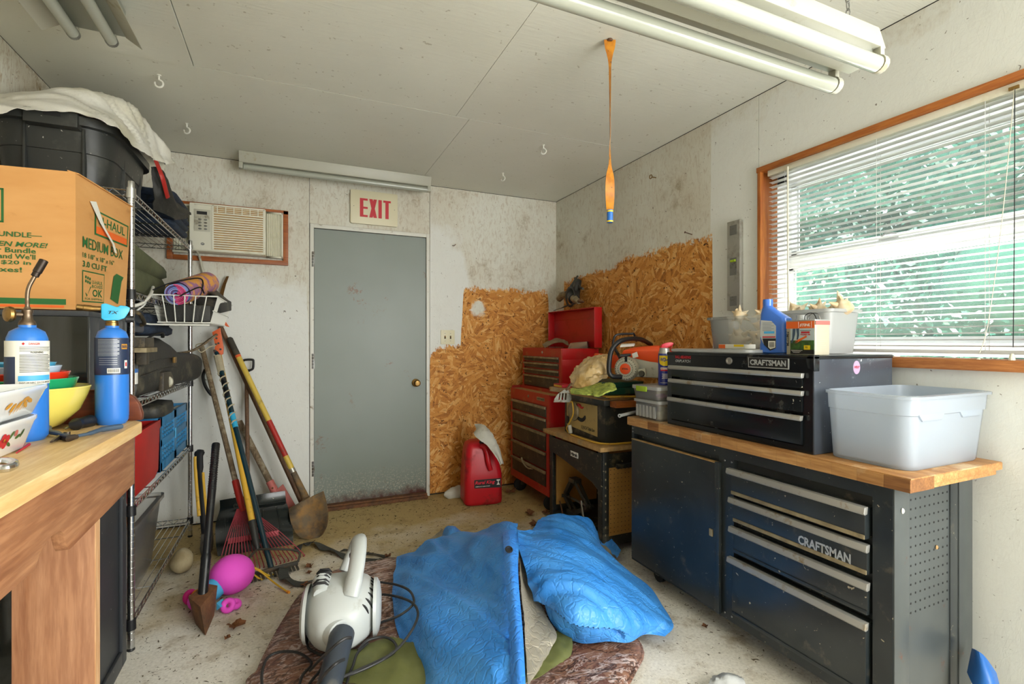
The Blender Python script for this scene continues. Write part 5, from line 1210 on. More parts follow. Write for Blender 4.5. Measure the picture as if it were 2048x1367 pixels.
b = MB(); b.box((1.968, fy0 - .006, zb0), (2.04, fy0 + .001, zt0)); b.done('rear_post', M['cabside'], wk, bevel=.003)
b = MB(); yy = fy0 - .0006
for r in range(14):
    for c in range(9):
        x, z = 1.712 + c * .0247, .758 - r * .0285
        b.lathe((x, yy + .0004, z), [(0, .0009), (.0032, .0009), (.0034, 0)], 6, (0, -1, 0))
b.done('peg_holes', M['blackmatte'], sp, kind='stuff')
MB().ell((1.66, fy0 - .006, .705), (.007, .003, .009), 8, amp=.4, fr=80).done('cobweb_tuft', M['rag'], wk)
MB().ell((1.845, fy0 - .003, .565), (.006, .003, .007), 8, amp=.4, fr=90).done('cobweb_tuft', M['mdf'], wk)
for x in (1.70, 2.0):
    for y in (1.0, 1.98):
        c = MB().box((x - .03, y - .03, .068), (x + .03, y + .03, zb0)).done('caster', M['steel'], wk); MB().cyl((x - .012, y, .035), (x + .012, y, .035), .035, n=18).done('wheel', M['blackmatte'], c); MB().box((x - .02, y - .012, .035), (x + .02, y + .012, .07)).done('fork', M['steel'], c)
wt = root('butcher_block_top', 'butcher block worktop lying on the rolling tool cabinet', 'worktop', (1.85, 1.47, zt0))
ymin, ymax, n = .822, 2.117, 17
b = MB(); b.prism([(1.603, ymin, WT - .004), (1.603, ymax, WT - .004), (2.105, ymax, WT - .004), (2.105, ymin, WT - .004)], (0, 0, .004)); b.done('top_face', M['butcher'], wt, bevel=.001)
rw = random.Random(5); y = ymin
while y < ymax - .005:
    w_ = rw.uniform(.045, .085); y1 = min(ymax, y + w_)
    MB().box((1.6, y + .0002, zt0 + .001), (1.72, y1 - .0002, WT - .0035)).done('stave', M[rw.choice(['butcher', 'butcher2', 'butcher3', 'butcher2'])], wt, bevel=.0008, seg=1); y = y1
b = MB(); b.box((1.72, ymin + .001, zt0 + .016), (2.112, ymax, WT - .0035)); b.box((1.72, ymin + .006, zt0 + .001), (2.085, ymax, zt0 + .016)); b.done('rear_boards', M['butcher2'], wt, bevel=.001)
# --- black top chest
tb = root('top_chest', 'black three-drawer top tool chest standing on the butcher block worktop', 'tool chest', (1.85, 1.49, WT))
X0, X1_, Ya, Yb, Za, Zb = 1.636, 2.080, 1.129, 1.854, WT + .001, 1.160
MB().box((X0 + .02, Ya + .004, Za), (X1_, Yb, Zb - .012)).done('body', M['cabtop'], tb, bevel=.003)
MB().box((X0 + .0, Ya, Za), (X1_, Ya + .006, Zb - .004)).done('end_panel', M['chestside'], tb, bevel=.002)
b = MB()
b.box((X0, Yb - .028, Za + .022), (X0 + .02, Yb, 1.098)); b.box((X0, Ya + .006, Za + .022), (X0 + .02, Ya + .04, 1.098)); b.box((X0, Ya + .006, Za), (X0 + .02, Yb, Za + .022)); b.box((X0, Ya + .006, 1.098), (X0 + .02, Yb, Zb - .014)); b.done('front_frame', M['cabtop'], tb)
b = MB(); b.box((X0 - .004, Ya - .002, Zb - .014), (X1_ + .003, Yb + .002, Zb)); b.done('lid', M['cabtop'], tb, bevel=.004)
b = MB(); b.prism([(X0 - .004, Ya - .002, Zb - .055), (X0 - .004, Ya + .022, Zb - .045), (X0 - .004, Ya + .03, Zb - .01), (X0 - .004, Ya + .022, Zb + .003), (X0 - .004, Ya - .002, Zb + .003)], (.03, 0, 0)); b.done('lid_corner', M['cabtop'], tb, bevel=.004)
for i, (z1, z0, o_) in enumerate(((1.098, 1.046, 0), (1.036, .962, 0), (.950, .848, .006))):
    dr = MB().box((X0 - .006 - o_, 1.170, z0), (X0 + .02, 1.822, z1 - .004)).done('drawer', M['cabtop'], tb, bevel=.002)
    ya, yb = 1.163, 1.830
    b = MB(); b.prism([(X0 - .006 - o_, ya, z1 - .016), (X0 - .017 - o_, ya, z1 - .018), (X0 - .021 - o_, ya, z1 - .012), (X0 - .018 - o_, ya, z1), (X0 - .002 - o_, ya, z1)], (0, yb - ya, 0)); b.done('drawer_grip', M['drawergrip'], dr, bevel=.001)
MB().lathe((X0, 1.489, 1.130), [(0, .004), (.007, .004), (.008, .006), (.0135, .006), (.0145, 0)], 20, (-1, 0, 0)).done('lock', M['alu'], tb)
p = MB().box((X0 - .003, 1.222, 1.108), (X0, 1.396, 1.150)).done('name_plate', M['greyprint'], tb, bevel=.001)
MB().box((X0 - .0038, 1.226, 1.112), (X0 - .002, 1.392, 1.146)).done('plate_field', M['blackprint'], p)
lettering('CRAFTSMAN', M['greyprint'], p, (X0 - .0042, 1.386, 1.118), (0, -1, 0), (0, 0, 1), w=.154, h=.022, bold=.04)
lettering('BALL\u2022BEARING', M['redprint'], tb, (X0, 1.800, 1.131), (0, -1, 0), (0, 0, 1), w=.098, h=.014, bold=.03, lift=.0012)
lettering('GRIPLATCH', M['greyprint'], tb, (X0, 1.800, 1.114), (0, -1, 0), (0, 0, 1), w=.096, h=.012, bold=.02, shear=.25, lift=.0012)
MB().lathe((1.865, Ya, 1.115), [(0, .0012), (.024, .001), (.0245, 0)], 24, (0, -1, 0), .8, 1).done('round_sticker', M['sticker'], tb)
lettering('HELP', M['redprint'], tb, (1.851, Ya - .0012, 1.112), (1, 0, 0), (0, 0, 1), w=.028, bold=.02)
# --- things on the top chest
ZT = Zb + .001
tr = root('shallow_tray', 'cloudy white shallow plastic lid lying on the front of the top chest', 'lid', (1.74, 1.61, ZT))
def rg(x0, x1, y0, y1, z, r): return [Vector((x, y, z)) for x, y in rrect((x0+x1)/2, (y0+y1)/2, x1-x0, y1-y0, r, 4)]
b = MB(); b.loft([rg(1.638, 1.86, 1.40, 1.838, ZT, .03), rg(1.632, 1.866, 1.394, 1.844, ZT + .004, .03), rg(1.632, 1.866, 1.394, 1.844, ZT + .014, .03), rg(1.645, 1.853, 1.407, 1.831, ZT + .016, .03)]); b.done('lid_body', M['clearlid'], tr)
pk = root('seed_packet', 'small orange and yellow packet lying on the cloudy lid', 'packet', (1.76, 1.52, ZT + .018))
b = MB(); b.box((1.735, 1.50, ZT + .0175), (1.80, 1.64, ZT + .036)); b.done('packet_box', M['labelwhite'], pk, bevel=.002); MB().box((1.734, 1.602, ZT + .0185), (1.7355, 1.638, ZT + .035)).done('orange_field', M['orangeprint'], pk); MB().box((1.734, 1.505, ZT + .026), (1.7355, 1.555, ZT + .035)).done('yellow_field', M['yellow'], pk)
bt = root('oil_bottle', 'blue plastic motor oil bottle with grey back label on the top chest', 'bottle', (1.74, 1.365, ZT))
def rot(v, c, a): return Vector((c[0], c[1], 0)) + Matrix.Rotation(a, 3, 'Z') @ Vector((v[0], v[1], 0)) + Vector((0, 0, v[2]))
bc0 = (1.745, 1.362); ba = radians(8)
def bring(w, d, z, off=0, r=.018): return [rot((x, y + off, z), bc0, ba) for x, y in rrect(0, 0, d, w, min(r, d / 2.2), 4)]
H = .215
b = MB(); b.loft([bring(.100, .050, ZT + .001), bring(.112, .058, ZT + .006), bring(.112, .058, ZT + .035), bring(.108, .055, ZT + .045), bring(.110, .057, ZT + .06), bring(.110, .057, ZT + .095), bring(.112, .058, ZT + .125), bring(.108, .056, ZT + .138), bring(.080, .050, ZT + .158, .015), bring(.050, .040, ZT + .178, .028, .019), bring(.036, .034, ZT + .188, .032, .016), bring(.034, .033, ZT + .192, .032, .016)]); b.done('bottle_body', M['bottleblue'], bt)
cpos = rot((0, .032, ZT + .190), bc0, ba)
MB().lathe(cpos, [(0, 0), (.0185, 0), (.0185, .018), (.0175, .024), (.0175, .026), (0, .026)], 24).done('bottle_cap', M['bottleblue'], bt)
def bf(u, z, e=.0012): return rot((-.0285 - e, u, ZT + z), bc0, ba)   # the front face, u to the left
def bdec(us, m, name='label', e=.001): MB().prism([bf(u, z, e) for u, z in us], Matrix.Rotation(ba, 3, 'Z') @ Vector((-.0006, 0, 0))).done(name, m, bt, smooth=0)
bdec([(.044, .133), (.0, .128), (-.018, .108), (-.018, .022), (.005, .012), (.030, .035), (.038, .05), (.046, .07)], M['labelgrey'])
bdec([(.036, .060), (-.018, .060), (-.018, .022), (.005, .012), (.030, .035)], M['blackprint'], 'label_panel', .0018)
bdec([(.036, .068), (-.016, .068), (-.016, .063), (.036, .063)], M['redprint'], 'label_strip', .0018); bdec([(.030, .088), (-.012, .088), (-.012, .079), (.030, .079)], M['labelblue'], 'label_strip', .0018)
bdec([(.012, .05), (-.016, .05), (-.016, .024), (.004, .018), (.012, .026)], M['labelwhite'], 'barcode_field', .0026)
for k in range(8): bdec([(.008, .045 - k * .0025), (-.012, .045 - k * .0025), (-.012, .0438 - k * .0025), (.008, .0438 - k * .0025)], M['blackprint'], 'barcode_bar', .0034)
for k in range(6): bdec([(.036, .122 - k * .006), (-.010 + .01 * (k % 2), .122 - k * .006), (-.010 + .01 * (k % 2), .1208 - k * .006), (.036, .1208 - k * .006)], M['greyprint'] if k > 8 else M['toolgrey'], 'small_print', .0018)
for k in range(6):
    z = ZT + .035 + k * .014; a0 = rot((-.025, -.0558, z), bc0, ba); a1 = rot((.02, -.0558, z), bc0, ba); MB().tube([a0, a1], .0015, 5).done('level_mark', M['bottlepale'], bt)
cn = root('fuel_tin', 'rectangular printed fuel mix tin with orange top band on the top chest', 'tin', (1.76, 1.21, ZT))
K0 = Vector((1.712, 1.293, 0)); K1 = Vector((1.708, 1.176, 0)); kd = (K1 - K0).normalized(); kn = Vector((kd.y, -kd.x, 0)) * 1
if kn.x > 0: kn = -kn
cw, cdp, ch = .117, .078, .125
def kp(u, v, z): return K0 + kd * u - kn * v + Vector((0, 0, ZT + z))
b = MB(); b.loft([[kp(x, y, z) for x, y in rrect(cw/2, cdp/2, cw, cdp, .006, 2)] for z in (0.0, ch)]); b.done('tin_body', M['tin'], cn)
b = MB(); b.loft([[kp(x, y, z) for x, y in rrect(cw/2, cdp/2, cw + .003, cdp + .003, .007, 2)] for z in (ch - .003, ch + .002)]); b.done('tin_rim', M['silver_can'], cn, bevel=.001)
def kf(u0, u1, z0, z1, m, name='print', e=.0008): MB().prism([kp(u, -e, z) for u, z in ((u0, z0), (u1, z0), (u1, z1), (u0, z1))], kn * .0005).done(name, m, cn, smooth=0)
def ks(v0, v1, z0, z1, m, name='print', e=.0008):
    MB().prism([kp(cw + e, v, z) for v, z in ((v0, z0), (v1, z0), (v1, z1), (v0, z1))], kd * .0005).done(name, m, cn, smooth=0)
kf(.002, cw - .002, .096, .122, M['orangeprint']); ks(.002, cdp - .002, .108, .122, M['pinkpaint'], 'faded_band')
kf(.020, cw - .002, .002, .0955, M['sky'], 'picture'); kf(.020, cw - .002, .018, .052, M['grass'], 'picture_grass', .0014); kf(.020, cw - .002, .002, .019, M['blackprint'], 'picture_base', .0014)
lettering('STIHL', M['whiteprint'], cn, kp(.058, -.0014, .103), kd, (0, 0, 1), w=.042, h=.010, bold=.03, shear=.3)
for u in (.053, .104): kf(u, u + .0008, .098, .120, M['whiteprint'], 'rule', .0014)
lettering('MotoMix', M['blackprint'], cn, kp(.0145, -.0014, .032), (0, 0, 1), -kd, w=.054, h=.0105, bold=.02)
def kpoly(P, m, name, e): MB().prism([kp(u, -e, z) for u, z in P], kn * .0004).done(name, m, cn, smooth=0)
kpoly([(.030, .0955), (.042, .0955), (.040, .075), (.034, .055), (.028, .042), (.022, .042), (.028, .06)], M['toolgrey'], 'picture_leg', .002)
kpoly([(.044, .0955), (.056, .0955), (.056, .07), (.052, .056), (.046, .054), (.048, .075)], M['toolgrey'], 'picture_leg', .002)
kpoly([(.042, .050), (.085, .070), (.088, .064), (.046, .042)], M['orangeprint'], 'picture_saw', .0026); kpoly([(.038, .045), (.05, .052), (.052, .047), (.040, .040)], M['rust'], 'picture_log', .0026)
kf(.076, .100, .018, .034, M['yellow'], 'yellow_field', .0026); lettering('93', M['blackprint'], cn, kp(.082, -.0034, .023), kd, (0, 0, 1), h=.007, bold=.02)
kf(.064, .098, .078, .084, M['redprint'], 'red_print', .0022); kf(.060, .102, .087, .0885, M['blackprint'], 'small_print', .0022)
lettering('PREMIUM', M['redprint'], cn, kp(.062, -.0026, .070), kd, (0, 0, 1), w=.038, h=.006, bold=.02)
for k in range(3): kf(.024 + .004 * k, .070 - .006 * k, .0145 - k * .004, .0158 - k * .004, M['whiteprint'], 'small_print', .0026)
for k in range(11): ks(.012, .066 - .01 * (k % 3), .10 - k * .0075, .101 - k * .0075, M['chaingrey'], 'small_print')
c0 = kp(.032, .040, ch + .002); MB().lathe(c0, [(0, 0), (.019, 0), (.019, .004), (.017, .005), (.017, .019), (.015, .021), (0, .021)], 24).done('tin_cap', M['clearlid'], cn)
for k in range(3):
    u0 = .058 + k * .010; hp = spline([kp(.062, .02 + k * .016, ch + .002), kp(.064 + .004 * k, .02 + k * .016, ch + .018), kp(.080 + .004 * k, .02 + k * .016, ch + .026), kp(.098 + .004 * k, .02 + k * .016, ch + .022), kp(.108 + .002 * k, .02 + k * .016, ch + .002)], 4)
    if k == 0: MB().tube(hp, .0016, 6).done('wire_handle', M['blackwire'], cn)
    elif k == 1: MB().tube(hp, .0016, 6).done('wire_handle', M['steel'], cn)
def shellbin(name, lab, x0, x1, y0, y1, z0, z1, m, k=.02):
    o = root(name, lab, 'bin', ((x0+x1)/2, (y0+y1)/2, z0))
    b = MB(); b.loft([rg(x0 + k, x1 - k, y0 + k, y1 - k, z0 + .001, .02), rg(x0 + .004, x1 - .004, y0 + .004, y1 - .004, z1 - .014, .03), rg(x0 - .006, x1 + .006, y0 - .006, y1 + .006, z1 - .012, .03), rg(x0 - .006, x1 + .006, y0 - .006, y1 + .006, z1, .03), rg(x0 + .006, x1 - .006, y0 + .006, y1 - .006, z1, .03), rg(x0 + k + .003, x1 - k - .003, y0 + k + .003, y1 - k - .003, z0 + .005, .02)])
    b.done('bin_body', m, o); return o
shellbin('shell_bin', 'clear plastic bin of sea shells on the top chest behind the oil bottle', 1.87, 2.075, 1.505, 1.845, ZT, ZT + .165, M['clear'])
shellbin('shell_bin', 'white plastic tub of sea shells on the top chest behind the fuel tin', 1.88, 2.085, 1.235, 1.485, ZT, ZT + .175, M['clearlid'])
def conch(x, y, z, L, az, tilt, lab, sp=1, seed=0):
    o = root('sea_shell', lab, 'shell', (x, y, z), group='sea shells in the bins')
    R = Matrix.Rotation(az, 3, 'Z') @ Matrix.Rotation(tilt, 3, 'Y')
    b = MB(); rings = []; n = 14
    for i in range(15):
        t = i / 14; r = L * .30 * (sin(pi * min(1, t * 1.25)) ** .8 * (1 - t * .55) + .02) if t < .99 else .002
        row = []
        for k in range(n):
            a = 2 * pi * k / n + t * 2.5
            bump_ = 1 + (.55 if (k % 4 == 0 and .25 < t < .6) else 0) * sp * (1 - abs(t - .42) / .2) * (abs(t - .42) < .2) + .08 * noise.noise(Vector((k, i, seed)))
            row.append(Vector((x, y, z)) + R @ Vector((r * cos(a) * bump_, r * sin(a) * bump_, L * (t - .5))))
        rings.append(row)
    b.loft(rings)
    for k in range(6):
        a = k * 1.05 + seed; d = R @ Vector((cos(a), sin(a), .25)); q = Vector((x, y, z)) + R @ Vector((cos(a) * L * .22, sin(a) * L * .22, -L * .08)); b.tube([q, q + d * L * (.24 + .06 * (k % 2))], [L * .10, L * .012], 7)
    b.done('shell_body', M['shell'], o, smooth=50); return o
rs_ = random.Random(11)
ZS = ZT + .165
for i, (x, y, z, L, az, tl, lab) in enumerate((
    (1.94, 1.70, ZS + .006, .10, .3, 1.4, 'pale curled sea shell lying on top of the clear bin, left of the blue bottle'),
    (1.95, 1.60, ZS + .012, .08, 1.3, .9, 'small upright sea shell on the clear bin close beside the blue bottle'),
    (1.96, 1.44, ZS + .02, .11, 2.2, .5, 'spiny brown sea shell just right of the blue bottle neck'),
    (1.98, 1.36, ZS + .016, .11, 1.6, 1.2, 'spiny sea shell in the middle of the white tub'),
    (1.99, 1.275, ZS + .018, .13, 1.5, 1.5, 'broad spiked sea shell at the right end of the white tub'),
    (1.95, 1.72, ZT + .075, .15, .6, .6, 'brown sea shell seen through the wall of the clear bin, upper one'),
    (1.93, 1.60, ZT + .07, .14, 2.0, 1.0, 'pale sea shell seen through the clear bin wall behind the bottle'),
    (1.95, 1.74, ZT + .035, .10, 1.0, 1.5, 'sea shell at the bottom left of the clear bin'),
    (1.94, 1.38, ZT + .07, .14, 1.0, 1.3, 'sea shell inside the white tub behind the fuel tin'),
    (2.02, 1.66, ZT + .12, .12, 2.5, 1.2, 'sea shell near the wall inside the clear bin'))):
    conch(x, y, z, L, az, tl, lab, 1.2, i)
# --- big frosted tub
tu = root('frosted_tub', 'large empty frosted plastic tub on the near end of the worktop', 'tub', (1.87, .99, WT))
ux0, ux1, uy0, uy1, uz0, uz1 = 1.672, 2.085, .862, 1.112, WT + .001, 1.045
def ur(e, z, r=.05): return rg(ux0 - e, ux1 + e, uy0 - e * .75, uy1 + e * .1, z, r)
b = MB(); b.loft([ur(-.006, uz0, .045), ur(0, uz0 + .006, .05), ur(.016, uz0 + .165, .05), ur(.021, uz0 + .168, .05), ur(.025, uz1 - .010, .05), ur(.037, uz1 - .008, .055), ur(.037, uz1, .055), ur(.018, uz1 + .002, .05), ur(.015, uz0 + .17, .05), ur(-.004, uz0 + .012, .045)], caps=True); b.done('tub_body', M['tub'], tu, smooth=40)
for e in ((1.76, uy0 - .016), (1.98, uy0 - .016)): MB().prism([(e[0] - .07, e[1], uz0 + .172), (e[0] + .07, e[1], uz0 + .172), (e[0] + .05, e[1], uz0 + .150), (e[0] - .05, e[1], uz0 + .150)], (0, .006, 0)).done('grip_recess', M['tub'], tu, bevel=.002)
# --- boxes and can on the far end of the worktop
k1 = root('clear_box', 'small ribbed clear plastic box at the far end of the worktop', 'box', (1.70, 2.0, WT))
def cb_(x0, x1, y0, y1, z0, z1, k, r=.02): 
    return [rg(x0 + k, x1 - k, y0 + k, y1 - k, z0, r), rg(x0, x1, y0, y1, z1, r), rg(x0 + .004, x1 - .004, y0 + .004, y1 - .004, z1, r), rg(x0 + k + .003, x1 - k - .003, y0 + k + .003, y1 - k - .003, z0 + .004, r)]
qa = (1.622, 1.80, 1.895, 2.088)
b = MB(); b.loft(cb_(*qa, WT + .001, WT + .085, .012)); b.done('box_body', M['clear'], k1)
b = MB(); b.loft([rg(qa[0] - .006, qa[1] + .006, qa[2] - .006, qa[3] + .006, z, .02) for z in (WT + .085, WT + .099)]); b.done('box_lid', M['clearlid'], k1, bevel=.002)
for k in range(6): MB().box((qa[0] + .002, 1.93 + k * .026, WT + .012), (qa[0] + .010, 1.945 + k * .026, WT + .07)).done('rib', M['clearlid'], k1)
b = MB(); b.box((qa[0] + .02, qa[2] + .02, WT + .008), (qa[1] - .02, qa[3] - .02, WT + .05)); tag(b.done('box_contents', M['rag'], bevel=.01), 'pale packed bits inside the lower clear box', 'contents')
k2 = root('clear_box', 'clear plastic box with lime green latch under the blue spray can', 'box', (1.70, 2.02, WT + .1))
qb = (1.618, 1.80, 1.900, 2.10); z2 = WT + .1005
b = MB(); b.loft(cb_(*qb, z2, z2 + .052, .008)); b.done('box_body', M['clear'], k2)
b = MB(); b.loft([rg(qb[0] - .005, qb[1] + .005, qb[2] - .005, qb[3] + .005, z, .02) for z in (z2 + .050, z2 + .068)]); b.done('box_lid', M['clearlid'], k2, bevel=.003)
MB().box((qb[0] - .012, 1.975, z2 + .040), (qb[0] - .004, 2.055, z2 + .066)).done('latch', M['lime'], k2, bevel=.003)
for i, (dx, dy) in enumerate(((.05, .06), (.06, .10), (.09, .13))):
    b = MB(); b.tube(spline([(qb[0] + dx, qb[2] + dy, z2 + .012), (qb[0] + dx + .03, qb[2] + dy - .03, z2 + .02), (qb[0] + dx + .05, qb[2] + dy, z2 + .014)], 4), .006, 6); tag(b.done('purple_string', M['purple']), 'purple string inside the clear box with lime latch, the %s loop' % ('nearest front', 'middle', 'rearmost')[i], 'string', 'strings in the clear box')
cnx = (1.745, 2.000)
wd = root('spray_can', 'blue and yellow WD-40 spray can with red nozzle on the clear box', 'spray can', (cnx[0], cnx[1], z2 + .068))
zc = z2 + .0685; r = .0315
MB().lathe((cnx[0], cnx[1], zc), [(0, .003), (r * .9, 0), (r, .003), (r, .158), (r * .93, .166), (r * .75, .170), (0, .170)], 32).done('can_body', M['wdblue'], wd)
MB().lathe((cnx[0], cnx[1], zc + .160), [(r * .98, 0), (r * .99, .002), (r * .80, .016), (r * .78, .026), (r * .6, .030), (0, .030)], 28).done('can_collar', M['silver_can'], wd)
fa = math.atan2(-cnx[1], -cnx[0])
def wc(a, z, e=.0006): return Vector((cnx[0] + (r + e) * cos(fa + a / r), cnx[1] + (r + e) * sin(fa + a / r), zc + z))
def wband(a0, a1, z0, z1, m, e, name='label'): MB().grid([[wc(a0 + (a1 - a0) * i / 12, z, e) for i in range(13)] for z in (z0, z1)]).done(name, m, wd)
b = MB(); G = []
for j in range(9):
    z = .098 + .052 * j / 8; hw = .032 if z > .118 else .032 * sqrt(max(0, 1 - ((.118 - z) / .021) ** 2))
    G.append([wc(.004 + hw * (i / 6 - 1), z, .0006) for i in range(13)])
b.grid(G).done('yellow_shield', M['yellow'], wd)
lettering('WD-40', M['wdblue'], wd, (0, 0, 0), (1, 0, 0), (0, 0, 1), w=.050, h=.020, bold=.03, wrap=lambda a, c: wc(-.022 + a, .120 + c, .0016))
wband(-.020, .030, .080, .090, M['whiteprint'], .0008, 'label_panel'); wband(-.020, .030, .072, .080, M['redprint'], .0010, 'label_panel')
lettering('SMART STRAW', M['redprint'], wd, (0, 0, 0), (1, 0, 0), (0, 0, 1), w=.044, h=.0055, bold=.02, wrap=lambda a, c: wc(-.017 + a, .0825 + c, .0016))
for k in range(5): wband(-.012 + .003 * (k % 2), .026 - .004 * (k % 3), .056 - k * .0055, .058 - k * .0055, M['whiteprint'], .0010, 'small_print')
wband(-.022, .02, .012, .0135, M['whiteprint'], .001, 'small_print')
sd_ = Vector((cos(TH), -sin(TH), 0)); ct_ = Vector((cnx[0], cnx[1], zc))
b = MB(); b.prism([ct_ + sd_ * u + Vector((0, 0, z)) - Vector((sin(TH), cos(TH), 0)) * .011 for u, z in ((-.018, .188), (-.019, .194), (-.014, .206), (.0, .213), (.018, .217), (.034, .218), (.043, .213), (.042, .207), (.032, .198), (.016, .192), (.014, .188))], Vector((sin(TH), cos(TH), 0)) * .022); b.done('nozzle', M['redcap'], wd, bevel=.004)
MB().tube([ct_ + sd_ * .041 + Vector((0, 0, .210)), ct_ + sd_ * .036 + Vector((0, 0, .19)), ct_ + sd_ * .034 + Vector((0, 0, .085))], .0022, 6).done('straw', M['redcap'], wd)
wtu = root('white_tube', 'short white plastic tube poking out over the far corner of the worktop', 'tube', (1.6, 2.09, WT))
a0 = at(1239, 831, Z=WT + .010); a1 = a0 + (at(1272, 823, Z=WT + .010) - a0) * 1.3
b = MB(); b.tube([a0, a1], .0085, 14); b.lathe(a0, [(.0085, 0), (.010, .0005), (.010, .006), (.0085, .0065)], 14, a1 - a0); b.done('tube', M['clearlid'], wtu); MB().lathe(a0, [(0, -.0004), (.004, -.0004), (.004, .0)], 10, a1 - a0).done('bore', M['blackmatte'], wtu)
# --- red rolling chest
rc = root('red_roller_cabinet', 'red rolling tool cabinet with dusty dark drawers in the back corner', 'tool chest', (1.86, 3.4, 0))
rx0, rx1, ry0, ry1, rz0, rz1 = 1.65, 2.085, 3.070, 3.728, .118, .832
MB().box((rx0 + .012, ry0, rz0), (rx1, ry1, rz1 - .006)).done('body', M['redenamel'], rc, bevel=.003)
b = MB(); b.box((rx0, ry0, rz0 + .058), (rx0 + .012, ry0 + .038, .752)); b.box((rx0, ry1 - .038, rz0 + .058), (rx0 + .012, ry1, .752)); b.box((rx0, ry0, rz0), (rx0 + .012, ry1, rz0 + .058)); b.box((rx0, ry0, .752), (rx0 + .012, ry1, rz1)); b.done('front_frame', M['redorange'], rc)
b = MB(); b.box((rx0 + .012, ry0 + .012, rz1 - .006), (rx1 - .01, ry1 - .012, rz1)); b.done('dusty_top', M['mdf'], rc)
b = MB(); b.box((rx0 + .085, ry0, rz1 - .004), (rx0 + .089, ry1, rz1 + .024)); b.box((rx0 + .01, ry1 - .004, rz1 - .004), (rx1, ry1, rz1 + .02)); b.done('top_rim', M['redorange'], rc)
for i, (z1, z0) in enumerate(((.748, .672), (.662, .568), (.558, .432), (.422, .300), (.290, .180))):
    dr = MB().box((rx0 - .006, ry0 + .042, z0), (rx0 + .02, ry1 - .042, z1 - .006)).done('drawer', M['dustdrawer'], rc, bevel=.002)
    MB().prism([(rx0 - .006, ry0 + .038, z1 - .020), (rx0 - .018, ry0 + .038, z1 - .018), (rx0 - .018, ry0 + .038, z1 - .004), (rx0 - .004, ry0 + .038, z1)], (0, ry1 - ry0 - .076, 0)).done('drawer_grip', M['dustgrip'], dr, bevel=.001)
MB().tube(spline([(rx0 - .022, 3.28, .268), (rx0 - .028, 3.36, .262), (rx0 - .030, 3.43, .285), (rx0 - .024, 3.47, .315)], 5), [.006, .008, .010, .016, .008, .008] + [.007] * 10, 6, sq=(1, .4)).done('rag_strip', M['dustgrip'], rc)
MB().lathe((rx0, 3.40, .795), [(0, .004), (.009, .004), (.012, 0)], 16, (-1, 0, 0)).done('lock', M['dustgrip'], rc)
p = MB().box((rx0 - .003, 3.135, .782), (rx0, 3.255, .806)).done('name_plate', M['dustgrip'], rc, bevel=.001); lettering('CRAFTSMAN', M['dustdrawer'], p, (rx0 - .003, 3.25, .788), (0, -1, 0), (0, 0, 1), w=.108, h=.012, bold=.03)
for y in (ry0 + .07, ry1 - .07):
    for x in (rx0 + .06, rx1 - .06):
        c = MB().box((x - .035, y - .03, .105), (x + .035, y + .03, .118)).done('caster', M['dustgrip'], rc, bevel=.002); MB().box((x - .008, y - .022, .05), (x + .03, y + .022, .106)).done('fork', M['darkiron'], c, bevel=.003)
        MB().lathe((x - .012, y - .014, .0535), [(0, 0), (.028, 0), (.046, .003), (.053, .010), (.053, .020), (.046, .027), (.028, .028), (0, .028)], 22, (0.25, .97, 0)).done('wheel', M['blackmatte'], c)
rt = root('red_top_chest', 'red top tool chest with raised lid standing on the red rolling cabinet', 'tool chest', (1.9, 3.4, rz1))
qx0, qx1, qy0, qy1, qz0, qz1 = 1.755, 2.075, 3.085, 3.722, rz1 + .001, 1.160
b = MB(); b.box((qx0 + .012, qy0, qz0), (qx1, qy1, qz1 - .08)); b.done('body', M['redenamel'], rt, bevel=.003)
for a, c in (((qx1 - .006, qy0, 1.08), (qx1, qy1, qz1)), ((qx0 + .012, qy0, 1.08), (qx1 - .006, qy0 + .006, qz1)), ((qx0 + .012, qy1 - .006, 1.08), (qx1 - .006, qy1, qz1))): MB().box(a, c).done('tray_wall', M['redenamel'], rt, bevel=.001)
b = MB(); b.box((qx0, qy0, qz0 + .02), (qx0 + .012, qy0 + .03, 1.098)); b.box((qx0, qy1 - .03, qz0 + .02), (qx0 + .012, qy1, 1.098)); b.box((qx0, qy0, 1.098), (qx0 + .012, qy1, qz1)); b.box((qx0, qy0, qz0), (qx0 + .012, qy1, qz0 + .02)); b.done('front_frame', M['redorange'], rt)
rows = ((1.096, 1.058), (1.048, 1.008), (.998, .958), (.948, .862))
for i, (z1, z0) in enumerate(rows):
    segs = [(qy0 + .034, qy1 - .034)] if i else [(qy0 + .034 + k * .19, qy0 + .034 + k * .19 + .187) for k in range(3)]
    for ya, yb in segs:
        dr = MB().box((qx0 - .004, ya, z0), (qx0 + .02, yb, z1 - .004)).done('drawer', M['dustdrawer'], rt, bevel=.0015)
        MB().prism([(qx0 - .004, ya, z1 - .016), (qx0 - .014, ya, z1 - .014), (qx0 - .014, ya, z1 - .003), (qx0 - .002, ya, z1)], (0, yb - ya, 0)).done('drawer_grip', M['dustgrip'], dr, bevel=.001)
lettering('CRAFTSMAN', M['dustgrip'], rt, (qx0 - .0045, 3.665, .885), (0, -1, 0), (0, 0, 1), w=.115, h=.014, bold=.03)
MB().lathe((qx0, 3.372, 1.128), [(0, .005), (.008, .005), (.011, 0)], 16, (-1, 0, 0)).done('lock', M['alu'], rt)
L0, L1, lz0, lz1 = 3.050, 3.748, 1.165, 1.462     # raised lid
b = MB(); b.box((2.068, L0, lz0), (2.076, L1, lz1)); b.done('lid', M['redenamel'], rt, bevel=.001)
for a, c in (((2.010, L0 - .006, lz0), (2.076, L0, lz1)), ((2.010, L1, lz0), (2.076, L1 + .006, lz1)), ((2.010, L0, lz1 - .006), (2.076, L1, lz1))): MB().box(a, c).done('lid_edge', M['redenamel'], rt, bevel=.002)
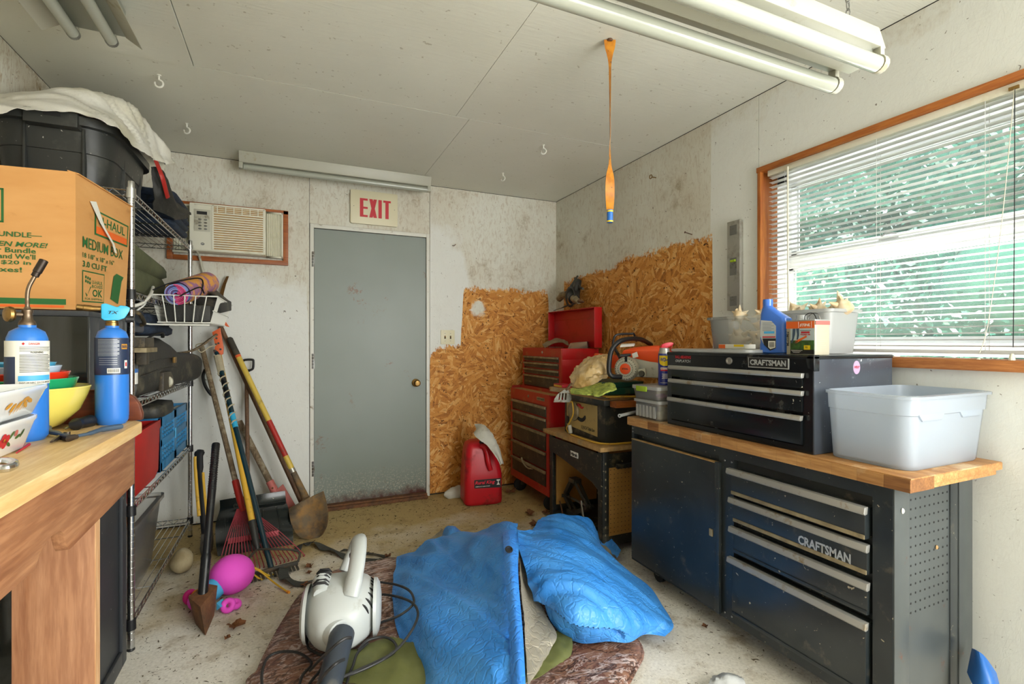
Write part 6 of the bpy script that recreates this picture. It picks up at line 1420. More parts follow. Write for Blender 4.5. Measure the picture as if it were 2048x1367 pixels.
for z in (1.255, 1.385): MB().box((2.064, L0, z), (2.069, L1, z + .004)).done('lid_seam', M['redorange'], rt)
b = MB(); b.grid(patch([[at(1085, 690, Y=3.55), at(1110, 678, Y=3.6), at(1135, 684, Y=3.5)], [at(1090, 696, Y=3.45), at(1118, 686, Y=3.5), at(1138, 693, Y=3.4)]], 6, 5, .012, 20, 4), .003); tag(b.done('dusty_rag', M['dustgrip'], smooth=60), 'dusty grey brown rag in the open tray of the red top chest', 'rag')
o = root('grey_tool_box', 'grey metal tin among the tools in the open red top chest', 'tin', (1.9, 3.25, 1.09))
b = MB(); b.hexa([at(1135, 697, Y=3.38), at(1176, 697, Y=3.15), at(1180, 693, Y=3.3), at(1150, 693, Y=3.5)] + [at(1140, 686, Y=3.38), at(1174, 683, Y=3.15), at(1178, 681, Y=3.3), at(1152, 683, Y=3.5)]); b.done('tin_body', M['alu'], o, bevel=.003)
# --- angle grinder and cord on the wall
gr = root('drill_with_cord', 'dusty corded power drill hanging on the bare strand board above the red chest', 'drill', (2.08, 3.4, 1.5))
g = lambda px, py, X: at(px, py, X=X)
b = MB(); b.tube([g(1156, 560, 2.10), g(1150, 575, 2.07), g(1146, 590, 2.05), g(1148, 598, 2.02)], [.03, .045, .055, .045], 14); b.done('motor_body', M['sawblack'], gr)
b = MB(); b.tube([g(1146, 594, 2.03), g(1152, 600, 1.99), g(1158, 603, 1.96)], [.032, .026, .018], 14); b.done('gear_case', M['dustgrip'], gr)
b = MB(); b.tube([g(1156, 601, 1.97), g(1163, 603, 1.94), g(1168, 603, 1.92)], [.014, .011, .003], 12); b.done('chuck', M['rust'], gr)
b = MB(); b.tube([g(1118, 598, 2.06), g(1125, 590, 2.06), g(1134, 588, 2.06)], [.026, .03, .028], 10); b.done('pistol_grip', M['dustgrip'], gr)
b = MB()
for k in range(4):
    c = g(1141, 593, 2.035 - k * .012); b.tube([c + Vector((.0, (.075 - k * .004) * cos(t), (.080 - k * .004) * sin(t))) for t in [j * 2 * pi / 22 for j in range(22)]], .0055, 6, closed=True)
b.done('coiled_cord', M['cord'], gr, kind='stuff')
b = MB(); b.tube([g(1148, 575, 2.03), g(1152, 556, 2.09), g(1155, 552, 2.12)], .008, 6); b.tube([g(1150, 556, 2.1), g(1160, 575, 2.08), g(1166, 577, 2.07)], .010, 6); b.done('bracket', M['darkiron'], gr)
b = MB(); b.tube([g(1136, 610, 2.06), g(1122, 616, 2.08), g(1106, 621, 2.11)], [.009, .003, .002], 6); b.done('hanging_rod', M['darkiron'], gr)
# --- table saw stand
ts = root('saw_stand', 'black metal table saw stand with pegboard sides and a wooden top', 'stand', (1.85, 2.6, 0))
sx0, sx1, sy0, sy1, sz = 1.605, 2.02, 2.350, 2.975, .600
for x, y in ((sx0, sy0), (sx0, sy1), (sx1, sy0), (sx1, sy1)):
    dx = 1 if x == sx0 else -1; dy = 1 if y == sy0 else -1
    b = MB(); b.box((min(x, x + dx * .045), min(y, y + dy * .004), 0), (max(x, x + dx * .045), max(y, y + dy * .004), sz - .02)); b.box((min(x, x + dx * .004), min(y, y + dy * .045), 0), (max(x, x + dx * .004), max(y, y + dy * .045), sz - .02)); lg = b.done('leg', M['standblack'], ts, bevel=.001)
    if x == sx0:
        for k in range(11): MB().box((x + .018, y - .0008 if dy > 0 else y + .0, .06 + k * .045), (x + .026, y + .0002 if dy > 0 else y + .0008, .072 + k * .045)).done('slot', M['dustgrip'], lg)
MB().box((sx0 - .025, sy0 - .020, sz - .012), (sx1 + .02, sy1 + .05, sz + .014)).done('wood_top', M['mdf'], ts, bevel=.002)
dr = MB().prism([(sx0 - .001, sy0 + .005, sz - .03), (sx0 - .001, sy1 - .005, sz - .03), (sx0 - .001, sy1 - .005, .475), (sx0 - .001, 2.8, .455), (sx0 - .001, 2.6, .42), (sx0 - .001, 2.45, .39), (sx0 - .001, sy0 + .045, .365), (sx0 - .001, sy0 + .005, .365)], (-.004, 0, 0)).done('front_apron', M['standblack'], ts)
lettering('Hirsh', M['blackprint'], MB().box((sx0 - .0065, 2.600, .495), (sx0 - .005, 2.690, .528)).done('maker_plate', M['whiteprint'], dr), (sx0 - .0067, 2.685, .500), (0, -1, 0), (0, 0, 1), w=.078, h=.022, bold=.05)
b = MB(); b.box((sx0 + .045, sy0 + .001, sz - .11), (sx1 - .045, sy0 + .006, sz - .03)); b.done('side_apron', M['standblack'], ts)
MB().box((sx0 + .09, sy0 - .022, sz - .115), (sx0 + .23, sy0 - .001, sz - .09)).done('tray_ledge', M['standblack'], ts, bevel=.002)
b = MB(); b.box((sx0 + .045, sy0 + .006, .10), (sx1 - .045, sy0 + .011, sz - .09)); pg = b.done('pegboard', M['pegboard'], ts)
b = MB()
for i in range(11):
    for j in range(15): b.lathe((sx0 + .06 + i * .0254, sy0 + .0062, .12 + j * .0254), [(0, .0008), (.0026, .0008), (.0027, 0)], 6, (0, -1, 0))
b.done('peg_holes', M['blackmatte'], pg, kind='stuff')
b = MB(); b.box((sx1 - .010, sy0 + .03, .10), (sx1 - .005, sy1 - .03, sz - .06)); pg = b.done('pegboard', M['pegboard'], ts)
b = MB()
for i in range(21):
    for j in range(15): b.lathe((sx1 - .0098, sy0 + .06 + i * .0254, .12 + j * .0254), [(0, .0008), (.0026, .0008), (.0027, 0)], 6, (-1, 0, 0))
b.done('peg_holes', M['blackmatte'], pg, kind='stuff')
b = MB(); b.box((sx0 + .045, sy1 - .012, .10), (sx1 - .045, sy1 - .007, sz - .06)); b.done('pegboard', M['pegboard'], ts)
for a, c in (((sx0 + .004, sy0 + .001, .045), (sx1 - .004, sy0 + .005, .10)), ((sx0 + .004, sy1 - .005, .045), (sx1 - .004, sy1 - .001, .10)), ((sx1 - .005, sy0, .045), (sx1 - .001, sy1, .10))): MB().box(a, c).done('rail', M['standblack'], ts)
MB().box((sx0 + .01, sy0 + .012, .046), (sx1 - .012, sy1 - .012, .062)).done('lower_shelf', M['standblack'], ts)
# scissor jack
jk = root('scissor_jack', 'dark steel scissor jack standing under the saw stand', 'jack', (1.72, 2.78, .063))
jx = 1.72; T = Vector((jx, 2.835, .300)); Lp = Vector((jx, 2.965, .155)); Rp = Vector((jx, 2.665, .165)); Bp = Vector((jx, 2.83, .068))
for p, q in ((T + Vector((0, .03, -.02)), Lp), (T + Vector((0, -.03, -.02)), Rp), (Bp + Vector((0, .03, .02)), Lp), (Bp + Vector((0, -.03, .02)), Rp)):
    for dx in (-.016, .016): MB().bar(p + Vector((dx, 0, 0)), q + Vector((dx * .6, 0, 0)), .028, .006, (1, 0, 0)).done('arm', M['darkiron'], jk, bevel=.001)
MB().box((jx - .03, 2.80, .275), (jx + .03, 2.87, .305)).done('saddle', M['darkiron'], jk, bevel=.004); MB().box((jx - .035, 2.79, .0635), (jx + .035, 2.89, .09)).done('base', M['darkiron'], jk, bevel=.003)
MB().tube([Lp + Vector((0, .06, 0)), Rp - Vector((0, .02, 0))], .008, 10).done('screw_rod', M['steel'], jk)
for p in (Lp, Rp): MB().cyl(p - Vector((.028, 0, 0)), p + Vector((.028, 0, 0)), .013, n=12).done('pivot', M['darkiron'], jk)
MB().cyl(Lp + Vector((0, .03, 0)), Lp + Vector((0, .065, 0)), .018, n=6).done('hex_nut', M['rust'], jk)
MB().tube([Lp + Vector((-.02, .06, -.01)), Vector((1.64, 2.86, .075))], .005, 6).done('crank_rod', M['rust'], jk)
o = root('bracket_bar', 'slotted steel bar lying on the lower shelf of the saw stand', 'bar', (1.68, 2.55, .063)); b = MB(); b.box((1.64, 2.40, .0635), (1.72, 2.66, .082)); b.done('bar', M['darkiron'], o, bevel=.002)
for k in range(3): MB().box((1.655, 2.43 + k * .07, .0821), (1.70, 2.47 + k * .07, .0830)).done('slot', M['blackmatte'], o)
b = MB(); b.tube([(1.655, 2.62, .085), (1.66, 2.66, .19)], [.012, .009], 8, sq=(1, .5)); b.tube([(1.66, 2.66, .19), (1.662, 2.668, .212)], [.014, .010], 8, sq=(1, .5)); tag(b.done('adjustable_wrench', M['steel']), 'steel wrench leaning against the scissor jack', 'wrench')
# table saw
sa = root('table_saw', 'black bench top table saw with tan front panel on the wooden stand', 'table saw', (1.85, 2.62, sz + .014))
ax0, ax1, ay0, ay1, az0, az1 = 1.66, 1.985, 2.405, 2.868, sz + .0145, .872
b = MB(); b.box((ax0, ay0, az0), (ax1, ay1, az1 - .03)); b.done('base_housing', M['sawblack'], sa, bevel=.006)
b = MB(); b.box((ax0 - .03, ay0 - .035, az1 - .032), (ax1 + .03, ay1 + .03, az1)); b.done('saw_table', M['sawblack'], sa, bevel=.003)
MB().box((ax0 - .028, ay0 - .033, az1 - .0005), (ax1 + .028, ay1 + .028, az1 + .001)).done('dusty_surface', M['mdf'], sa)
b = MB(); yl, yr = ay1 - .035, ay0 + .075
b.prism([(ax0 - .0005, y, z) for y, z in ((yl, az0 + .05), (yl, az1 - .045), (yr, az1 - .045), (yr, az0 + .03))], (-.003, 0, 0)); pn = b.done('front_panel', M['sawpanel'], sa)
b = MB(); pts = []
for k in range(13):
    a = radians(200 + k * 12); pts.append((ax0 - .004, 2.66 - .055 * cos(a) * 1, az0 + .15 + .045 * sin(a)))
b.tube(pts, [.004] + [.012] * 11 + [.004], 8, sq=(.5, 1)); b.done('tilt_slot', M['blackmatte'], pn)
b = MB(); b.tube([(ax0 - .006, 2.70 - .012 * k, az0 + .190 + .008 * sin(k)) for k in range(7)], [.004, .009, .008, .010, .008, .007, .004], 8); b.done('tilt_lock', M['redpaint'], pn)
MB().lathe((ax0 - .003, 2.74, az0 + .15), [(0, .026), (.02, .026), (.030, .022), (.058, .016), (.062, .008), (.060, 0)], 26, (-1, 0, 0), 1, 1).done('hand_wheel', M['dustgrip'], pn)
lettering('10 INCH Table Saw', M['blackprint'], pn, (ax0 - .0036, 2.655, az0 + .052), (0, -1, 0), (0, 0, 1), w=.150, h=.022, bold=.02)
MB().box((ax0 - .012, 2.80, az0 + .06), (ax0 - .003, 2.83, az0 + .11)).done('power_switch', M['black'], pn, bevel=.002)
b = MB(); b.tube(spline([(ax0 - .012, 2.775, az0 + .20), (ax0 - .03, 2.72, az0 + .21), (ax0 - .035, 2.70, az0 + .14), (ax0 - .03, 2.77, az0 + .06), (ax0 - .025, 2.80, az0 + .03), (ax0 - .02, 2.78, az0 + .004)], 6), .0045, 8)
b.tube(spline([(ax0 - .04, 2.72, az0 + .006), (ax0 - .045, 2.55, az0 + .006), (ax0 - .035, 2.43, az0 + .006), (ax0 + .03, 2.372, az0 + .006), (ax0 + .15, 2.362, az0 + .006)], 6), .0055, 8); b.done('power_cord', M['handle_yellow'], sa)
MB().cyl((ax0 - .03, 2.74, az0 + .012), (ax0 - .035, 2.745, az0 + .062), .013, n=10).done('plug', M['chaingrey'], sa)
for dy in (-.005, .005): MB().box((ax0 - .031, 2.735 + dy, az0 + .0005), (ax0 - .029, 2.742 + dy, az0 + .013)).done('prong', M['steel'], sa)
# on the saw
ztb = az1 + .0015
def board(name, lab, P, h, m, z=None):
    o = root(name, lab, 'board', P[0]); b = MB(); b.hexa([Vector(p) for p in P] + [Vector(p) + Vector((0, 0, h)) for p in P]); b.done('board', m, o, bevel=.0015); return o
board('scrap_board', 'weathered scrap board lying across the saw table', [(1.69, 2.38, ztb), (1.99, 2.38, ztb), (1.99, 2.60, ztb), (1.69, 2.62, ztb)], .010, M['dustwood'])
board('wood_block', 'short orange brown wood block jutting from the saw table edge', [(1.668, 2.305, .835), (1.83, 2.30, .835), (1.83, 2.366, .835), (1.668, 2.366, .835)], .034, M['orangewood_x'])
board('yellow_rule', 'yellow grey folding rule lying on the scrap board beside the glove', [(1.665, 2.40, ztb + .011), (1.88, 2.34, ztb + .011), (1.89, 2.38, ztb + .011), (1.675, 2.45, ztb + .011)], .008, M['handle_yellow'])
board('grey_strip', 'thin grey metal strip under the yellow rule', [(1.655, 2.50, ztb + .0005), (1.685, 2.40, ztb + .0005), (1.689, 2.44, ztb + .0005), (1.672, 2.54, ztb + .0005)], .005, M['alu'])
cs = root('green_case', 'dark green steel case under the chainsaw', 'case', (1.83, 2.62, ztb + .01))
gc = [(1.70, 2.43), (1.96, 2.43), (1.96, 2.70), (1.70, 2.74)]; zg0, zg1 = ztb + .0205, ztb + .095
b = MB(); b.prism([(x, y, zg0) for x, y in gc], (0, 0, .042)); b.done('case_base', M['green'], cs, bevel=.005)
b = MB(); b.prism([(x, y, zg0 + .044) for x, y in gc], (0, 0, zg1 - zg0 - .044)); b.done('case_lid', M['green'], cs, bevel=.006)
MB().box((1.694, 2.50, zg0 + .02), (1.70, 2.53, zg0 + .062)).done('clasp', M['steel'], cs, bevel=.001)
# chainsaw
ch_ = root('chainsaw', 'orange and grey chainsaw with black wrap handle on the green case', 'chainsaw', (1.82, 2.5, zg1))
zq = zg1 + .001
qd = 2.74
def c_(px, py, d=qd): return at(px, py, d=d)
b = MB(); b.hexa([c_(1238, 752, 2.86), c_(1318, 756, 2.76), c_(1345, 752, 2.98), c_(1270, 748, 3.02), c_(1246, 708, 2.84), c_(1318, 700, 2.76), c_(1345, 700, 2.98), c_(1270, 704, 3.0)]); b.done('crankcase', M['chaingrey'], ch_, bevel=.012)
b = MB(); rr_ = [[c_(1243, 710, 2.84), c_(1320, 728, 2.76), c_(1346, 728, 2.96), c_(1268, 712, 3.0)], [c_(1246, 700, 2.83), c_(1320, 700, 2.74), c_(1346, 700, 2.95), c_(1270, 702, 3.0)], [c_(1268, 694, 2.83), c_(1318, 691, 2.75), c_(1340, 692, 2.93), c_(1284, 694, 2.97)], [c_(1284, 692, 2.84), c_(1314, 690, 2.78), c_(1330, 691, 2.90), c_(1294, 692, 2.94)]]
b.loft(rr_); b.done('orange_cover', M['orange'], ch_, bevel=.006)
sc0 = c_(1252, 737, 2.76); fdir = (Vector((0, 0, CAMZ)) - sc0); fdir.z = 0; fdir.normalize(); fdir = (fdir + Vector((-.35, .05, .0))).normalized()
MB().lathe(sc0 - fdir * .02, [(.068, 0), (.066, .018), (.058, .030), (.040, .036), (.034, .037), (0, .037)], 26, fdir).done('starter_cover', M['chaingrey'], ch_)
MB().lathe(sc0 + fdir * .014, [(.030, 0), (.030, .005), (.027, .007), (0, .008)], 22, fdir).done('orange_badge', M['orange'], ch_)
lettering('STIHL', M['blackprint'], ch_, sc0 + fdir * .0225 + fdir.cross(Vector((0, 0, 1))) * .016 - Vector((0, 0, .004)), -fdir.cross(Vector((0, 0, 1))), (0, 0, 1), w=.034, h=.009, bold=.03)
sdv = -fdir.cross(Vector((0, 0, 1)))
for k in range(26):
    a = 2 * pi * k / 26
    for rr in (.041, .049, .057):
        if rr > .05 or True: MB().lathe(sc0 + sdv * rr * cos(a) + Vector((0, 0, rr * sin(a))) + fdir * (.0155 if rr < .045 else .0125 if rr < .053 else .0095), [(0, .002), (.0026, .002), (.0026, 0)], 5, fdir).done('vent_hole', M['blackmatte'], ch_) if k % 1 == 0 and rr != .049 else None
MB().tube([c_(1240, 711, 2.70), c_(1252, 710, 2.70), c_(1262, 709, 2.69)], [.008, .009, .007], 10).done('starter_grip', M['black'], ch_); MB().tube([c_(1252, 712, 2.71), c_(1252, 722, 2.73)], .007, 8).done('starter_neck', M['black'], ch_)
b = MB(); b.tube(spline([c_(1242, 753, 2.72), c_(1225, 752, 2.70), c_(1218, 742, 2.70), c_(1220, 712, 2.70), c_(1226, 695, 2.71), c_(1240, 682, 2.73), c_(1262, 677, 2.78), c_(1284, 679, 2.86), c_(1302, 689, 2.95)], 6), .0135, 12); b.done('wrap_handle', M['black'], ch_)
b = MB(); b.tube(spline([c_(1226, 690, 2.95), c_(1227, 680, 2.95), c_(1234, 669, 2.95), c_(1262, 667, 2.98), c_(1268, 668, 2.98), c_(1273, 682, 3.0)], 5), .007, 8); b.tube([c_(1226, 690, 2.95), c_(1240, 715, 2.9)], .009, 8); b.done('hand_guard', M['black'], ch_)
b = MB(); b.hexa([c_(1240, 694, 2.86), c_(1268, 692, 2.84), c_(1270, 690, 2.9), c_(1243, 691, 2.92), c_(1241, 690, 2.86), c_(1268, 687, 2.84), c_(1270, 686, 2.9), c_(1243, 687, 2.92)]); b.done('white_plate', M['whiteprint'], ch_)
MB().prism([c_(1264, 707, 2.72), c_(1274, 703, 2.71), c_(1277, 713, 2.72), c_(1266, 716, 2.73)], Vector((-.004, -.004, 0))).done('saw_label', M['labelwhite'], ch_)
b = MB(); b.tube([c_(1318, 726, 2.8), c_(1332, 735, 2.85), c_(1338, 748, 2.9)], [.016, .012, .012], 10); b.done('rear_handle', M['black'], ch_)
b = MB(); b.hexa([c_(1276, 752, 2.7), c_(1292, 752, 2.68), c_(1294, 752, 2.75), c_(1280, 752, 2.76), c_(1276, 738, 2.7), c_(1290, 736, 2.68), c_(1292, 736, 2.75), c_(1280, 738, 2.76)]); b.done('oil_cap_housing', M['chaingrey'], ch_, bevel=.004); MB().lathe(c_(1283, 747, 2.69), [(0, .01), (.014, .01), (.018, 0)], 14, fdir).done('oil_cap', M['darkiron'], ch_)
b = MB(); b.hexa([c_(1188, 728, 3.02), c_(1246, 740, 2.9), c_(1248, 738, 2.93), c_(1190, 726, 3.05), c_(1188, 707, 3.02), c_(1246, 712, 2.9), c_(1248, 711, 2.93), c_(1190, 705, 3.05)]); b.done('blade_scabbard', M['orange'], ch_, bevel=.006)
# plastic bag, gloves, turner, matches
b = MB(); b.grid(patch([[c_(1144, 773, 2.80), c_(1160, 776, 2.76), c_(1185, 770, 2.74), c_(1208, 758, 2.76), c_(1216, 742, 2.80)], [c_(1143, 755, 2.84), c_(1160, 748, 2.78), c_(1185, 742, 2.74), c_(1205, 738, 2.76), c_(1218, 728, 2.82)], [c_(1150, 740, 2.88), c_(1170, 728, 2.86), c_(1188, 722, 2.84), c_(1206, 716, 2.86), c_(1218, 716, 2.90)], [c_(1166, 728, 2.95), c_(1176, 718, 2.95), c_(1190, 715, 2.95), c_(1208, 712, 2.96), c_(1218, 714, 2.96)]], 9, 9, .018, 20, 6), .002); tag(b.done('yellowed_bag', M['paperbag2'] if 'paperbag2' in M else M['rag'], smooth=55), 'crumpled yellowed plastic bag between the red chest and the chainsaw', 'bag')
def glove(lab, net, seed):
    b = MB(); b.grid(patch(net, 7, 6, .010, 24, seed), .008); return tag(b.done('work_glove', M['glove'], smooth=60), lab, 'glove', 'work gloves on the table saw')
glove('yellow green work glove lying in front of the plastic bag', [[c_(1141, 786, 2.66), c_(1155, 788, 2.62), c_(1175, 789, 2.58), c_(1196, 790, 2.56)], [c_(1142, 779, 2.72), c_(1160, 780, 2.68), c_(1178, 779, 2.66), c_(1200, 776, 2.66)], [c_(1150, 778, 2.78), c_(1165, 776, 2.76), c_(1180, 772, 2.76), c_(1204, 766, 2.76)]], 3)
glove('yellow green work glove draped towards the green case', [[c_(1188, 792, 2.54), c_(1204, 790, 2.52), c_(1216, 783, 2.52), c_(1233, 779, 2.54)], [c_(1186, 782, 2.62), c_(1202, 777, 2.60), c_(1216, 772, 2.60), c_(1230, 771, 2.62)], [c_(1192, 774, 2.70), c_(1204, 768, 2.70), c_(1216, 765, 2.70), c_(1226, 766, 2.70)]], 5)
tn = root('slotted_turner', 'old slotted metal turner with wooden handle hanging over the saw edge', 'kitchen turner', c_(1125, 795, 2.72))
dd = 2.72; out = [(1107, 804), (1109, 797), (1116, 787), (1128, 780), (1136, 780), (1142, 788), (1143, 798), (1139, 804)]
tp = lambda px, py: c_(px, py, dd + (py - 804) * -.0012)
def strip(P): MB().prism([tp(*p) for p in P], Vector((.0012, .0025, 0))).done('blade_strip', M['steel'], tn)
strip([(1107, 804), (1109, 797), (1116, 787), (1119, 786), (1116, 804)]); strip([(1119, 799.5), (1121.5, 786), (1124, 784), (1123, 799.5)]); strip([(1126, 799.5), (1128, 784), (1130, 784), (1129, 799.5)]); strip([(1132.5, 799.5), (1134, 785), (1142, 788), (1143, 798), (1139, 804), (1132, 804)]); strip([(1116, 804), (1117, 799.3), (1132.7, 799.3), (1132, 804)]); strip([(1118, 786.3), (1128, 779), (1136, 779), (1140, 785.5), (1134, 785.2), (1122, 786)])
MB().tube([tp(1132, 780), tp(1137, 774), tp(1143, 766)], [.008, .012, .010], 8, sq=(1, .5)).done('handle', M['handle_brown'], tn)
o = root('match_box', 'small red and yellow box beside the slotted turner', 'box', (1.66, 2.90, ztb + .031)); b = MB(); zm_ = ztb + .0312; b.box((1.625, 2.84, zm_), (1.70, 2.955, zm_ + .022)); b.done('box_body', M['redprint'], o, bevel=.001); MB().box((1.624, 2.845, zm_ + .003), (1.6255, 2.95, zm_ + .016)).done('yellow_field', M['handle_yellow'], o)
board('dusty_plank', 'dusty thin plank reaching from the saw table towards the red chest under the match box', [(1.60, 2.97, ztb + .0005), (1.64, 2.78, ztb + .0005), (1.78, 2.80, ztb + .0005), (1.74, 3.02, ztb + .0005)], .030, M['dustwood'])
# red pole, blue shovel, cloths
rp = root('red_pole', 'thin red metal pole standing between the saw stand and the tool cabinet', 'pole', (1.80, 2.25, 0))
b = MB(); b.tube([(1.81, 2.275, .03), (1.81, 2.275, .56)], .011, 10); b.done('pole', M['redpaint'], rp); b = MB(); b.tube([(1.81, 2.275, 0), (1.81, 2.275, .035)], [.022, .018], 10); b.done('foot', M['dustgrip'], rp)
bs = root('blue_scoop', 'blue plastic snow scoop standing on its edge beside the tool cabinet', 'scoop', (2.0, .72, 0))
n1 = [[at(1938, 1330, Y=.80), at(1944, 1315, Y=.80), at(1948, 1297, Y=.80)], [at(1950, 1350, Y=.76), at(1958, 1325, Y=.76), at(1952, 1298, Y=.78)], [at(1962, 1380, Y=.72), at(1980, 1345, Y=.72), at(1960, 1305, Y=.77)], [at(1965, 1430, Y=.70), at(1998, 1385, Y=.70), at(1985, 1335, Y=.76)]]
n1 = [[at(1937, 1345, Y=.84), at(1942, 1320, Y=.845), at(1947, 1297, Y=.85)], [at(1950, 1372, Y=.80), at(1958, 1335, Y=.80), at(1954, 1300, Y=.82)], [at(1968, 1400, Y=.77), at(1980, 1360, Y=.77), at(1970, 1316, Y=.80)], [at(1985, 1450, Y=.75), at(2000, 1400, Y=.75), at(1990, 1345, Y=.79)]]
b = MB(); b.grid(patch(n1, 6, 6), .004); b.done('scoop_blade', M['blueshovel'], bs)
b = MB(); b.grid(patch([[at(1415, 1375, Z=.03), at(1450, 1372, Z=.04), at(1490, 1376, Z=.03)], [at(1425, 1358, Z=.04), at(1452, 1353, Z=.06), at(1485, 1362, Z=.04)], [at(1432, 1356, Z=.01), at(1455, 1351, Z=.015), at(1480, 1358, Z=.01)]], 6, 6, .012, 25, 8), .003); tag(b.done('grey_cloth', M['greyrag'], smooth=60), 'crumpled grey cloth on the floor in front of the tool cabinet', 'cloth')
# --- red fuel can with rag
gc_ = root('fuel_can', 'red plastic fuel can with a dark spout and Rural King sticker by the door', 'fuel can', (1.29, 3.5, 0))
ga = radians(-8); go = Vector((1.315, 3.535, 0)); GR = Matrix.Rotation(ga, 3, 'Z')
def gp(x, y, z): return go + GR @ Vector((x, y, 0)) + Vector((0, 0, z))
def gring(w, d, z, ox=0, oy=0, r=.045): return [gp(x + ox, y + oy, z) for x, y in rrect(0, 0, w, d, r, 5)]
b = MB(); b.loft([gring(.25, .20, .001), gring(.282, .232, .012), gring(.288, .238, .03), gring(.285, .235, .22), gring(.278, .23, .245), gring(.262, .222, .30, -.005), gring(.235, .21, .36, -.014), gring(.205, .20, .41, -.024), gring(.165, .18, .445, -.034), gring(.10, .13, .465, -.04), gring(.04, .06, .47, -.04)]); b.done('can_body', M['gas'], gc_, smooth=50)
b = MB(); b.tube(spline([gp(-.02, -.10, .44), gp(.005, -.118, .425), gp(.020, -.128, .38), gp(.028, -.136, .32), gp(.045, -.130, .265)], 5), [.02, .02, .018, .018, .018] + [.018] * 16, 12); b.done('can_handle', M['gas'], gc_)
b = MB(); b.lathe(gp(-.012, -.07, .452), [(0, 0), (.018, 0), (.018, .012), (.012, .014), (.012, .026), (0, .027)], 14); b.tube([gp(-.012, -.07, .465), gp(.012, -.085, .478), gp(.02, -.09, .47)], .008, 8); b.done('spout_cap', M['black'], gc_)
pl_ = MB().prism([gp(x, -.1195, z) for x, z in ((-.075, .135), (.125, .128), (.125, .197), (-.075, .195))], GR @ Vector((0, -.0012, 0))).done('sticker', M['blackprint'], gc_, smooth=0)
lettering('Rural King', M['redcap'], pl_, gp(-.070, -.1212, .155), GR @ Vector((1, 0, 0)), (0, 0, 1), w=.150, h=.032, bold=.025, shear=.25, lift=.0014)
lettering('AMERICA\u2019S FARM STORE', M['whiteprint'], pl_, gp(-.068, -.1212, .143), GR @ Vector((1, 0, 0)), (0, 0, 1), w=.11, h=.006, bold=.02, lift=.0014)
for P in (((.092, .150), (.118, .150), (.112, .158), (.098, .158)), ((.101, .158), (.109, .158), (.107, .180), (.103, .180)), ((.094, .180), (.116, .180), (.118, .188), (.092, .188))): MB().prism([gp(x, -.1212, z) for x, z in P], GR @ Vector((0, -.0012, 0))).done('silo_mark', M['whiteprint'], pl_, smooth=0)
b = MB(); rd_ = -.01
b.grid(patch([[at(949, 866, d=3.62), at(954, 857, d=3.66), at(950, 849, d=3.70)], [at(951, 872, d=3.58), at(962, 858, d=3.60), at(966, 850, d=3.66)], [at(960, 880, d=3.55), at(973, 868, d=3.56), at(980, 864, d=3.60)], [at(974, 890, d=3.54), at(985, 882, d=3.55), at(990, 880, d=3.58)], [at(988, 908, d=3.53), at(995, 902, d=3.53), at(998, 902, d=3.56)], [at(1001, 930, d=3.53), at(1003, 927, d=3.53), at(1005, 928, d=3.55)]], 6, 6, .008, 20, 2), .004)
tag(b.done('white_rag', M['rag'], smooth=60), 'white rag draped over the top of the red fuel can', 'rag')
b = MB(); b.ell((1.175, 3.72, .03), (.085, .05, .045), 20, amp=.5, fr=22, seed=5); tag(b.done('crumpled_cloth', M['rag'], smooth=50), 'crumpled whitish cloth on the floor beside the red fuel can', 'cloth')
# ------------------------------------------------------------------ long tools leaning in the back left corner
def straight(p, q, t): return Vector(p).lerp(Vector(q), t)
# leaf rake
lr = root('leaf_rake', 'red fan leaf rake with weathered grey handle leaning on the back wall', 'rake', (-.2, 3.2, 0))
h0, h1 = at(404, 694, Y=3.76), at(482, 1006, Y=3.22)
MB().tube([straight(h0, h1, t / 8) for t in range(9)], .0155, 10).done('handle', M['handle_wood'], lr)
hd_ = (h1 - h0).normalized(); s0 = h1 - hd_ * .14
MB().tube([s0, h1 - hd_ * .02, h1 + hd_ * .05], [.019, .019, .014], 12).done('ferrule', M['redpaint'], lr)
hub = h1 + hd_ * .03
fan0, fan1 = at(436, 1138, Z=.012), at(606, 1106, Z=.012)
fm = (fan0 + fan1) / 2; n = 22
for i in range(n):
    t = i / (n - 1); tip = fan0.lerp(fan1, t) + (Vector((0, -1, 0)) * .05 * sin(pi * t))
    st = hub + (fan1 - fan0).normalized() * (t - .5) * .05
    mid = st.lerp(tip, .55) + Vector((0, -.012, .02)); e = tip + Vector((0, -.02, -.008))
    MB().tube(spline([st, mid, tip, e], 3), .0026, 5).done('tine', M['rakered'], lr)
c0, c1 = hub.lerp(fan0, .60), hub.lerp(fan1, .60)
MB().bar(c0 + Vector((0, -.012, .018)), c1 + Vector((0, -.012, .018)), .004, .028, (0, .3, 1)).done('cross_bar', M['rakered'], lr, bevel=.001)
# bow rake with yellow handle
br_ = root('garden_rake', 'yellow handled garden rake with grey ferrule and black bow head', 'rake', (-.15, 3.0, 0))
y0, y1 = at(436, 700, Y=3.74), at(515, 1098, Z=.10)
MB().tube([straight(y0, y1, t / 8) for t in range(8)] + [straight(y0, y1, .90)], .0165, 12).done('handle', M['handle_yellow'], br_)
MB().tube([straight(y0, y1, .88), straight(y0, y1, .97), y1], [.0195, .018, .010], 12).done('ferrule', M['sawblack'], br_)
r0, r1 = at(488, 1157, Z=.018), at(596, 1128, Z=.018); rm = (r0 + r1) / 2
for a, k in ((r0, -1), (r1, 1)):
    MB().tube(spline([y1, y1.lerp(a, .35) + Vector((0, 0, .03)), a + Vector((0, .03, .06)), a + Vector((0, 0, .012))], 5), .006, 8).done('bow', M['darkiron'], br_)
MB().bar(r0 + Vector((0, 0, .010)), r1 + Vector((0, 0, .010)), .014, .020).done('head_bar', M['darkiron'], br_, bevel=.002)
